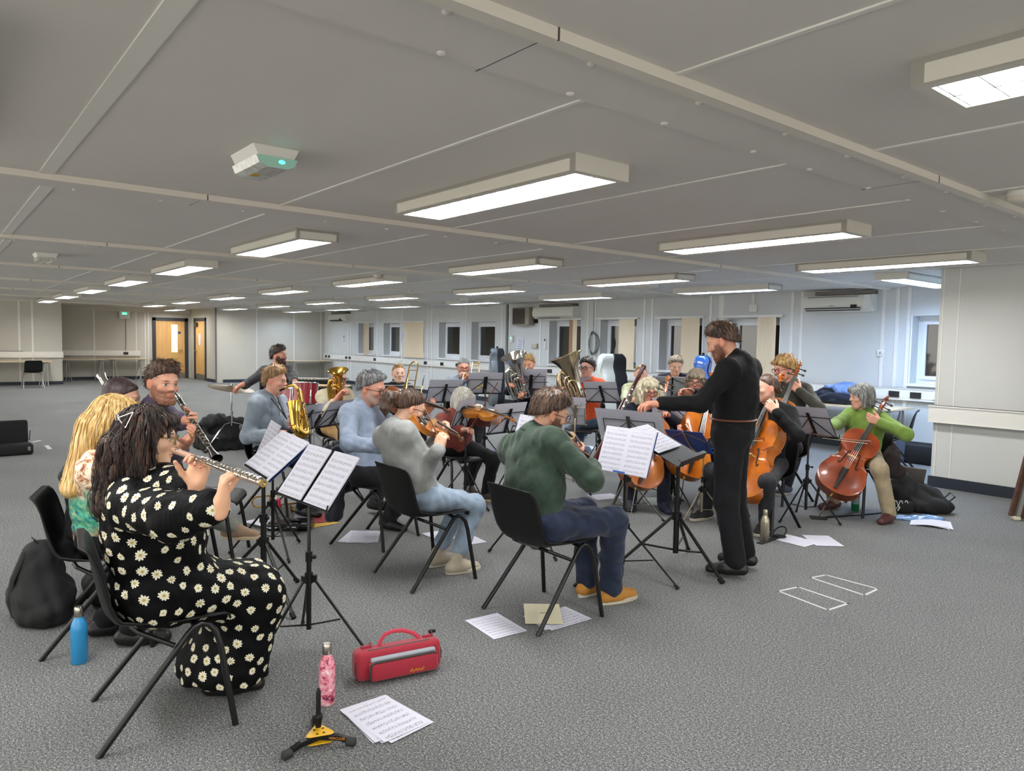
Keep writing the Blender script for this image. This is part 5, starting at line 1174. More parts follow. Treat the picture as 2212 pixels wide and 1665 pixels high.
def tuba(label, bellc, bellaxis, bottom, bellr, m0, mouth=None, name='tuba', size=1., side=None, slim=False):
    """upright valved brass: flaring bell, wrapped tubing, valves and leadpipe"""
    c = np.array(bellc, float); ax = nrm(np.array(bellaxis, float)); b = np.array(bottom, float); t = thing(name, label, name.replace('_', ' '), b); o = b; k = size
    L = np.linalg.norm(c-b); sd = np.array(side, float) if side is not None else np.cross(ax, [0, 0, 1.]); sd = nrm(sd-ax*(sd@ax)); fr = np.cross(ax, sd)
    prof = [(bellr, 0), (bellr*1.02, .004), (bellr*.93, -.02*k), (bellr*.70, -.075*k), (bellr*.52, -.15*k), (bellr*.40, -.24*k), (bellr*.31, -.36*k), (bellr*.26, -.48*k)]
    if slim: prof = [(bellr*a, h) for a, h in ((1, 0), (1.02, .003), (.86, -.010), (.60, -.030), (.42, -.060), (.31, -.10), (.24, -.16), (.20, -.30))]
    inner = [(r*.96, h+.002) for r, h in prof[:6]]
    MB().lathe(prof[::-1], c-o, ax, 32, caps=False).lathe(inner, c-o, ax, 32, caps=False).build('bell', m0, t, smooth=60); MB().tube([c-o+fr*0+bellr*(math.cos(q)*sd+math.sin(q)*fr) for q in np.linspace(0, 2*PI, 32, endpoint=False)], .005*k, 6, closed=True).build('bell_rim', m0, t)
    e = c-o-ax*.48*k; r0 = bellr*.26
    def loop(w, hlo, hhi, off, r, nm):
        pts = []
        for q in np.linspace(0, PI, 9): pts.append(off-ax*hlo+sd*w*math.cos(q)-ax*w*math.sin(q)*.9)
        for q in np.linspace(PI, 2*PI, 9): pts.append(off-ax*hhi+sd*w*math.cos(q)-ax*w*math.sin(q)*.9)
        MB().tube(pts, r, 10, closed=True).build(nm, m0, t)
    MB().tube([e, e-ax*.06*k, e-ax*.12*k+sd*.03*k, e-ax*.17*k+sd*.10*k, e-ax*.13*k+sd*.17*k, e-ax*.02*k+sd*.19*k, e+ax*.18*k+sd*.19*k, e+ax*.27*k+sd*.165*k, e+ax*.30*k+sd*.12*k, e+ax*.26*k+sd*.075*k, e+ax*.1*k+sd*.07*k, e-ax*.1*k+sd*.085*k], [r0, r0, r0*.98, r0*.95, r0*.92, r0*.88, r0*.75, r0*.7, r0*.64, r0*.58, r0*.5, r0*.45], 14).build('main_bow', m0, t)
    loop(.075*k, .10*k, -.16*k, e+fr*.05*k+sd*.06*k, .017*k, 'tubing'); loop(.055*k, .06*k, -.12*k, e+fr*.085*k+sd*.05*k, .014*k, 'tubing'); loop(.04*k, .13*k, .0, e+fr*.07*k-sd*.01*k, .012*k, 'tubing')
    for i in range(3):
        p = e+fr*(.07+.0*i)*k+sd*(.02+.038*i)*k; m = MB(); m.cyl(p-ax*.10*k, p+ax*.09*k, .016*k); m.cyl(p+ax*.09*k, p+ax*.12*k, .004*k); m.cyl(p+ax*.12*k, p+ax*.126*k, .012*k); m.cyl(p-ax*.12*k, p-ax*.10*k, .012*k); m.build('valve', m0, t)
    for i in range(4):
        p = e+fr*.09*k+sd*(.0+.03*i)*k-ax*(.02+.05*(i % 2))*k; m = MB(); m.tube([p, p+fr*.03*k-ax*.0, p+fr*.045*k-ax*.02*k, p+fr*.03*k-ax*.045*k, p-ax*.045*k], .008*k, 8); m.build('valve_slide', m0, t)
    if mouth is not None:
        mo = np.array(mouth, float)-o; p = e+ax*.12*k+sd*.0+fr*.06*k; mid = (mo+p)/2+fr*.02; m = MB(); m.tube([p, mid, mo*.9+p*.1, mo], [.009*k, .008*k, .007, .008], 8); dd = nrm(mo-p); m.lathe([(.006, -.05), (.009, -.02), (.015, 0), (.017, .004)], mo, dd, 12); m.build('leadpipe', m0, t)
    return t
def trombone(label, tail, slide_end, bell, side, m0=None, bend=True):
    """tail: tuning-slide end, slide_end: far end of the slide, bell: centre of bell rim"""
    m0 = m0 or GOLDL; T = np.array(tail, float); E = np.array(slide_end, float); d = nrm(E-T); s = nrm(np.array(side, float)-d*(np.array(side, float)@d)); t = thing('trombone', label, 'trombone', T); L = np.linalg.norm(E-T)
    mid = d*L*.42; w = .045; Lb = np.linalg.norm(np.array(bell, float)-T)
    m = MB(); m.tube([mid-d*.04, mid+d*(L*.58-.05)]+[mid+d*(L*.58-.05)+d*.05*math.sin(q)+s*(w-w*math.cos(q)) for q in np.linspace(.2, PI-.2, 8)]+[mid+d*(L*.58-.05)+s*2*w, mid+s*2*w-d*.0], .0068, 8); m.build('slide', m0, t)
    m = MB(); m.tube([mid+d*.02, mid+d*.02+s*2*w], .005, 6); m.tube([mid+d*.14, mid+d*.14+s*2*w], .005, 6); m.build('slide_brace', m0, t)
    m = MB(); m.tube([mid, d*.06]+[d*.06-d*.06*math.sin(q)+s*(-.05+.05*math.cos(q))*1. for q in np.linspace(.2, PI-.2, 8)]+[d*.06-s*.10, d*(Lb-.26)-s*.10], [.0075]*1+[.008]*9+[.009, .0125], 10); m.build('bell_tube', m0, t)
    m = MB(); m.lathe([(.0125, -.27), (.02, -.16), (.035, -.08), (.06, -.03), (.098, 0), (.094, .0), (.055, -.035), (.03, -.09)], d*Lb-s*.10, d, 26, caps=False); m.build('bell', m0, t, smooth=60)
    m = MB(); m.tube([d*.12, d*.12-s*.10], .005, 6); m.tube([d*.26, d*.26-s*.10], .005, 6); m.build('bell_brace', m0, t)
    m = MB(); m.tube([mid+s*2*w, mid+s*2*w-d*.10], [.007, .008], 8); m.lathe([(.006, 0), (.008, .03), (.013, .05)], mid+s*2*w-d*.10, -d, 12); m.build('mouthpiece', SILV, t); return t
def bassoon(label, top, low):
    a = np.array(top, float); b = np.array(low, float); d = nrm(b-a); L = np.linalg.norm(b-a); t = thing('bassoon', label, 'bassoon', a); tc = nrm(CO-a); f = nrm(tc-d*(tc@d)); s = np.cross(d, f)
    MB().lathe([(.018, .02), (.022, 0), (.032, .004), (.032, .02), (.025, .05), (.022, .26), (.027, .30), (.024, .32)], 0*d, d, 18, caps=False).build('bell_joint', MAROON, t)
    MB().tube([-d*.002+(f*math.cos(q)+s*math.sin(q))*.028 for q in np.linspace(0, 2*PI, 18, endpoint=False)], .006, 6, closed=True).build('bell_ring', mat('ivory ring', 'b98f78', .4), t)
    MB().tube([d*.30, d*(L*.62)], .022, 14).build('long_joint', MAROON, t); MB().tube([d*(L*.36)+s*.036, d*(L*.62)+s*.036], [.014, .018], 14).build('wing_joint', MAROON, t)
    MB().tube([d*(L*.60)+s*.018, d*L+s*.018], .036, 16).build('boot_joint', MAROON, t)
    m = MB()
    for i, q in enumerate(np.linspace(.34, L-.12, 12)): m.cyl(d*q+f*.02, d*q+f*.028, .010, n=10); m.tube([d*q+f*.026+s*.018, d*(q+.04)+f*.026+s*.018], .0022, 5)
    m.tube([d*.33+f*.022-s*.014, d*(L*.7)+f*.022-s*.014], .0022, 5); m.build('keywork', SILV, t); return t
# ------------------------------------------------------------------ bottles, bags, cases
def bottle(label, p, h, r, body, capm, group=None, ribs=0, name='water_bottle'):
    t = thing(name, label, 'bottle', p)
    prof = [(r*.90, 0), (r, .006), (r, h*.60), (r*.93, h*.68), (r*.70, h*.76), (r*.50, h*.815), (r*.48, h*.83)]
    m = MB()
    if ribs:
        V = []; N = ribs*4
        for rr, hh in prof:
            for k in range(N): a = 2*PI*k/N; q = rr*(1+.035*math.cos(ribs*a)*(1 if .006 < hh < h*.7 else .2)); V.append((q*math.cos(a), q*math.sin(a), hh))
        m.add(V, [(i*N+k, i*N+(k+1) % N, (i+1)*N+(k+1) % N, (i+1)*N+k) for i in range(len(prof)-1) for k in range(N)]+[tuple(range(N))[::-1], tuple(range((len(prof)-1)*N, len(prof)*N))])
    else: m.lathe(prof, n=28)
    m.build('bottle_body', body, t, smooth=50)
    MB().lathe([(r*.52, h*.825), (r*.55, h*.835), (r*.55, h*.97), (r*.45, h)], n=28).build('cap', capm, t, smooth=40); return t
def softbag(name, label, cat, prims, m, org, h=.012, wr=.006, parts=None, group=None, seed=0):
    t = thing(name, label, cat, org, group=group); V, Q = sdf_mesh(prims, h, wrinkle(wr, seed, .12), .012); V = relax(V, Q, 1, .4); npmesh(name+'_body' if name != 'backpack' else 'main_compartment', V, Q, m, t, org); return t
# ------------------------------------------------------------------ the players
def floral():
    t = NT('floral blouse'); t.set(.7, sheen=.1); o = t.obj(); s = t.n('ShaderNodeSeparateXYZ'); t.l(o, s.inputs[0])
    z = t.math('ADD', s.outputs[2], t.math('MULTIPLY', t.noise(7, 4), .22)); n1 = t.noise(26, 5, rough=.7); n2 = t.noise(40, 4, rough=.65)
    up = t.ramp(n1, [(.40, '7d3a30'), (.47, 'b98c62'), (.54, 'dfd0b8'), (.7, 'e8ddcb')]); low = t.ramp(n2, [(.34, '1f4f86'), (.44, '2f9a86'), (.55, '5fb48f'), (.68, 'cfc98e')]); hem = t.ramp(n1, [(.35, '3a2418'), (.5, 'a8352c'), (.6, 'c9b48a'), (.72, '38483a')])
    m1 = t.ramp(z, [(.86, '000000'), (.93, 'ffffff')]); m2 = t.ramp(z, [(.66, '000000'), (.71, 'ffffff')])
    t.base(t.mix(m1, t.mix(m2, hem, low), up)); t.bump(t.noise(20, 3), .35, .012); return t.m
def stripes():
    t = NT('black jumper with thin white stripes'); t.set(.8); o = t.obj(); s = t.n('ShaderNodeSeparateXYZ'); t.l(o, s.inputs[0])
    f = t.math('FRACT', t.math('MULTIPLY', s.outputs[2], 22.)); t.base(t.mix(t.math('GREATER_THAN', f, .80), '17181b', 'a9a9a6')); return t.m
def knit(name, c):
    t = NT(name); t.set(.9, sheen=.2); o = t.obj(); a = np.array(lin(c)[:3]); s = t.n('ShaderNodeSeparateXYZ'); t.l(o, s.inputs[0])
    f = t.math('SINE', t.math('MULTIPLY', s.outputs[2], 420.)); n = t.noise(12, 4); t.base(t.ramp(n, [(.3, tuple(a*.85)), (.7, tuple(np.minimum(a*1.08, 1)))]))
    t.bump(t.math('ADD', t.math('MULTIPLY', f, .15), t.noise(25, 3, sc=(1, 1, .5))), .4, .012); return t.m
BLK = cloth('black shirt cotton', '0d0e10', sheen=.02); BLKT = cloth('black trouser cloth', '101115', sheen=.02); CHAR = cloth('charcoal trousers', '29292d', sheen=.04); NAVY = cloth('navy wool', '141829', sheen=.05)
LEATH = mat('black leather', '101011', .42, bump=.1, bs=90); WSOLE = mat('white rubber', 'b5af9f', .55); TANSOLE = mat('tan rubber', 'b9a88c', .6)
HBR = hair_mat('brown hair', '2a1d16', '49352a', '7a5e48'); HDK = hair_mat('dark wavy hair', '0f0b0a', '2b1e19', '5a3d2f', (60, 60, 9)); HBL = hair_mat('long blond hair', '9b7440', 'd0ab6a', 'efd9a4', (80, 80, 5)); HGR = hair_mat('grey hair', '3c3d40', '6d6e70', 'a9a9aa')
HWH = hair_mat('white hair', 'a8a598', 'd2cfc4', 'eceae2'); HCW = hair_mat('cream white fluffy hair', '9d9378', 'cfc6a9', 'ebe5cf', (40, 40, 12)); HSB = hair_mat('short light brown hair', '5a4228', '8d6c47', 'bb9a6c'); HGB = hair_mat('golden blond hair', '6b4f2c', 'a98552', 'd9bd86', (40, 40, 14)); HSA = hair_mat('salt brown grey hair', '4a4036', '837665', 'b5a896'); HBK = hair_mat('very dark brown hair', '120d0b', '261b16', '453228'); HSG = hair_mat('silver bob', '4f4f4e', '8b8b88', 'c4c4c0')
RED_G = mat('red spectacle frame', '7a1f1c', .3); DK_G = mat('dark spectacle frame', '1a1715', .3); WIRE = mat('gold wire frame', '9c8a63', .3, .8); TORT = mat('tortoiseshell frame', '4a2a1c', .3)
FLEX = [.35, .5, .55, .5]
# conductor
person('cond', 'bearded conductor standing in black shirt and trousers with brown belt, arms raised', (1561, 738, 4.95), 205, pf=.085, pr=-.02, stand=True, s=1.03, hipz=.955, sw=.178, top=BLK, bottom=BLKT, shoes=LEATH, collar='shirt', hair=HBR, style='quiff', beard='54382a', stub=.9, beardvol=.55, look=(0, 24, 0), g=1.08, loose=1.08, bl=1.3,
       lh=(1402, 872, 4.72), rh=(1478, 850, 5.15), le=(1532, 893), re=(1550, 868), rf=(-2.83, 4.43, 0), lf=(-2.75, 4.19, 0), belt=.10, skin='cd9174', lhn=(-.2, -.2, -1), rhn=(.3, -.9, -.3), lcurl=[.35, .45, .5, .55], rcurl=[.5, .55, .6, .6], brow='3a2a20', twist=-16)
def dress(I):
    U = np.array([0, 0, 1.]); F, R = I['F'], I['Rt']; L = [ell(I['Pv']+U*.02, (.19, .125, .13), np.array([R, F, U]), .05), ell(I['Pv']+U*.20+F*.06, (.17, .13, .15), np.array([R, F, U]), .08)]
    for sd in (1, -1):
        K, A = I['A'][sd]; L += [cap(I['Hp'][sd]+U*.01, K+U*.0, .108, .092, .10), cap(K, A+F*(.06)+R*sd*.03+U*.02, .092, .125, .10)]
    K = (I['A'][1][0]+I['A'][-1][0])/2; A = (I['A'][1][1]+I['A'][-1][1])/2
    return L+[cap(I['Pv']+U*.02, K-U*.02, .115, .10, .10), cap(K-U*.05, A+F*.03+U*.03, .10, .15, .10), half(-U, -.075, .01)]
DRESS = NT('black pleated dress'); DRESS.set(.65, sheen=.0, spec=.12); DRESS.base(DRESS.ramp(DRESS.noise(30, 3), [(.3, '040405'), (.7, '08080a')])); DRESS.bump(DRESS.noise(1, 2, sc=(90, 90, 6)), .5, .008); DRESS = DRESS.m
person('flute1', 'woman with long dark wavy hair and silver clip in black daisy print dress playing flute', (320, 946, 2.8), 82, pf=.04, pr=.0, s=.96, g=1.06, sw=.18, look=(-13, 6, 4), seat=.45, pelvis=(-3.12, .70), top=DRESS, top_name='dress', sleeve='puff', collar='vneck', bust=1.15, legs=True, shoes=LEATH, hair=HDK, style='longwavy', wr=.006, loose=1.2,
       lh=(484, 1020, 2.53), rh=(484, 1044, 2.36), le=(470, 1130), re=(372, 1165), lhn=(.62, -.62, -.1), rhn=(.25, .97, -.1), rhd=(.1, .1, .95), lhd=(.05, .15, .95), rcurl=[.75, .7, .6, .45], lcurl=[.7, .75, .75, .7], skin='e3b48e', rf=(478, 1500), lf=(430, 1480), glasses=WIRE, brow='1d1512', extra_top=dress)
person('flute2', 'woman with long blond hair in floral cream and teal blouse seen from behind', (250, 908, 3.6), 78, pf=.10, s=.97, g=1.0, sw=.168, look=(0, 12, 0), pelvis=(-4.14, .68), top=floral(), top_name='blouse', bottom=BLKT, shoes=LEATH, hair=HBL, style='long', skin='e0b695', rf=(285, 1392), lf=(225, 1372), collar='crew', wr=.005, loose=1.15)
person('reed3', 'person with closely shaved dark head partly hidden behind the long blond hair', (262, 862, 4.3), 72, pf=.06, s=1.0, look=(-8, 10, 0), top=BLK, top_name='jumper', bottom=BLKT, shoes=LEATH, hair=hair_mat('shaved dark hair', '2b2023', '3d2f31', '4d3d3c'), style='crop', skin='d2a184', rh=(330, 960, 4.0), lh=(300, 930, 4.2))
person('clar', 'bearded man in purple jumper playing black clarinet and looking at the camera', (352, 828, 4.4), 58, pf=.06, s=1.02, look=(-42, 6, 3), top=cloth('purple jumper', '51475f'), top_name='jumper', collar='shirt', sleeve='roll', bottom=cloth('grey green trousers', '7f8279'), shoes=mat('tan suede shoe', '8c7560', .9, bump=.2, bs=150), sole=TANSOLE, sock=mat('red sock', 'b51d22', .8), hair=HBR, style='quiff', beard='6b4632', stub=.75, beardvol=.12, skin='d39a7b', brow='33241c',
       lh=(428, 908, 4.08), rh=(417, 940, 4.02), le=(440, 965), re=(372, 985), rf=(560, 1176), lf=(500, 1120), rk=(500, 1060), lhn=(-.3, -.8, 0), rhn=(.5, -.1, .4), rcurl=FLEX, lcurl=FLEX)
person('drum', 'bearded drummer in dark grey sweater behind the cymbal', (602, 768, 9.7), 5, pf=.03, s=1.05, look=(35, 0, 0), top=cloth('dark grey sweater', '3b3c40'), top_name='sweater', sleeve='roll', bottom=BLKT, shoes=LEATH, hair=HBK, style='short', beard='1d1412', stub=1., beardvol=1.2, skin='c98f72', rh=(512, 838, 9.4), lh=(648, 843, 9.1), re=(545, 815), le=(640, 822), seat=.55, brow='1d1412')
person('sax', 'young blond man in grey hoodie playing a gold saxophone', (594, 822, 6.45), 38, pf=.05, s=1.0, look=(6, 6, 0), top=cloth('grey blue hoodie', '78838f', c2='87929d'), top_name='hoodie', collar='hood', cuffs='tight', bottom=BLKT, shoes=LEATH, hair=HSB, style='quiff', skin='dc9f85', brow='7a5a3c', stub=0, lh=(634, 915, 6.2), rh=(603, 938, 6.15), re=(535, 950), le=(640, 960), lhn=(-.6, -.4, 0), rhn=(.6, .5, 0), loose=1.2, g=1.05)
person('horn', 'glasses wearing player in cream jumper behind an upright gold horn bell', (731, 818, 8.2), 0, pf=.05, s=.94, look=(25, 5, 0), top=knit('cream jumper', 'b5ad92'), top_name='jumper', sleeve='roll', collar='scoop', bottom=cloth('mustard trousers', '8a6a3c'), shoes=LEATH, hair=HSA, style='short', skin='cc8c70', glasses=DK_G, rh=(742, 845, 7.85), lh=(757, 868, 7.9), re=(700, 905), le=(790, 905), g=1.1)
person('viola', 'grey haired man with glasses in pale blue shirt playing viola', (803, 838, 5.55), 28, pf=.04, s=1.04, look=(4, 14, -6), g=1.05, top=cloth('pale blue shirt', '8e9db3', c2='9caabf', folds=.6), collar='shirt', bottom=cloth('black checked trousers', '1c1c20'), shoes=LEATH, hair=HGR, style='curlyshort', beard='b9aca4', stub=.45, skin='d0957a', glasses=DK_G, brow='4a4644', rh=(848, 968, 5.15), re=(752, 958), lh=(932, 882, 5.75), le=(905, 960), rf=(838, 1142), lf=(812, 1105), loose=1.15, wr=.005, lhn=(-.3, -.3, .8))
person('tromb1', 'woman with tied back hair in black roll neck with white stripes, holding upright trombone', (861, 806, 8.8), 0, pf=.04, s=.98, look=(-20, 2, 0), top=stripes(), top_name='jumper', collar='turtle', bottom=BLKT, shoes=LEATH, hair=HSB, style='tied', skin='e2b79c', brow='8a6a4c', rh=(885, 870, 8.5), lh=(905, 850, 8.5))
person('violin1', 'woman with brown ponytail and glasses in pale grey sweatshirt and light jeans playing violin', (886, 880, 4.72), 92, pf=.09, s=.96, sw=.163, look=(-16, 22, -6), pelvis=(-4.0, 2.50), top=cloth('pale grey sweatshirt', '8d8f8d', c2='9a9c9a', folds=.5), top_name='sweatshirt', cuffs='tight', bottom=cloth('light denim', '8497ab', c2='9aabbb'), bottom_name='jeans', cropped=.2, shoes=mat('cream canvas shoe', 'a89f8c', .8), sole=WSOLE, sock=mat('white sock', 'cfccc6', .9), hair=HBR, style='ponytail', skin='dfb090', glasses=DK_G, watch=1,
       rh=(953, 948, 4.52), re=(948, 1008), lh=(966, 926, 4.96), le=(985, 985), rf=(985, 1238), lf=(945, 1222), rk=(1025, 1085), loose=1.12, rhd=(-.1, .35, .9), sockh=.05, rhn=(-.3, .6, -.4), lhn=(-.6, -.2, .6), rcurl=[.6, .7, .75, .7], lcurl=[.8, .8, .8, .8], wr=.0045)
person('tromb2', 'man with red glasses in blue patterned shirt playing trombone', (1001, 794, 9.6), -18, pf=.05, s=1.0, look=(-8, 6, 0), top=cloth('blue patterned shirt', '6f7c90', c2='98a3b2', weave=60), collar='shirt', bottom=CHAR, shoes=LEATH, hair=HGR, style='bald', beard='b5a79d', stub=.6, beardvol=.1, skin='cf9479', glasses=RED_G, rh=(1012, 812, 9.25), lh=(1003, 808, 9.3))
CARD = cloth('rust red cardigan', '7d3a34', c2='8d463e')
person('violin2', 'white haired woman with glasses in rust cardigan playing violin', (1000, 864, 7.0), -2, pf=.10, s=.92, look=(18, 16, 6), seat=.42, g=1.08, top=CARD, top_name='cardigan', bottom=BLKT, shoes=mat('dark brown shoe', '2d221d', .6), sole=TANSOLE, hair=HWH, style='bob', skin='d9a58d', glasses=WIRE, rh=(1010, 926, 6.55), lh=(1073, 915, 6.65), re=(965, 925), le=(1052, 950), rf=(1012, 1064), lf=(1050, 1080), rk=(1030, 972), lk=(1066, 985), lhn=(0, 0, 1), loose=1.1, hidden_feet=False)
person('tuba1', 'blond young man in navy top behind the left silver tuba', (1141, 787, 10.0), -45, pf=.03, s=1.02, look=(-6, 10, 0), top=NAVY, top_name='jumper', bottom=BLKT, shoes=LEATH, hair=HGB, style='quiff', skin='cf8f6c', beard='a5744a', stub=.5, brow='7a5230', rh=(1105, 830, 9.6), lh=(1128, 850, 9.6))
person('tuba2', 'dark haired man with glasses in orange shirt playing the right tuba', (1268, 795, 9.4), -62, pf=.03, s=1.02, g=1.12, look=(-10, 0, 0), top=cloth('orange shirt', 'd8572f'), bottom=cloth('mid blue jeans', '51647a'), bottom_name='jeans', shoes=mat('grey trainer', '8b8d8c', .7), sole=WSOLE, hair=HBK, style='curlyshort', skin='dba78f', glasses=DK_G, rh=(1212, 838, 9.0), lh=(1228, 858, 9.0), rf=(1268, 985), lf=(1250, 965), sleeve='short')
person('violin3', 'bearded man with glasses in dark green shirt and navy jeans seen from behind, playing violin', (1188, 890, 4.2), 90, pf=.07, s=1.05, sw=.185, g=1.05, look=(-22, 20, -8), pelvis=(-3.05, 2.68), top=cloth('dark green shirt', '2a3a2e', c2='36473a', folds=.5), collar='shirt', bottom=cloth('navy jeans', '1a2336', c2='242f47'), bottom_name='jeans', shoes=mat('tan nubuck boot', 'a8742f', .8, bump=.15, bs=200), sole=WSOLE, hair=HBR, style='short', beard='3a2a20', stub=.9, beardvol=.5, skin='d6a182', glasses=DK_G,
       rh=(1278, 1000, 4.3), re=(1290, 1052), lh=(1252, 975, 4.7), le=(1235, 1040), rf=(1318, 1302), lf=(1268, 1285), rk=(1322, 1130), loose=1.2, wr=.006, rhn=(-.2, .2, -1), lhn=(-.5, -.2, .6), hem=.015)
person('bsn', 'player in pale green and white top behind a dark red bassoon', (1384, 808, 9.2), -40, pf=.03, s=.97, look=(-8, 0, 0), top=cloth('pale green top', '9fae74', c2='d5d4c0'), top_name='top', bottom=BLKT, shoes=LEATH, hair=HSB, style='tied', skin='dda98e', lh=(1368, 862, 8.7), rh=(1352, 874, 8.7), brow='6a4b33')
person('cello1', 'woman with fluffy white hair and round tortoiseshell glasses playing cello', (1402, 846, 7.2), -38, pf=.10, s=.97, g=1.08, look=(6, 6, 0), top=NAVY, top_name='jumper', bottom=cloth('dark navy trousers', '1c2030'), shoes=mat('navy boot', '20263c', .7), hair=HCW, style='fluffy', skin='cf8a70', glasses=TORT, lh=(1436, 893, 6.85), le=(1492, 935), rh=(1352, 962, 6.5), rf=(1362, 1098), lf=(1432, 1103), knee_out=.12, loose=1.15, brow='b5a78c')
person('bass', 'short grey haired woman in navy jacket looking down behind a music stand', (1460, 790, 9.4), -42, pf=.05, s=.98, look=(0, 18, 0), seat=.52, top=NAVY, top_name='jacket', bottom=BLKT, shoes=LEATH, hair=HSA, style='curlyshort', skin='dca888', collar='scoop', brow='6b5a48')
person('cello2', 'woman with grey brown bob and dark glasses behind the conductor hands with cello', (1503, 823, 7.35), -52, pf=.10, s=.97, look=(-6, 10, 4), top=cloth('dark grey cardigan', '2c2b2e'), top_name='cardigan', bottom=BLKT, shoes=LEATH, hair=HSA, style='bob', skin='cf9078', glasses=DK_G, rh=(1475, 955, 6.7), lh=(1528, 855, 7.1), knee_out=.12)
person('cello3', 'cellist in black with hair tied back, half hidden by the conductor', (1655, 838, 6.2), 272, pf=.06, s=1.0, look=(-32, 4, 0), top=BLK, top_name='jumper', cuffs='tight', bottom=CHAR, shoes=mat('black trainer', '232326', .7), sole=WSOLE, hair=HBR, style='tied', skin='dca68c', lh=(1664, 876, 6.0), le=(1720, 938), rh=(1590, 955, 5.85), lf=(1652, 1150), rf=(1524, 1120), lk=(1668, 1000), knee_out=.12, lhn=(-.6, .5, .2), lcurl=[.5, .6, .65, .6])
person('cello4', 'curly blond man with glasses in dark olive jumper playing cello behind other cellist', (1695, 797, 7.3), 262, pf=.05, s=1.04, look=(-18, 12, 0), top=cloth('dark olive jumper', '37382f'), top_name='jumper', collar='shirt', bottom=CHAR, shoes=mat('blue grey trainer', '3a4152', .7), sole=WSOLE, hair=HGB, style='mop', skin='d69a80', glasses=RED_G, lh=(1714, 832, 7.1), le=(1762, 872), rh=(1640, 930, 6.8), lf=(1698, 1066), rf=(1640, 1060), lk=(1722, 965), knee_out=.1, lhn=(-.6, .5, .2), lcurl=[.5, .6, .65, .6])
person('cello5', 'grey haired woman in bright green roll neck and beige trousers playing cello', (1860, 857, 6.9), 262, pf=.05, s=.98, look=(-30, 6, 0), top=cloth('bright green jumper', '6d8a3c', c2='7b9846'), top_name='jumper', collar='turtle', bottom=cloth('beige trousers', '97896e', c2='a5977c'), shoes=mat('maroon shoe', '4a2425', .5), hair=HSG, style='bob', skin='cf9a80', lh=(1884, 905, 6.6), le=(1957, 940), rh=(1764, 938, 6.5), re=(1795, 925), lf=(1920, 1128), rf=(1800, 1098), lk=(1900, 1003), rk=(1800, 985), knee_out=.2, watch=-1, loose=1.15, lhn=(-.6, .5, .2), lcurl=[.5, .6, .65, .6], sock=mat('cream sock', 'b8ad92', .9), rcurl=[.7, .8, .85, .8])
# daisies printed on the dress
def daisies(I, n=420, sp=.062):
    o = I['top']; V = I['topV']; Q = I['topQ']; c = V[Q].mean(1); nn = np.cross(V[Q[:, 2]]-V[Q[:, 0]], V[Q[:, 3]]-V[Q[:, 1]]); nn /= np.linalg.norm(nn, axis=1)[:, None]+1e-9
    r = np.random.default_rng(4); idx = r.permutation(len(c)); got = []
    from mathutils.bvhtree import BVHTree
    T = BVHTree.FromPolygons([tuple(v) for v in V], [tuple(q) for q in Q])
    P = np.zeros((0, 3))
    for i in idx:
        if len(got) >= n: break
        if len(P) and ((P-c[i])**2).sum(1).min() < (sp*r.uniform(.75, 1.25))**2: continue
        got.append(i); P = np.vstack([P, c[i]])
    mb = MB(); org = I['org']
    for i in got:
        x, y, z = basis(nn[i]); R = r.uniform(.015, .023); a0 = r.uniform(0, 6); npet = r.integers(9, 13)
        def put(u, v):
            q = c[i]+x*u+y*v; h = T.find_nearest(Vector(q)); return np.array(h[0])+np.array(h[1])*.0013 if h[0] is not None else q
        mb.mi = 1
        for k in range(npet):
            a = a0+2*PI*k/npet; L = R*r.uniform(.85, 1.1); w = .16+.02*r.random(); ca, sa = math.cos(a), math.sin(a)
            pts = [(L*.2, -.3*w*L), (L*.65, -.95*w*L*1.25), (L*.97, -.6*w*L), (L*.97, .6*w*L), (L*.65, .95*w*L*1.25), (L*.2, .3*w*L)]
            mb.add([put(u*ca-v*sa, u*sa+v*ca)-org for u, v in pts], [tuple(range(6))])
        mb.mi = 2; rr = R*.26; mb.add([put(rr*math.cos(t), rr*math.sin(t))+nn[i]*.0006-org for t in np.linspace(0, 2*PI, 8, endpoint=False)], [tuple(range(8))])
    # append to the dress mesh itself: the print belongs to the cloth
    me = o.data; b = len(V); allV = np.vstack([V-org, np.array(mb.v)]); faces = [tuple(int(k) for k in q) for q in Q]+[tuple(b+k for k in f) for f in mb.f]
    me2 = bpy.data.meshes.new('dress'); me2.from_pydata(allV.tolist(), [], faces)
    for m in (DRESS, mat('daisy petal', 'dcd9c3', .8), mat('daisy centre', 'b49a38', .8)): me2.materials.append(m)
    me2.polygons.foreach_set('material_index', [0]*len(Q)+mb.m); me2.polygons.foreach_set('use_smooth', [True]*len(faces)); me2.update(); o.data = me2
daisies(PEOPLE['flute1'])
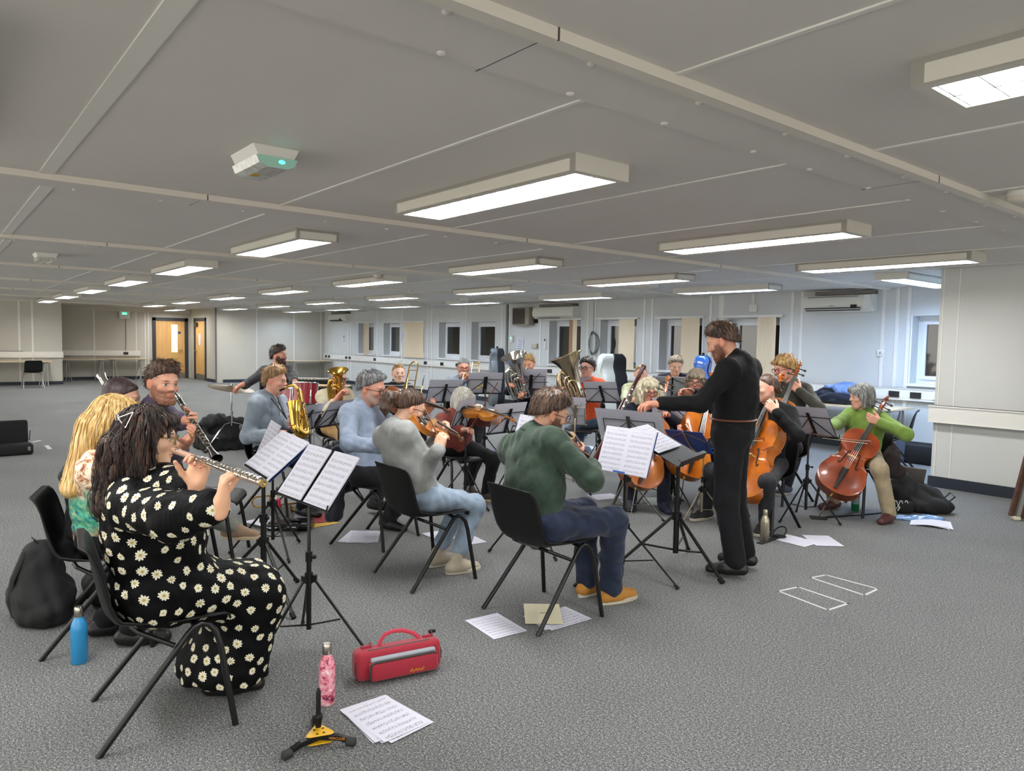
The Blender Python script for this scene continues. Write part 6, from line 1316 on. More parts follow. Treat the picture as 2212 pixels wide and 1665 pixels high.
def lock(I, starts, m, r0, seed, sway=.012, name='hair_strands', drop=.3):
    """loose strands following the hair surface, as one mesh under the hair"""
    r = np.random.default_rng(seed); mb = MB(); org = I['org']
    from mathutils.bvhtree import BVHTree
    V, Q = I['hairV'], I['hairQ']; T = BVHTree.FromPolygons([tuple(v) for v in V], [tuple(q) for q in Q]); H = I['H']; HB = I['HB']; zmin = V[:, 2].min()
    cen = V.mean(0)
    for k in range(starts):
        a = r.uniform(0, 2*PI); el = r.uniform(.25, 1.35); p = H+HB.T@(np.array([math.cos(a)*math.cos(el)*.1, math.sin(a)*math.cos(el)*.11-.01, .035+.1*math.sin(el)])); h = T.find_nearest(Vector(p))
        if h[0] is None: continue
        p = np.array(h[0]); d = nrm(p-H-HB[2]*.05); d[2] = -.3; pts = []; ph = r.uniform(0, 6); wl = r.uniform(18, 34); ln = r.uniform(.6, 1.05)
        zend = p[2]-(p[2]-zmin)*ln
        for st in range(60):
            h = T.find_nearest(Vector(p)); q = np.array(h[0])+np.array(h[1])*.004; n = np.array(h[1]); hl = HB@(q-H)
            if hl[1] > .05*I['hs'] and hl[2] < .055*I['hs']: break
            s_ = np.cross(n, [0, 0, 1.]); pts.append(q+s_*sway*math.sin(wl*st*.02+ph)*min(1, st/12)+n*abs(sway)*.35*(1+math.sin(wl*.7*st*.02+ph*2))*min(1, st/16))
            t = np.array([0, 0, -1.])-n*(-n[2]); t = t if np.linalg.norm(t) > .15 else np.array([d[0], d[1], -.6]); d = nrm(.55*nrm(t)+.45*d); p = q+d*.02
            if p[2] < zend: break
        if len(pts) > 4: mb.tube([x-org for x in pts], [r0*(1-.6*i/len(pts)) for i in range(len(pts))], 4, caps=False)
    hp = I['hair']; o = mb.build(name, m, hp, smooth=180)
lock(PEOPLE['flute1'], 900, HDK, .0016, 1, .013); lock(PEOPLE['flute2'], 700, HBL, .0014, 2, .0035)
for k, nst, m_, rr, sw_ in (('violin1', 160, HBR, .0018, .002), ('cello1', 260, HCW, .0028, .008), ('cello5', 160, HSG, .0022, .002), ('cello2', 140, HSA, .0026, .003), ('violin2', 140, HWH, .0022, .003)): lock(PEOPLE[k], nst, m_, rr, 5+len(k)+nst, sw_)
def tuft(I, n, m, r0, seed, ln=.03, lift=.004):
    r = np.random.default_rng(seed); V, Q = I['hairV'], I['hairQ']; c = V[Q].mean(1); nn = np.cross(V[Q[:, 2]]-V[Q[:, 0]], V[Q[:, 3]]-V[Q[:, 1]]); nn /= np.linalg.norm(nn, axis=1)[:, None]+1e-9
    HB, H, s = I['HB'], I['H'], I['hs']; q = (c-H)@HB.T/s; out = np.einsum('ij,ij->i', nn, c-H) > .05; ids = np.nonzero(out)[0]; mb = MB(); org = I['org']; crown = H+HB.T@(np.array((0, -.035, .13))*s)
    for i in r.choice(ids, min(n, len(ids)), replace=False):
        d = c[i]-crown; d = nrm(d-nn[i]*(d@nn[i])+r.normal(size=3)*.025); p = c[i]-nn[i]*.002; L = ln*r.uniform(.6, 1.3); k = lift*r.uniform(.3, 2.)
        mb.tube([p-org, p+d*L*.35+nn[i]*k-org, p+d*L*.7+nn[i]*k*1.2-org, p+d*L+nn[i]*k*.7-org], [r0, r0*.9, r0*.7, r0*.2], 4, caps=False)
    mb.build('hair_strands', m, I['hair'], smooth=180)
for k, n_, m_, r_, l_, f_ in (('violin3', 900, HBR, .0014, .032, .0022), ('cond', 900, HBR, .0013, .026, .002), ('viola', 700, HGR, .0013, .02, .0015), ('clar', 800, HBR, .0014, .03, .003), ('sax', 600, HSB, .0018, .03, .002), ('cello4', 500, HGB, .0022, .026, .003), ('drum', 300, HBK, .0028, .03, .004), ('tuba2', 300, HBK, .003, .03, .006), ('tuba1', 250, HGB, .003, .035, .004), ('bass', 300, HSA, .0026, .024, .003)): tuft(PEOPLE[k], n_, m_, r_, n_, l_, f_)
# triangular silver hair clip
I = PEOPLE['flute1']; c = atd(266, 895, 2.72)-I['org']; m = MB(); A = atd(288, 890, 2.70)-I['org']; Bp = atd(271, 924, 2.70)-I['org']; E_ = atd(256, 902, 2.72)-I['org']
m.tube([E_, A], .0028, 6); m.tube([A, Bp], .0028, 6); m.tube([Bp, E_], .0028, 6)
for k in range(3): q = E_+(np.array([CR[0], CR[1], CR[2]])*(-.006)+np.array([0, 0, 1.])*(.006-.006*k)); m.tube([q+.006*(math.cos(t)*CR+math.sin(t)*CU) for t in np.linspace(0, 2*PI, 12, endpoint=False)], .0016, 5, closed=True)
m.build('hair_clip', SILV, I['hair'])
# painted nails of the front flutist
m = MB(); mm = mat('coral nail varnish', 'd9484a', .25, coat=.5)
for sd in (1, -1):
    for (p, d, n) in I['tips'][sd][:4]:
        x, y, z = basis(d); up = nrm(-n-d*(-n@d)); m.ball(p+up*.0052-I['org'], (.0075, .0048, .0022), 8, 5, np.array([d, np.cross(up, d), up]).T)
m.build('fingernails', mm, bpy.data.objects[[o.name for o in CHILD[I['root'].name] if o.name.startswith('body')][0]])
# strap over the navy jacket
I = PEOPLE['sax']; m = MB()
for x_ in (-1, 1): q_ = I['N']+I['SF']*.085+I['ShR']*x_*.035-I['org']; m.tube([q_+I['up']*.01, q_+I['SF']*.05-I['up']*.06, q_+I['SF']*.06-I['up']*.17], .0045, 6)
m.build('drawstrings', mat('white cord', 'd9d9d6', .8), I['root'])
I = PEOPLE['bass']; m = MB(); m.tube([I['N']-I['ShR']*.09+I['up']*.02-I['org'], I['SC']-I['ShR']*.08+I['SF']*.13-I['up']*.08-I['org'], I['SC']-I['ShR']*.04+I['SF']*.15-I['up']*.25-I['org']], .02, 8, flat=.3); m.build('shoulder_strap', mat('grey strap', '6f7480', .7), I['root'])
# chairs under the players
CHP = dict(flute1=(-3.15, .73, 83), flute2=(-4.16, .69, 74), violin1=(-4.0, 2.53, 90), violin3=(-3.05, 2.73, 90))
for k, lab, dy in (('flute1', 'black plastic chair under the woman in the daisy dress', 0), ('flute2', 'black plastic chair under the blond woman in floral blouse', -4), ('reed3', 'black plastic chair under the person with the shaved head', 0), ('clar', 'black plastic chair under the clarinet player', 0),
                ('sax', 'black plastic chair under the hooded saxophone player', 0), ('horn', 'black plastic chair under the cream jumper horn player', 0), ('viola', 'black plastic chair under the blue shirted viola player', 0), ('tromb1', 'black plastic chair under the striped roll neck player', 0), ('violin1', 'black plastic chair under the ponytailed violinist', 0),
                ('tromb2', 'black plastic chair under the trombonist with red glasses', 0), ('violin2', 'black plastic chair under the white haired violinist', 0), ('tuba1', 'black plastic chair under the blond tuba player', 0), ('tuba2', 'black plastic chair under the orange shirted tuba player', 0), ('violin3', 'black plastic chair under the green shirted violinist', 0), ('bsn', 'black plastic chair under the bassoon player', 0),
                ('cello1', 'black plastic chair under the fluffy white haired cellist', 0), ('cello2', 'black plastic chair under the cellist with the grey brown bob', 0), ('cello3', 'black plastic chair under the cellist in black', 0), ('cello4', 'black plastic chair under the curly blond cellist', 0), ('cello5', 'black plastic chair under the green jumper cellist', 0)): (chair(*CHP[k], lab) if k in CHP else chair_for(k, lab, dyaw=dy))
# ------------------------------------------------------------------ instruments in the players' hands
Pt = atd
flute('silver flute with open end toward the camera, held by woman in daisy dress', Pt(385, 976, 2.72), Pt(569, 1044, 2.2))
clarinet('black clarinet with silver keys held by man in purple jumper', Pt(377, 847, 4.26), Pt(468, 992, 3.86))
clarinet('silver keyed woodwind end rising behind the shaved head', Pt(300, 960, 4.1), Pt(219, 812, 4.5), SILV, SILV, 'bass_clarinet', .02, .03)
saxophone('gold saxophone hanging from neck strap of young man in hoodie', Pt(611, 841, 6.32), Pt(628, 940, 6.12), PEOPLE['sax']['F'], -CF*.9-CR*.25)
I = PEOPLE['sax']; m = MB(); m.tube([I['N']+I['ShR']*.05+I['SF']*.055-I['org'], Pt(605, 885, 6.2)-I['org'], Pt(620, 905, 6.18)-I['org']], .005, 6); m.tube([I['N']-I['ShR']*.05+I['SF']*.055-I['org'], Pt(612, 890, 6.2)-I['org'], Pt(620, 905, 6.18)-I['org']], .005, 6); m.build('neck_strap', BLACK, I['root'])
tuba('small gold upright horn with bell hiding the face of player in cream jumper', Pt(730, 800, 7.9), (-.10, .06, .8)+.38*(-CF), Pt(757, 885, 7.85), .112, GOLD, Pt(738, 828, 8.05), 'tenor_horn', .62, None, True)
tuba('left silver tuba with wide bell tipped left, held by blond man', Pt(1110, 768, 9.5), -.32*CR+np.array([0, 0, .95])+.30*(-CF), Pt(1120, 880, 9.5), .172, SILV, Pt(1136, 795, 9.85), 'tuba', .92, -CR)
tuba('right bronze coloured tuba with flared bell held by man in orange shirt', Pt(1222, 768, 9.0), -.36*CR+np.array([0, 0, .93])+.02*CF, Pt(1245, 880, 9.0), .210, AGED, Pt(1252, 808, 9.25), 'tuba', 1.0, -CR)
bassoon('dark red bassoon slanting across player in pale green top', Pt(1391, 790, 8.75), Pt(1288, 996, 8.45))
trombone('brass trombone held upright beside woman in striped roll neck', Pt(905, 782, 8.6), Pt(882, 905, 8.2), Pt(908, 870, 8.45), CR)
trombone('brass trombone played by man with red glasses, tuning slide behind his shoulder', Pt(1021, 782, 10.0), Pt(1010, 850, 8.2), Pt(1022, 830, 8.9), -CR)
VW = wood('orange violin varnish', '8a4a12', 'b8701f', 'cf8a2e'); VW2 = wood('brown viola varnish', '5a2a10', '7d4218', '955324'); CW_RED = wood('red brown cello varnish', '5e2410', '8b3a18', 'a85526'); CW_OR = wood('orange cello varnish', '8f4208', 'b9620f', 'd07c22'); CW_AM = wood('amber cello varnish', '7a3c10', 'a5581a', 'bf7430')
up = np.array([0, 0, 1.]); cam_ = -CF
bowed('viola', 'brown viola under chin of man in pale blue shirt', 'viola', Pt(836, 860, 5.36), Pt(955, 888, 5.82), up*.45+cam_*.8-CR*.15, .55, VW2, .62, chin=True)
bowed('violin', 'orange violin held by the ponytailed woman in grey sweatshirt', 'violin', Pt(893, 908, 4.64), Pt(979, 944, 5.04), up*.7+cam_*.6+CR*.1, .475, VW, .60, chin=True, group='violins')
bowed('violin', 'golden violin between two music stands, held by white haired woman in rust cardigan', 'violin', Pt(1008, 884, 6.72), Pt(1090, 905, 6.42), up*.85+cam_*.45, .475, VW, .60, chin=True, group='violins')
bowed('violin', 'violin mostly hidden in front of bearded man in green shirt', 'violin', Pt(1205, 935, 4.38), Pt(1262, 988, 4.86), up*.8+cam_*.3+CR*.4, .475, VW2, .60, chin=True, group='violins')
bow('bow of the ponytailed violinist, rising across her violin', Pt(951, 952, 4.53), Pt(916, 878, 4.86), cam_+up*.2)
bow('bow slanting up beside the white haired violinist', Pt(1015, 926, 6.5), Pt(1074, 828, 6.75), cam_)
bow('bow held by man in green shirt, mostly behind his arm', Pt(1272, 990, 4.32), Pt(1222, 948, 4.75), up)
bow('bow in the hidden hand of the viola player', Pt(850, 960, 5.15), Pt(838, 905, 5.4), up)
bowed('cello', 'reddish brown cello standing between knees of white haired woman with round glasses', 'cello', Pt(1374, 1052, 6.62), Pt(1438, 824, 7.02), cam_*.9+CR*.15+up*.25, .93, CW_AM, 1., .3, endtip=atz(1362, 1112), group='cellos')
bowed('cello', 'orange cello glimpsed behind the conductor arm, held by woman with grey brown bob', 'cello', Pt(1478, 1030, 6.72), Pt(1534, 812, 7.22), cam_*.85+CR*.2+up*.3, .93, CW_OR, 1., .3, endtip=atz(1470, 1088), group='cellos')
bowed('cello', 'bright orange cello with visible ribs beside the conductor, held by cellist in black', 'cello', Pt(1606, 1080, 5.98), Pt(1697, 812, 6.32), -CR*.85+cam_*.6+up*.3, .95, CW_OR, 1.05, .3, endtip=atz(1590, 1150), group='cellos')
bowed('cello', 'brown cello whose scroll rises highest beside the curly blond man', 'cello', Pt(1640, 1005, 6.72), Pt(1733, 774, 7.12), -CR*.25+cam_*.85+up*.3, .93, CW_AM, 1., .3, endtip=atz(1620, 1068), group='cellos')
bowed('cello', 'large red brown cello with white endpin held by woman in green jumper', 'cello', Pt(1797, 1066, 6.52), Pt(1922, 850, 6.92), -CR*.28+cam_*.85+up*.42, .93, CW_RED, 1.1, .3, endtip=atz(1768, 1118), group='cellos')
bow('long cello bow drawn level across the red brown cello', Pt(1762, 943, 6.40), Pt(1880, 958, 6.30), up, )
bow('bow tip showing past the conductor by the bright orange cello', Pt(1592, 950, 5.80), Pt(1650, 951, 5.95), up)
# ------------------------------------------------------------------ music stands (position, right and up of the open music)
ST = dict(S0=((-4.003, 1.530, .893), (.998, -.028, -.052), (.054, .772, .633)), S1=((-3.416, 1.519, .863), (.987, .152, -.043), (-.059, .607, .792)), S15=((-3.168, 3.534, .859), (1, .026, .002), (-.011, .329, .944)),
          S3=((-6.349, 2.721, .818), (-.574, .819, .011), (.467, .316, .826)), S4=((-6.473, 3.067, .834), (-.520, .854, -.003), (.487, .299, .821)), S5=((-7.150, 4.774, .952), (.193, .981, -.008), (.425, -.076, .902)), S6=((-7.112, 5.342, 1.036), (.463, .886, .006), (.434, -.233, .870)),
          S7=((-5.507, 3.882, .864), (-.534, .845, .012), (.292, .172, .941)), S8=((-5.250, 4.213, .843), (-.105, .994, .012), (.360, .027, .933)), S9=((-7.345, 6.281, 1.058), (.563, .826, .013), (.367, -.264, .892)), S10=((-6.791, 6.544, .989), (.547, .837, -.007), (.451, -.287, .845)),
          S11=((-6.109, 6.358, .964), (.924, .381, .030), (.183, -.510, .840)), S12=((-5.410, 5.245, .848), (.770, .637, -.025), (.221, -.230, .948)), S14=((-4.277, 4.814, .842), (.937, .349, -.011), (.182, -.461, .869)), S17=((-3.962, 5.255, .707), (.990, -.131, .047), (-.114, -.570, .814)), S18=((-3.300, 6.127, .894), (.973, -.230, .033), (-.143, -.481, .865)))
def S(k): return ST[k]
CHS = mat('nickel stand', 'a79d88', .3, .9); BLUEP = mat('blue desk plate', '1b3a75', .4); GREYS = mat('grey stand steel', '55524c', .4, .6)
stand('sturdy black music stand nearest the flutists, holding a wide blue-backed desk', *S('S0'), .42, .297, 1, base=(-4.14, 1.51), desk=mat('deep blue desk', '17357c', .4), plabel='two printed pages on the blue-backed stand before the flutists', ledge=BLACKM, lip=.02, lw=.9, thick=1.35, leg_rot=.1, feet=.36, spine=.03)
stand('black wire music stand in front of the daisy dress flutist', *S('S1'), .45, .30, 1, base=(-3.38, 1.46), desk='wire', plabel='two printed pages with a gap between on the stand nearest the camera', gap=.03, leg_rot=.75, feet=.30)
stand('black music stand with blue desk in front of the green shirted violinist', *S('S15'), .42, .297, 1, base=(-3.18, 3.55), desk=mat('blue desk', '2b5ca8', .4), lip=.016, lw=.6, plabel='white printed pages facing the violinist in green shirt', leg_rot=.35, feet=.38)
stand('black wire music stand seen from behind by the saxophone', *S('S3'), .42, .297, -1, desk='wire', plabel='pages seen from behind beside the gold saxophone')
stand('black wire music stand tilted before the horn player', *S('S4'), .42, .297, -1, desk='wire', plabel='grey looking pages seen from behind in front of cream jumper', leg_rot=.5)
stand('black wire music stand under the trombonist in striped roll neck', *S('S5'), .42, .297, -1, desk='wire', plabel='pages on stand left of the white haired violinist', leg_rot=.3)
stand('black wire music stand right below the trombonist with red glasses', *S('S6'), .42, .297, -1, desk='wire', plabel='pages on stand just below the trombonist with red glasses', spine=.045, leg_rot=.9)
stand('thin black music stand in front of the white haired violinist', *S('S7'), .42, .297, -1, desk='wire', plabel='curled pages in front of the face of white haired violinist', leg_rot=.2)
stand('black music stand right of the white haired violinist, left of green shirt', *S('S8'), .42, .297, -1, desk='wire', plabel='pages right of the golden violin', leg_rot=1.)
stand('black square-armed music stand below the blond tuba player', *S('S9'), .42, .297, -1, desk='open', plabel='pages below the face of the blond tuba player', spine=.045)
stand('grey metal music stand in front of the orange shirt', *S('S10'), .44, .297, -1, desk='wire', metal=GREYS, plabel='pages in front of the orange shirted tuba player', spine=.05)
stand('black wire music stand in front of the white cello case', *S('S11'), .42, .297, -1, desk='wire', plabel='pages in front of the white cello case', leg_rot=.4)
stand('nickel folding stand with a single page behind the green shirted man', *S('S12'), .21, .297, -1, desk='open', metal=CHS, plabel='single page on nickel stand right of the green shirted head', n=1, wide=.24, feet=.26)
stand('wide grey stand spread with several pages in front of white haired cellist', *S('S14'), .62, .30, -1, desk='wire', metal=GREYS, plabel='wide spread of three pages under the conductor hands', n=3, wide=.5, feet=.34, leg_rot=.6)
stand('blue folding stand with silver tripod legs beside the conductor', *S('S17'), .46, .24, -1, base=(-3.79, 5.23), desk=BLUEP, metal=CHS, pages=False, thick=.8, feet=.26, leg_rot=.45)
stand('black music stand between the cellist in black and the green jumper cellist', *S('S18'), .42, .297, -1, desk='wire', plabel='pages on stand in front of the green jumper cellist', leg_rot=.25)
c = atd(579, 952, 5.15); stand('black music stand seen edge-on between the flutists and saxophone', c, nrm(np.array([.62, -.55, .0])*1+CF*.9*np.array([1, 1, 0])), nrm((.35, .25, .85)), .42, .297, -1, desk='wire', plabel='pages seen nearly edge-on behind the blue-backed stand')
c = atd(1140, 940, 5.3); stand('music stand whose page peeks out left of the green shirt', c, (.99, .0, 0), (-.0, .35, .93), .30, .297, 1, desk='wire', plabel='printed page peeking out behind left shoulder of green shirt', n=1)
c = atd(1452, 838, 8.9); stand('music stand before the woman in navy jacket', c, nrm((.75, .64, 0)), (.2, -.25, .93), .46, .30, -1, desk=mat('grey desk', '8b8d90', .5), plabel='white pages below the woman in navy jacket', z0=None)
c = atd(1446, 885, 7.0); stand('music stand hidden behind the conductor forearm', c, nrm((.75, .64, 0)), (.2, -.25, .93), .32, .25, -1, desk='wire', plabel='white page behind the conductor forearm', n=1)
# conductor's desk
c = atd(1452, 967, 5.12); u_ = nrm((-.83, -.25, .42)); r_ = nrm(np.cross(u_, np.cross((-.25, .97, 0), u_))); r_ = nrm((-.25, .97, 0)-u_*(np.array((-.25, .97, 0))@u_))
stand('black orchestral stand with flat desk and ledge in front of the conductor', c, r_, u_, .48, .34, 1, base=(-3.14, 4.05), desk=mat('black desk', '1b1b1d', .45), pages=False, thick=1.6, feet=.42, leg_rot=2.0)
sheets('printed score page overhanging the conductor desk', c+u_*.14-r_*.06+np.cross(r_, u_)*.006, r_, u_, .42, .297, 1, 2, 0., .004, group='sheet music on the stands')
# ------------------------------------------------------------------ papers on the carpet
def floor_sheet(label, q, z=.002, m=None, name='sheet_music', cat='sheet music', group='papers on the floor', n=1, curl=.0, plain=False):
    """q: where its corners lie on the floor, top-left, top-right, bottom-right, bottom-left of the page"""
    P = [atz(*p, z)[:2] for p in q]; P = np.array(P); r = (P[1]-P[0]+P[2]-P[3])/2; u = (P[0]-P[3]+P[1]-P[2])/2; c = P.mean(0); w, h = np.linalg.norm(r), np.linalg.norm(u)
    w_, h_ = (.21, .297) if w < h else (.297, .21)
    s = .5; w = w*s+w_*(1-s); h = h*s+h_*(1-s); r3 = np.array([*r, 0]); u3 = np.array([*u, 0]); r3 = nrm(r3); u3 = nrm(u3-r3*(u3@r3))
    if np.cross(r3, u3)[2] < 0: r3 = -r3
    t = thing(name, label, cat, (c[0], c[1], z), group=group)
    for i in range(n): a = .05*((i*37) % 5-2); rr = r3*math.cos(a)+u3*math.sin(a); uu = np.cross([0, 0, 1.], rr); page(t, np.array([.012*((i*13) % 3-1), .012*((i*7) % 3-1), .001+.0012*i]), rr, uu, w, h, m=m, curl=curl, back=PAPER if plain else None)
    return t
floor_sheet('loose page of music on carpet left of the green shirted man chair leg', [(1013, 1342), (1080, 1322), (1143, 1362), (1075, 1383)])
floor_sheet('white pages on carpet sticking out from under the cream cover', [(1137, 1334), (1214, 1308), (1286, 1339), (1191, 1362)], m=PRINT6, n=2)
floor_sheet('cream cover sheet with small title lying behind chair leg', [(1133, 1305), (1209, 1303), (1228, 1348), (1146, 1350)], z=.008, m=CREAMP, name='cover_sheet', cat='paper')
P_ = atz(1190, 1329, .0105); txt('cover_title', 'Arianna  C.', .014, (0, 0, .004), bpy.data.objects['cover_sheet'], mat('cover ink', '55523f', .8), (0, 0, math.radians(52)))
floor_sheet('fanned pile of music pages on carpet nearest the camera', [(733, 1537), (836, 1502), (929, 1565), (829, 1609)], m=PRINT6, n=5)
floor_sheet('small pile of pages on carpet left of the jeans violinist chair', [(765, 1145), (821, 1146), (816, 1174), (720, 1173)], n=3, m=PRINT6)
floor_sheet('white page under chair behind the cream canvas shoes', [(932, 1152), (955, 1147), (975, 1163), (950, 1168)], m=FAINT); floor_sheet('white page on carpet just right of the cream canvas shoes', [(1005, 1158), (1020, 1155), (1041, 1171), (1015, 1176)], m=FAINT)
floor_sheet('white page on carpet left of the cello endpin with small wooden reed box', [(1276, 1071), (1329, 1063), (1341, 1077), (1292, 1080)], m=FAINT)
floor_sheet('pale green plastic folder on carpet beside the navy boot', [(1389, 1074), (1440, 1074), (1454, 1092), (1405, 1092)], m=mat('pale green plastic', 'aab2a6', .3), name='plastic_folder', cat='folder')
floor_sheet('left of two overlapping pages on carpet by the steel bottle', [(1678, 1162), (1706, 1152), (1770, 1171), (1737, 1185)], m=TEXTP); floor_sheet('right of two overlapping pages on carpet by the steel bottle', [(1736, 1156), (1793, 1156), (1829, 1180), (1769, 1180)], m=TEXTP, z=.004)
floor_sheet('curled pages on carpet below the blue plastic bag', [(1966, 1118), (2046, 1130), (2069, 1145), (1975, 1138)], n=2, m=TEXTP, curl=.03)
floor_sheet('white pages on carpet below the chair of the orange shirted player', [(1243, 966), (1285, 960), (1292, 968), (1250, 974)], m=FAINT)
floor_sheet('yellow folder under red one near the floor trombone', [(652, 1132), (722, 1118), (722, 1131), (665, 1143)], m=mat('yellow folder', 'b58f2f', .7), name='folder', cat='folder', plain=True); floor_sheet('red folder on carpet near the floor trombone', [(690, 1112), (718, 1109), (695, 1128), (655, 1130)], z=.006, m=mat('red folder', '8e2f35', .6), name='folder', cat='folder', plain=True)
floor_sheet('pages lying over black case near tan suede shoe', [(563, 1115), (642, 1123), (607, 1149), (536, 1126)], z=.03, m=PRINT6, n=2); floor_sheet('white pages on carpet beneath the viola player chair', [(640, 1112), (690, 1110), (685, 1124), (640, 1126)], m=FAINT)
floor_sheet('blue folder on carpet behind the rust cardigan player', [(1064, 972), (1100, 972), (1100, 982), (1068, 982)], m=mat('bright blue folder', '2f68c8', .5), name='folder', cat='folder', plain=True)
# tape outlines on the carpet
TAPE = mat('white floor tape', 'b9bbb6', .7)
def tape(label, q):
    P = [atz(*p) for p in q]; c = sum(P)/4; t = thing('tape_outline', label, 'floor tape', (c[0], c[1], 0)); m = MB()
    for i in range(4): a, b = P[i]-c, P[(i+1) % 4]-c; d = nrm(b-a); m.box((a+b)/2+(0, 0, .0012), (np.linalg.norm(b-a)+.015, .016, .0016), np.array([d, np.cross([0, 0, 1.], d), [0, 0, 1.]]).T)
    m.build('tape', TAPE, t, smooth=0)
tape('white tape rectangle on carpet nearer the camera', [(1682, 1277), (1724, 1268), (1831, 1304), (1789, 1318)]); tape('white tape rectangle on carpet nearer the steel bottle', [(1752, 1248), (1784, 1242), (1896, 1272), (1868, 1286)])
for (q, lab) in (((70, 955, 88, 951), 'short scrap of tape on carpet by the open black case'), ((100, 962, 108, 970), 'tiny scrap of tape on carpet right of the open black case')):
    a, b = atz(q[0], q[1]), atz(q[2], q[3]); d = nrm(b-a); m = MB(); m.box((a+b)/2+(0, 0, .001), (np.linalg.norm(b-a), .05, .0016), np.array([d, np.cross([0, 0, 1.], d), [0, 0, 1.]]).T); tag(m.build('tape_strip', TAPE, smooth=0), lab, 'floor tape')
# ------------------------------------------------------------------ bottles
STC = mat('steel cap', 'b5b0a6', .25, 1.)
bottle('blue metal water bottle with steel cap behind the daisy dress chair', atz(172, 1430), .27, .036, mat('bright blue enamel', '2583b8', .35, coat=.3), STC)
def pinkm():
    t = NT('pink floral bottle'); t.set(.35, coat=.3); o = t.obj(); a = t.noise(38, 4, rough=.6); b = t.noise(60, 3)
    col = t.ramp(a, [(.36, '2d2540'), (.42, 'c2415f'), (.47, 'd98a9c'), (.58, 'e3a3b0'), (.66, 'f0dcd6')]); t.base(t.mix(t.math('GREATER_THAN', b, .66), col, 'c23a55')); return t.m
bottle('pink flower patterned bottle with steel cap beside the red flute case', atz(706, 1518), .262, .0345, pinkm(), STC)
bottle('ribbed steel water bottle on carpet behind the conductor', atz(1651, 1168), .255, .034, mat('steel bottle metal', 'b3aa96', .3, .9), mat('steel bottle cap', 'b3aa96', .3, .9), ribs=18)
t = bottle('green plastic drink bottle with label behind the green jumper cellist legs', atz(1847, 1103), .27, .036, mat('green bottle plastic', '1f7a45', .15, trans=.5), mat('green cap', '1f6a40', .4)); MB().lathe([(.0365, .07), (.0368, .14)], n=28, caps=False).build('label', mat('bottle label', '7c9a9c', .6), t)
p = atz(596, 1128); t = thing('drink_bottle', 'clear sports bottle with pink lid on carpet by the floor trombone', 'bottle', p)
MB().lathe([(.034, 0), (.036, .01), (.036, .12), (.034, .135)], n=24).build('bottle_body', mat('clear plastic', 'b9c0bd', .1, trans=.75), t, smooth=40); MB().lathe([(.038, .13), (.039, .14), (.039, .19), (.034, .20)], n=24).build('lid', mat('pink lid', 'c2264e', .35), t, smooth=40); MB().lathe([(.014, .2), (.014, .225), (.010, .23)], n=14).build('spout', WHITE, t)
# ------------------------------------------------------------------ red flute case
a, b = atz(772, 1484), atz(948, 1447); e = nrm(b-a); L = .41; dp = np.cross([0, 0, 1.], e); t = thing('flute_case', 'red padded flute case with grey stripe pocket and carry handle', 'case', a); R3 = np.array([e, dp, [0, 0, 1.]]); H_ = .135; W_ = .10
REDN = mat('red nylon', '930f28', .75, bump=.25, bs=500, sheen=.2); ZIP = mat('zip tape', '2b2724', .6)
tilt = rotx(-.12); RR = R3.T@tilt
def FC(x, y, z): return RR@np.array([x, y, z])
m = MB(); m.rbox(FC(L/2, W_/2, H_/2+.012), (L, W_, H_), .024, RR, 4); m.build('shell', REDN, t, smooth=60)
m = MB(); pts = [FC(x, .022, z) for x, z in ((.012, .02), (.004, .05), (.006, .10), (.03, .132), (.06, .139), (L-.06, .139), (L-.025, .134), (L-.006, .11), (L-.002, .05))]; m.tube(pts, .008, 8, flat=1., up=FC(0, 1, 0)); m.build('zip', ZIP, t)
m = MB(); m.rbox(FC(L*.53, -.012, .057), (L*.80, .04, .088), .016, RR, 3); pk = m.build('pocket', REDN, t, smooth=60)
m = MB(); m.rbox(FC(L*.53, -.004, .105), (L*.76, .034, .022), .009, RR, 3); m.build('grey_panel', mat('grey panel cloth', '8d9199', .6), pk, smooth=60)
m = MB(); m.tube([FC(x, y, z) for x, y, z in ((L*.14, -.022, .02), (L*.125, -.03, .06), (L*.15, -.026, .092), (L*.2, -.026, .098), (L*.86, -.026, .098), (L*.915, -.024, .088))], .0055, 8); m.build('pocket_zip', ZIP, pk)
m = MB(); m.tube([FC(x, .055, z) for x, z in ((L*.30, .147), (L*.31, .165), (L*.36, .192), (L*.46, .203), (L*.58, .198), (L*.70, .178), (L*.76, .158), (L*.78, .148))], .0095, 8, flat=.4, up=FC(0, 1, 0)); m.build('handle', mat('red webbing', 'b8354a', .7), t)
for x in (.06, L-.05): m = MB(); m.box(FC(x, .055, .150), (.045, .022, .016), RR); m.tube([FC(x+.02, .055+.012*math.cos(q), .158+.012*math.sin(q)) for q in np.linspace(0, 2*PI, 12, endpoint=False)], .002, 5, closed=True); m.build('strap_loop', mat('loop dark red', '8e1c33', .6), t)
m = MB(); m.box(FC(L-.02, .07, .165), (.03, .02, .012), RR); m.ball(FC(L+.006, .05, .07), (.012, .012, .02), 8, 6); m.build('buckle', BLACK, t)
m = MB()
for i in range(10):
    x = L*.58+.007*i; z = .030+.004*math.sin(i*2.3); m.tube([FC(x, -.0335, z), FC(x+.004, -.0335, z+.010+.003*math.sin(i*1.7)), FC(x+.006, -.0335, z+.002)], .0012, 4)
m.build('embroidered_logo', mat('yellow thread', 'd9a52e', .6), pk)
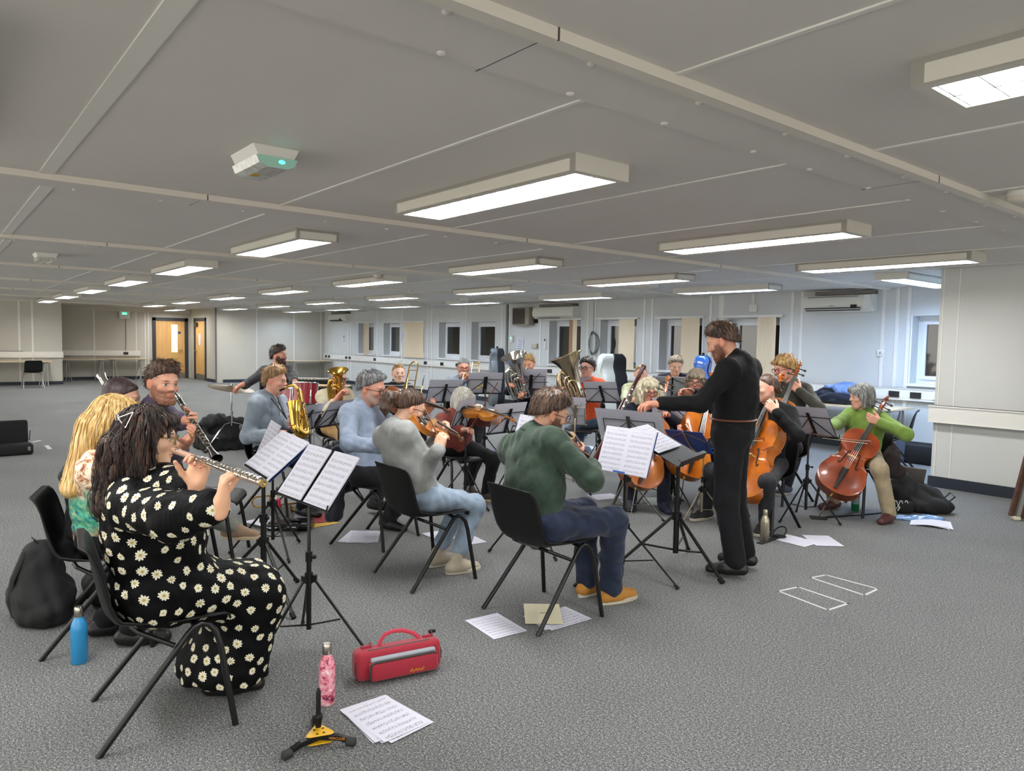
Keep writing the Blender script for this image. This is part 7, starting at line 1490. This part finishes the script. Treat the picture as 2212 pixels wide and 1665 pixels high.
# ------------------------------------------------------------------ instrument peg stand with the yellow plate
c = atz(690, 1606); t = thing('instrument_stand', 'folding black instrument stand with yellow plate and HERCULES leg', 'instrument stand', c); YEL = mat('yellow plate', 'd9a91f', .4)
def PF(px, py, z): return atz(px, py, z)-c
l1, l2, l3 = PF(612, 1642, .0), PF(766, 1611, .0), None
l1[2] = l2[2] = 0; back = nrm(-(nrm(l1)+nrm(l2)))
back[2] = 0; l3 = nrm(back)*.15
d1, d2 = nrm(l1), nrm(l2); tri = []
for d_ in (d1, d2, nrm(l3)):
    s_ = np.cross([0, 0, 1.], d_); tri.append([d_*.050-s_*.012, d_*.058, d_*.050+s_*.012])
order = sorted([p for q in tri for p in q], key=lambda p: math.atan2(p[1], p[0])); m = MB(); m.prism([(p[0], p[1]) for p in order], .046, .050); m.prism([(p[0]*.9, p[1]*.9) for p in order], .012, .016); m.build('yellow_plate', YEL, t, smooth=0, bevel=.002)
m = MB()
for k in range(4): a_ = k*1.7+.4; m.cyl((.022*math.cos(a_), .022*math.sin(a_), .050), (.022*math.cos(a_), .022*math.sin(a_), .0515), .0048, n=10)
m.build('plate_holes', mat('plate hole', '3a2b10', .8), t)
for i, e_ in enumerate((l1, l2, l3)):
    d_ = nrm(e_); s_ = np.cross([0, 0, 1.], d_); Le = np.linalg.norm(e_); m = MB(); pr = [(.0, .030), (Le*.55, .032), (Le*.78, .024), (Le*.98, .010)]
    V = [];
    for x, z in pr: V += [d_*x+s_*.009+np.array([0, 0, z-.011]), d_*x-s_*.009+np.array([0, 0, z-.011]), d_*x-s_*.009+np.array([0, 0, z+.011]), d_*x+s_*.009+np.array([0, 0, z+.011])]
    F = [(j*4+k, j*4+(k+1) % 4, j*4+4+(k+1) % 4, j*4+4+k) for j in range(3) for k in range(4)]+[(3, 2, 1, 0), (12, 13, 14, 15)]; m.add(V, F); lg = m.build('leg', BLACKM, t, smooth=0, bevel=.002)
    m = MB(); m.lathe([(.012, -.03), (.017, -.025), (.017, .004), (.010, .010)], d_*Le*.97+(0, 0, .0165), d_, 14); m.build('rubber_foot', mat('rubber', '242426', .7), lg)
    if i == 1:
        nrm_ = -s_ if (-s_)@(CO-c) > 0 else s_; mid = d_*(Le*.52)+nrm_*.0096+np.array([0, 0, .026]); X = d_ if d_@CR > 0 else -d_
        o_ = txt('leg_lettering', 'HERCULES', .0135, (0, 0, 0), lg, mat('orange letters', 'c8862a', .5), extrude=.0003); mm_ = Matrix.Identity(4); Y_ = np.cross(nrm_, X)
        for r_i in range(3): mm_[r_i][0], mm_[r_i][1], mm_[r_i][2], mm_[r_i][3] = X[r_i], Y_[r_i], nrm_[r_i], mid[r_i]
        o_.rotation_euler = (0, 0, 0); o_.matrix_local = mm_
pb = nrm(l3)*.035+np.array([0, 0, .045]); m = MB(); m.lathe([(.011, 0), (.012, .02), (.018, .045), (.014, .05), (.010, .055)], pb, (0, 0, 1), 14); m.build('peg_base', BLACK, t); m = MB(); m.lathe([(.0095, .05), (.0095, .14), (.006, .155), (.002, .16)], pb, (0, 0, 1), 14); m.build('peg', BLACK, t)
for k in range(3): a_ = k*2*PI/3; MB().box(pb+(.016*math.cos(a_), .016*math.sin(a_), .035), (.012, .004, .03), rotz(a_)).build('peg_fin', BLACK, t, smooth=0)
# ------------------------------------------------------------------ bags and cases
CANV = mat('black canvas', '0e0f11', .85, bump=.35, bs=260); BROWNC = mat('dark brown coat', '241a19', .85, bump=.25, bs=120)
a = atz(90, 1330); f_ = nrm(-CR*.7*np.array([1, 1, 0])-CF*np.array([1, 1, 0])*.7); s_ = np.array([-f_[1], f_[0], 0]); B3 = np.array([s_, f_, [0, 0, 1.]])
t = softbag('backpack', 'black backpack slumped on carpet behind blond woman chair', 'backpack', [ell(a+(0, 0, .14), (.17, .13, .15), B3, .08), ell(a+(0, 0, .30), (.12, .09, .12), B3, .09), sbox(a+(0, 0, .09), (.17, .12, .085), B3, .05, .08), ell(a+s_*.17+(0, 0, .08), (.11, .10, .08), B3, .06), half((0, 0, -1), -.002)], CANV, a, .011, .012, seed=3)
m = MB(); m.tube([(0, 0, .40), f_*.08+s_*.02+(0, 0, .37), f_*.135+s_*.03+(0, 0, .24), f_*.155+s_*.02+(0, 0, .12), f_*.13+s_*.02+(0, 0, .03)], .026, 8, flat=.35); m.build('shoulder_strap', CANV, t); m = MB(); m.tube([s_*-.03+(0, 0, .40), s_*-.03+f_*.03+(0, 0, .435), s_*.03+f_*.03+(0, 0, .435), s_*.03+(0, 0, .40)], .010, 6, flat=.4); m.build('grab_handle', CANV, t); MB().box(-f_*.12+(0, 0, .1), (.18, .03, .1), B3.T).build('front_pocket', CANV, t, smooth=0, bevel=.012)
a = atz(235, 1300); softbag('holdall', 'black bag in shadow under the blond woman chair', 'bag', [ell(a+(0, 0, .1), (.2, .13, .11), None, .05), half((0, 0, -1), -.002)], CANV, a, .014, .008, seed=5)
a = atz(470, 968); softbag('kit_bag', 'heap of black bags and coats behind the clarinet player', 'bag', [ell(a+(-.15, .1, .18), (.26, .3, .2), None, .1), ell(a+(.1, .25, .22), (.22, .24, .2), None, .1), ell(a+(-.05, .0, .36), (.2, .2, .1), None, .08), sbox(a+(.0, .1, .1), (.3, .35, .1), None, .04, .06), half((0, 0, -1), -.002)], CANV, a, .018, .02, seed=8)
# open black instrument case at the left edge
a = atz(22, 985); e = nrm(atz(66, 980)-atz(0, 985)); dp = np.cross([0, 0, 1.], e); R3 = np.array([e, dp, [0, 0, 1.]]).T; t = thing('instrument_case', 'open black instrument case on carpet at the left photo edge', 'case', a)
MB().rbox(R3@np.array([-.06, .12, .07]), (.62, .26, .14), .03, R3).build('case_base', CANV, t, smooth=50); MB().rbox(R3@np.array([-.08, .27, .27]), (.62, .08, .30), .03, R3@rotx(-.12)).build('case_lid', mat('plush lining', '141417', .95), t, smooth=50); MB().box(R3@np.array([.2, -.012, .08]), (.03, .01, .05), R3).build('latch', STEEL, t, smooth=0)
MB().tube([R3@np.array([.235, .2, .16]), R3@np.array([.25, .24, .28])], .006, 6).build('lid_stay', BLACK, t)
# bag with tablet beside the green jumper cellist
a = atz(2000, 1108); B3 = np.array([nrm((.6, .75, 0)), nrm((-.75, .6, 0)), [0, 0, 1.]])
t = softbag('tote_bag', 'black shoulder bag with board sticking out right of beige trousers', 'bag', [ell(a+B3[1]*.12+(0, 0, .12), (.22, .12, .13), B3, .06), ell(a-B3[0]*.14+B3[1]*.16+(0, 0, .2), (.12, .12, .16), B3, .08), ell(a+B3[0]*.06+(0, 0, .07), (.2, .1, .08), B3, .06), half((0, 0, -1), -.002)], CANV, a, .012, .012, seed=12)
MB().rbox(-B3[0]*.06+B3[1]*.2+np.array([0, 0, .30]), (.26, .02, .22), .012, B3.T@rotx(.25)@np.array([[.94, -.34, 0], [.34, .94, 0], [0, 0, 1.]]).T).build('board', mat('brown board', '4b4540', .6), t); m = MB(); m.tube([B3[0]*.15+(0, 0, .13), B3[0]*.22+(0, 0, .2), B3[0]*.27+(0, 0, .16), B3[0]*.2+(0, 0, .1)], .012, 6, flat=.4); m.build('carry_strap', CANV, t)
a2 = atz(1952, 1108); t = thing('pencil_pouch', 'black pouch with white wired earphones on top beside maroon shoe', 'pouch', a2); m = MB(); m.rbox((0, .0, .06), (.16, .12, .12), .04, B3.T); m.build('pouch', CANV, t); m = MB()
for k in range(3): m.tube([B3[0]*(-.05+.05*k+.02*math.cos(q))+(0, -.07-.01*math.sin(2*q), .09+.04*math.sin(q)) for q in np.linspace(0, 2*PI, 14, endpoint=False)], .0035, 5, closed=True)
m.tube([(-.02, -.085, .03), (0, -.09, .07)], .007, 6); m.build('earphones', WHITE, t)
a = atz(1985, 1122); softbag('plastic_bag', 'crumpled blue clear plastic bag flat on carpet above the curled pages', 'bag', [ell(a+(0, 0, .012), (.24, .07, .02), np.array([nrm((.63, .78, 0)), nrm((-.78, .63, 0)), [0, 0, 1.]]), .02), ell(a+.1*CR*np.array([1, 1, 0])+(0, 0, .014), (.1, .06, .022), None, .03), half((0, 0, -1), -.001)], mat('blue thin plastic', '7fa3d3', .2, var=.3, vs=40, trans=.25), a, .008, .008, seed=15)
a = atz(1940, 1118); tag(MB().ball(a+(0, 0, .012), (.06, .05, .012)).build('snack_packet', mat('packet print', 'b19a63', .35, var=.5, vs=40)), 'crinkled snack packet beside the maroon shoe', 'packet')
# brown coat over the green jumper cellist's chair, jacket over the viola player's chair
I = PEOPLE['cello5']; c = I['Pv']-I['F']*.17-I['Rt']*.20; softbag('coat', 'dark brown coat hanging off the chair of the green jumper cellist', 'coat', [ell(c+(0, 0, -.07), (.07, .09, .13), None, .06), ell(c+(0, 0, .04), (.04, .05, .10), None, .05), ell(c-I['F']*.05+(0, 0, -.15), (.09, .08, .06), None, .05)], BROWNC, c, .012, .016, seed=21)
I = PEOPLE['viola']; Fv, Rv = I['F'], I['Rt']; c = I['Pv']+Fv*-.16; softbag('jacket', 'dark navy jacket hanging over the viola player chair', 'jacket', [cap(c-Rv*.2+(0, 0, .16), c+Rv*.2+(0, 0, .16), .05, .05, .05), sbox(c-Fv*.07+(0, 0, .0), (.21, .035, .2), np.array([Rv, Fv, [0, 0, 1.]]), .03, .05), sbox(c+Rv*.19+Fv*.0+(0, 0, -.16), (.05, .06, .2), np.array([Rv, Fv, [0, 0, 1.]]), .03, .05)], cloth('dark navy jacket', '24262f'), c, .012, .014, seed=22)
I = PEOPLE['flute2']; Fv, Rv = I['F'], I['Rt']; c = I['Pv']-Fv*.12-Rv*.10; softbag('coat', 'black coat draped over back of the blond woman chair', 'coat', [cap(c-Rv*.10-Fv*.03+(0, 0, .30), c+Rv*.08-Fv*.03+(0, 0, .30), .03, .03, .04), sbox(c-Fv*.01+(0, 0, .14), (.12, .025, .16), np.array([Rv, Fv, [0, 0, 1.]]), .03, .05)], CANV, c, .012, .01, seed=23)
I = PEOPLE['cello2']; c = I['Pv']-I['Rt']*.22+(0, 0, -.1); softbag('coat', 'black coat hanging at side of cellist chair behind the conductor desk', 'coat', [ell(c, (.07, .1, .2), None, .05)], CANV, c, .014, .014, seed=24)
# coats on the table
a = aty(1800, 868, YW-.5); a[2] = .722; t = softbag('padded_jacket', 'dark navy padded jacket folded on the table under air conditioner', 'jacket', [ell(a+(.0, 0, .08), (.34, .22, .09), None, .06), ell(a+(.18, .0, .08), (.26, .2, .08), None, .06), ell(a+(-.02, .05, .16), (.22, .15, .07), None, .06), half((0, 0, -1), -.722)], cloth('navy padded nylon', '1d2130', folds=.6, weave=200), a, .014, .018, seed=31)
a3 = a+np.array([.08, -.02, .2]); softbag('scarf', 'blue checked scarf lying on the navy padded jacket', 'scarf', [ell(a3+(0, 0, .03), (.22, .12, .035), None, .04), ell(a3+(.14, -.07, -.02), (.15, .08, .05), None, .05), ell(a3+(.1, .08, .06), (.16, .06, .06), None, .04)], cloth('blue scarf', '5672a8', c2='7d95c0', folds=.7, weave=120), a3, .012, .014, seed=32)
# chair standing at that table
chair(-4.15, 9.75, 200, 'empty black plastic chair behind the green jumper cellist')
# long black case on the floor by the window wall
a = np.array([-4.2, 10.55, 0]); t = thing('keyboard_case', 'long black equipment case on floor below the right window', 'case', a); MB().rbox((0, 0, .13), (1.3, .42, .26), .03).build('case_body', CANV, t); m = MB(); m.tube([(-.5, -.2, .275), (0, -.1, .285), (.45, -.16, .28), (.55, -.22, .2)], .015, 6, flat=.35); m.build('strap', CANV, t); MB().box((-.1, -.225, .16), (.16, .015, .30), rotx(-.1)).build('grey_flap', mat('slate nylon', '3d4654', .7), t, smooth=0); MB().box((-.45, -.21, .262), (.6, .1, .012)).build('papers', PAPER, t, smooth=0)
# metal-edged display case at the right edge
a = atz(2190, 1122); t = thing('flight_case', 'aluminium-edged brown panel leaning at the right photo edge', 'case', a); e = nrm((.63, .777, 0)); dp = nrm((-.777, .63, 0)); B3 = np.array([e, dp, [0, 0, 1.]]).T
for k, x in enumerate((.0, .10)):
    MB().box(B3@np.array([x+.03+.10, .1*k, .36]), (.22, .03, .70), B3@np.array([[math.cos(.2), 0, math.sin(.2)], [0, 1, 0], [-math.sin(.2), 0, math.cos(.2)]])).build('brown_panel', mat('brown hide panel', '4a2c1c', .6, var=.4, vs=30), t, smooth=0)
    m = MB(); m.box(B3@np.array([x+.075, .1*k-.02, .36]), (.035, .05, .72), B3@np.array([[math.cos(.2), 0, math.sin(.2)], [0, 1, 0], [-math.sin(.2), 0, math.cos(.2)]])); m.build('metal_edge', mat('dull aluminium', '8c8c86', .4, .6), t, smooth=0)
    MB().rbox(B3@np.array([x+.0, .1*k-.02, .02]), (.06, .07, .035), .008, B3).build('rubber_corner', mat('cream rubber', 'c9c3ac', .6), t)
# black mute case with strap near the suede shoe
a = atz(628, 1150); t = thing('instrument_case', 'small black case under loose pages by the suede shoe', 'case', a); MB().rbox((-.12, .05, .035), (.34, .2, .07), .02, rotz(.9)).build('case_body', mat('black vinyl', '121214', .25), t); MB().rbox((.02, .02, .055), (.10, .2, .03), .012, rotz(.9)).build('raised_end', mat('black vinyl', '121214', .25), t)
# endpin strap and ring at the steel bottle, board under the green cellist's endpin
a = atz(1684, 1160); t = thing('endpin_anchor', 'round black endpin anchor with strap by the steel bottle', 'endpin anchor', a); m = MB(); m.lathe([(.045, 0), (.05, .004), (.05, .012), (.03, .016), (.012, .012)], n=24); m.build('disc', BLACK, t); m = MB(); m.tube([(.05*math.cos(q), .05*math.sin(q), .04+.04*math.sin(q)) for q in np.linspace(0, 2*PI, 20, endpoint=False)], .006, 6, closed=True); m.build('ring', BLACK, t); m = MB(); q = atz(1640, 1175)-a; m.box(q*.5+(0, 0, .004), (np.linalg.norm(q), .05, .005), np.array([nrm(q), np.cross([0, 0, 1.], nrm(q)), [0, 0, 1.]]).T); m.build('strap', CANV, t, smooth=0)
a = atz(1768, 1120); b = atz(1905, 1108); t = thing('endpin_board', 'flat black endpin board under the red brown cello', 'endpin board', a); q = b-a; m = MB(); m.box(q*.5+(0, 0, .006), (np.linalg.norm(q)+.08, .035, .012), np.array([nrm(q), np.cross([0, 0, 1.], nrm(q)), [0, 0, 1.]]).T); m.build('bar', BLACK, t, smooth=0); MB().rbox((0, 0, .008), (.14, .10, .016), .008, rotz(.7)).build('plate', BLACK, t)
# ------------------------------------------------------------------ cello cases along the windows
def cello_case(label, top, z0, sz, yaw, mf, mb_, open_=True, D=.34):
    t = thing('cello_case', label, 'cello case', (top[0], top[1], 0), yaw, 'cello cases'); H = top[2]
    out = [(0, .10), (.04, .19), (.14, .235), (.28, .235), (.40, .20), (.50, .17), (.60, .175), (.70, .155), (.775, .10), (.82, .075), (.88, .085), (.93, .105), (.97, .095), (1, .05)]
    def shell(nm, mm, y0, y1, sgn):
        m = MB(); V = []; rows = [(1, y0), (1, y1*.7+y0*.3), (.93, y1*.93+y0*.07), (.7, y1), (.02, y1)]; poly = [(w, h) for h, w in out]+[(-w, h) for h, w in out[::-1]]; N = len(poly)
        for s_, y in rows:
            for x, h in poly: V.append((x*s_*sz, y, (.5+(h-.5)*(s_ if s_ > .5 else s_))*H))
        m.add(V, [(i*N+j, i*N+(j+1) % N, (i+1)*N+(j+1) % N, (i+1)*N+j) for i in range(4) for j in range(N)]+[tuple(range(N))]); return m.build(nm, mm, t, smooth=50)
    shell('case_front', mf, -.015, -D*.5, -1); shell('case_back', mb_, .015, D*.5, 1)
    m = MB(); m.tube([(x*sz*1.01, 0, h*H) for h, x in out]+[(-x*sz*1.01, 0, h*H) for h, x in out[::-1]], .014, 6, closed=True); m.build('seam', mat('case seam', '17181b', .5), t)
    MB().box((0, 0, H+.02), (.03, .04, .05)).build('hook', BLACK, t, smooth=0); return t
a = aty(1074, 752, YW-.55); t = cello_case('grey cello case standing by the conduit', a, 0, 1., math.radians(-25), mat('grey shell', '6f7577', .4), mat('dark grey shell', '2a2c2f', .5)); MB().box((0, -.18, a[2]*.93), (.1, .02, .05)).build('black_badge', BLACK, t, smooth=0)
a = aty(1322, 764, YW-1.2); cello_case('white and black cello case standing half open behind players', a, 0, 1., math.radians(-15), mat('white glossy shell', 'd9dcd2', .25, coat=.4), mat('black lining shell', '131318', .6), D=.55)
a = aty(1519, 768, YW-1.6); cello_case('blue glossy cello case standing behind the conductor', a, 0, 1., math.radians(20), mat('blue glossy shell', '2f62b0', .2, coat=.5), mat('blue glossy shell', '2f62b0', .2, coat=.5), D=.36)
# ------------------------------------------------------------------ drums and percussion
DRED = mat('red drum shell', '8e1226', .2, coat=.5); HEAD = mat('drum head', 'd6d4cc', .6)
def drum(label, p, r, h, ax, name='drum', legs=0, shell=None):
    t = thing(name, label, 'drum', (p[0], p[1], 0), group='drum kit'); o = np.array([0, 0, p[2]]); ax = nrm(ax); x, y, z = basis(ax)
    MB().lathe([(r, -h/2), (r, h/2)], o, ax, 32).build('shell', shell or DRED, t, smooth=50); MB().lathe([(r*.97, h/2), (r*.97, h/2+.006)], o, ax, 32).lathe([(r*.97, -h/2-.006), (r*.97, -h/2)], o, ax, 32).build('drum_head', HEAD, t, smooth=50)
    m = MB()
    for s in (-1, 1): m.tube([o+ax*s*h/2+(x*math.cos(q)+y*math.sin(q))*r*1.02 for q in np.linspace(0, 2*PI, 32, endpoint=False)], .009, 6, closed=True)
    m.build('hoops', CHROME, t); m = MB()
    for k in range(8): q = k*PI/4; e = (x*math.cos(q)+y*math.sin(q))*r*1.05; m.tube([o+e-ax*h/2, o+e+ax*h/2], .004, 5); m.tube([o+e-ax*h*.15, o+e+ax*h*.15], .011, 6)
    m.build('lugs', CHROME, t)
    if legs:
        m = MB()
        for k in range(3): q = k*2*PI/3; e = (x*math.cos(q)+y*math.sin(q))*r*1.06; m.tube([o+e+ax*.05, np.array([e[0]*1.15, e[1]*1.15, 0])], .007, 6)
        m.build('legs', CHROME, t)
    return t
drum('red floor tom by knee of the drummer', atd(641, 868, 9.15), .20, .36, (0, .05, 1), legs=1); drum('red rack tom nearest the horn player', atd(659, 850, 9.0), .155, .26, (-.1, .1, 1), legs=1); drum('red bass drum between saxophone and drummer', atd(634, 905, 9.3), .27, .36, CR*.5-CF*.8, legs=0); drum('chrome snare drum left of the red toms', atd(622, 858, 9.25), .17, .13, (0, -.1, 1), shell=CHROME, legs=1)
def cymbal(label, p, r, tilt, base=None):
    t = thing('cymbal', label, 'cymbal', (p[0], p[1], 0), group='drum kit'); o = np.array([0, 0, p[2]]); ax = nrm(tilt)
    MB().lathe([(.006, .028), (.03, .024), (.05, .010), (r*.6, .003), (r, -.012), (r, -.015), (r*.6, -.001), (.03, .018)], o, ax, 40, caps=False).build('cymbal_plate', mat('bronze cymbal', '6a5836', .35, .85, var=.15, vs=60), t, smooth=50)
    m = MB(); m.tube([o+ax*.05, o, o-(0, 0, .25)], .009, 8); m.cyl(o+ax*.03, o+ax*.05, .014); m.build('tilter', CHROME, t); m = MB(); m.tube([(0, 0, p[2]-.2), (0, 0, .1)], .013, 8); m.cyl((0, 0, p[2]*.55), (0, 0, p[2]*.55+.06), .02); m.build('stand_tube', CHROME, t)
    for k in range(3): q = k*2*PI/3+.9; d = np.array([math.cos(q), math.sin(q), 0]); m = MB(); m.tube([(0, 0, .38), d*.12+(0, 0, .36), d*.42+(0, 0, .03)], .010, 6); m.tube([(0, 0, .12), d*.26+(0, 0, .19)], .008, 6); m.build('leg', CHROME, t); MB().ball(d*.42+(0, 0, .022), .02, 8, 6).build('foot', BLACK, t)
p = atd(500, 837, 9.85); cymbal('large bronze cymbal on chrome tripod left of the hooded saxophonist', p, .30, (.12, .1, 1)); p = atd(660, 882, 8.9); cymbal('low bronze hi-hat cymbal below the red toms', p, .18, (.3, .0, 1)); 
a = atd(584, 815, 10.0); t = thing('drum_throne', 'drum stool with dark backrest behind the drummer', 'stool', (a[0], a[1], 0)); I = PEOPLE['drum']; c = I['Pv']; t.location = (c[0], c[1], 0); MB().lathe([(.18, .46), (.19, .48), (.19, .53), (.16, .545)], n=24).build('seat', CANV, t); MB().cyl((0, 0, .1), (0, 0, .46), .02).build('post', CHROME, t)
for k in range(3): q = k*2*PI/3; MB().tube([(0, 0, .3), (.28*math.cos(q), .28*math.sin(q), .015)], .011, 6).build('leg', CHROME, t)
MB().rbox(-I['F']*.22+np.array([0, 0, .85]), (.3, .05, .28), .02, np.array([I['Rt'], I['F'], [0, 0, 1.]]).T).build('backrest', CANV, t)
def keyed(label, px, py, D, L, W, z, yaw, light):
    p = atd(px, py, D); t = thing('glockenspiel', label, 'percussion', (p[0], p[1], 0), yaw, 'tuned percussion'); MB().box((0, 0, p[2]-.05), (L, W, .09)).build('frame', BLACK, t, smooth=0); m = MB()
    for i in range(18): m.box((-L/2+L*(i+.5)/18, 0, p[2]+.01), (L/18*.8, W*(.9-.02*i), .016))
    m.build('bars', light, t, smooth=0); m = MB()
    for s in (-1, 1): m.tube([(s*L*.42, -W/2, .0), (-s*L*.42, -W/2, p[2]-.09)], .012, 6); m.tube([(s*L*.42, W/2, .0), (-s*L*.42, W/2, p[2]-.09)], .012, 6)
    m.build('crossed_legs', BLACKM, t)
keyed('dark cased percussion bars behind the horn player, farther one', 675, 819, 11.5, .95, .4, .8, math.radians(51), STEEL); keyed('light wooden percussion bars behind the horn player, nearer one', 690, 834, 10.4, .85, .42, .75, math.radians(51), mat('pale bars', 'c2a877', .5))
# beaters on the cased bars
# trombone resting on the floor
a, b = atz(545, 1108), atz(672, 1100); trombone('brass trombone lying on the carpet beside the pink-lidded bottle', b+(0, 0, .07), a+(0, 0, .05), b+(a-b)*.35+(0, 0, .11), (0, 0, 1.), GOLD)
# ------------------------------------------------------------------ spare chairs
p = atd(455, 1000, 4.95); chair(p[0]-.1, p[1]+.0, 60, 'empty black plastic chair just right of the clarinet player')
o = chair(-23.95, 2.30, 180, 'lone black chair with pale metal legs at table on far left wall')
for k_ in CHILD[o.name]:
    if k_.name.startswith(('leg', 'seat_rail')): k_.data = k_.data.copy(); k_.data.materials[0] = GREYM
SC.view_settings.view_transform = 'Standard'; SC.view_settings.look = 'None'; SC.view_settings.gamma = 1; SC.view_settings.use_curve_mapping = False
SC.view_settings.exposure = 1.0
cy = SC.cycles; cy.max_bounces = 7; cy.diffuse_bounces = 4; cy.glossy_bounces = 3; cy.transmission_bounces = 4; cy.sample_clamp_indirect = 6; cy.caustics_reflective = False; cy.caustics_refractive = False
cy.use_denoising = True
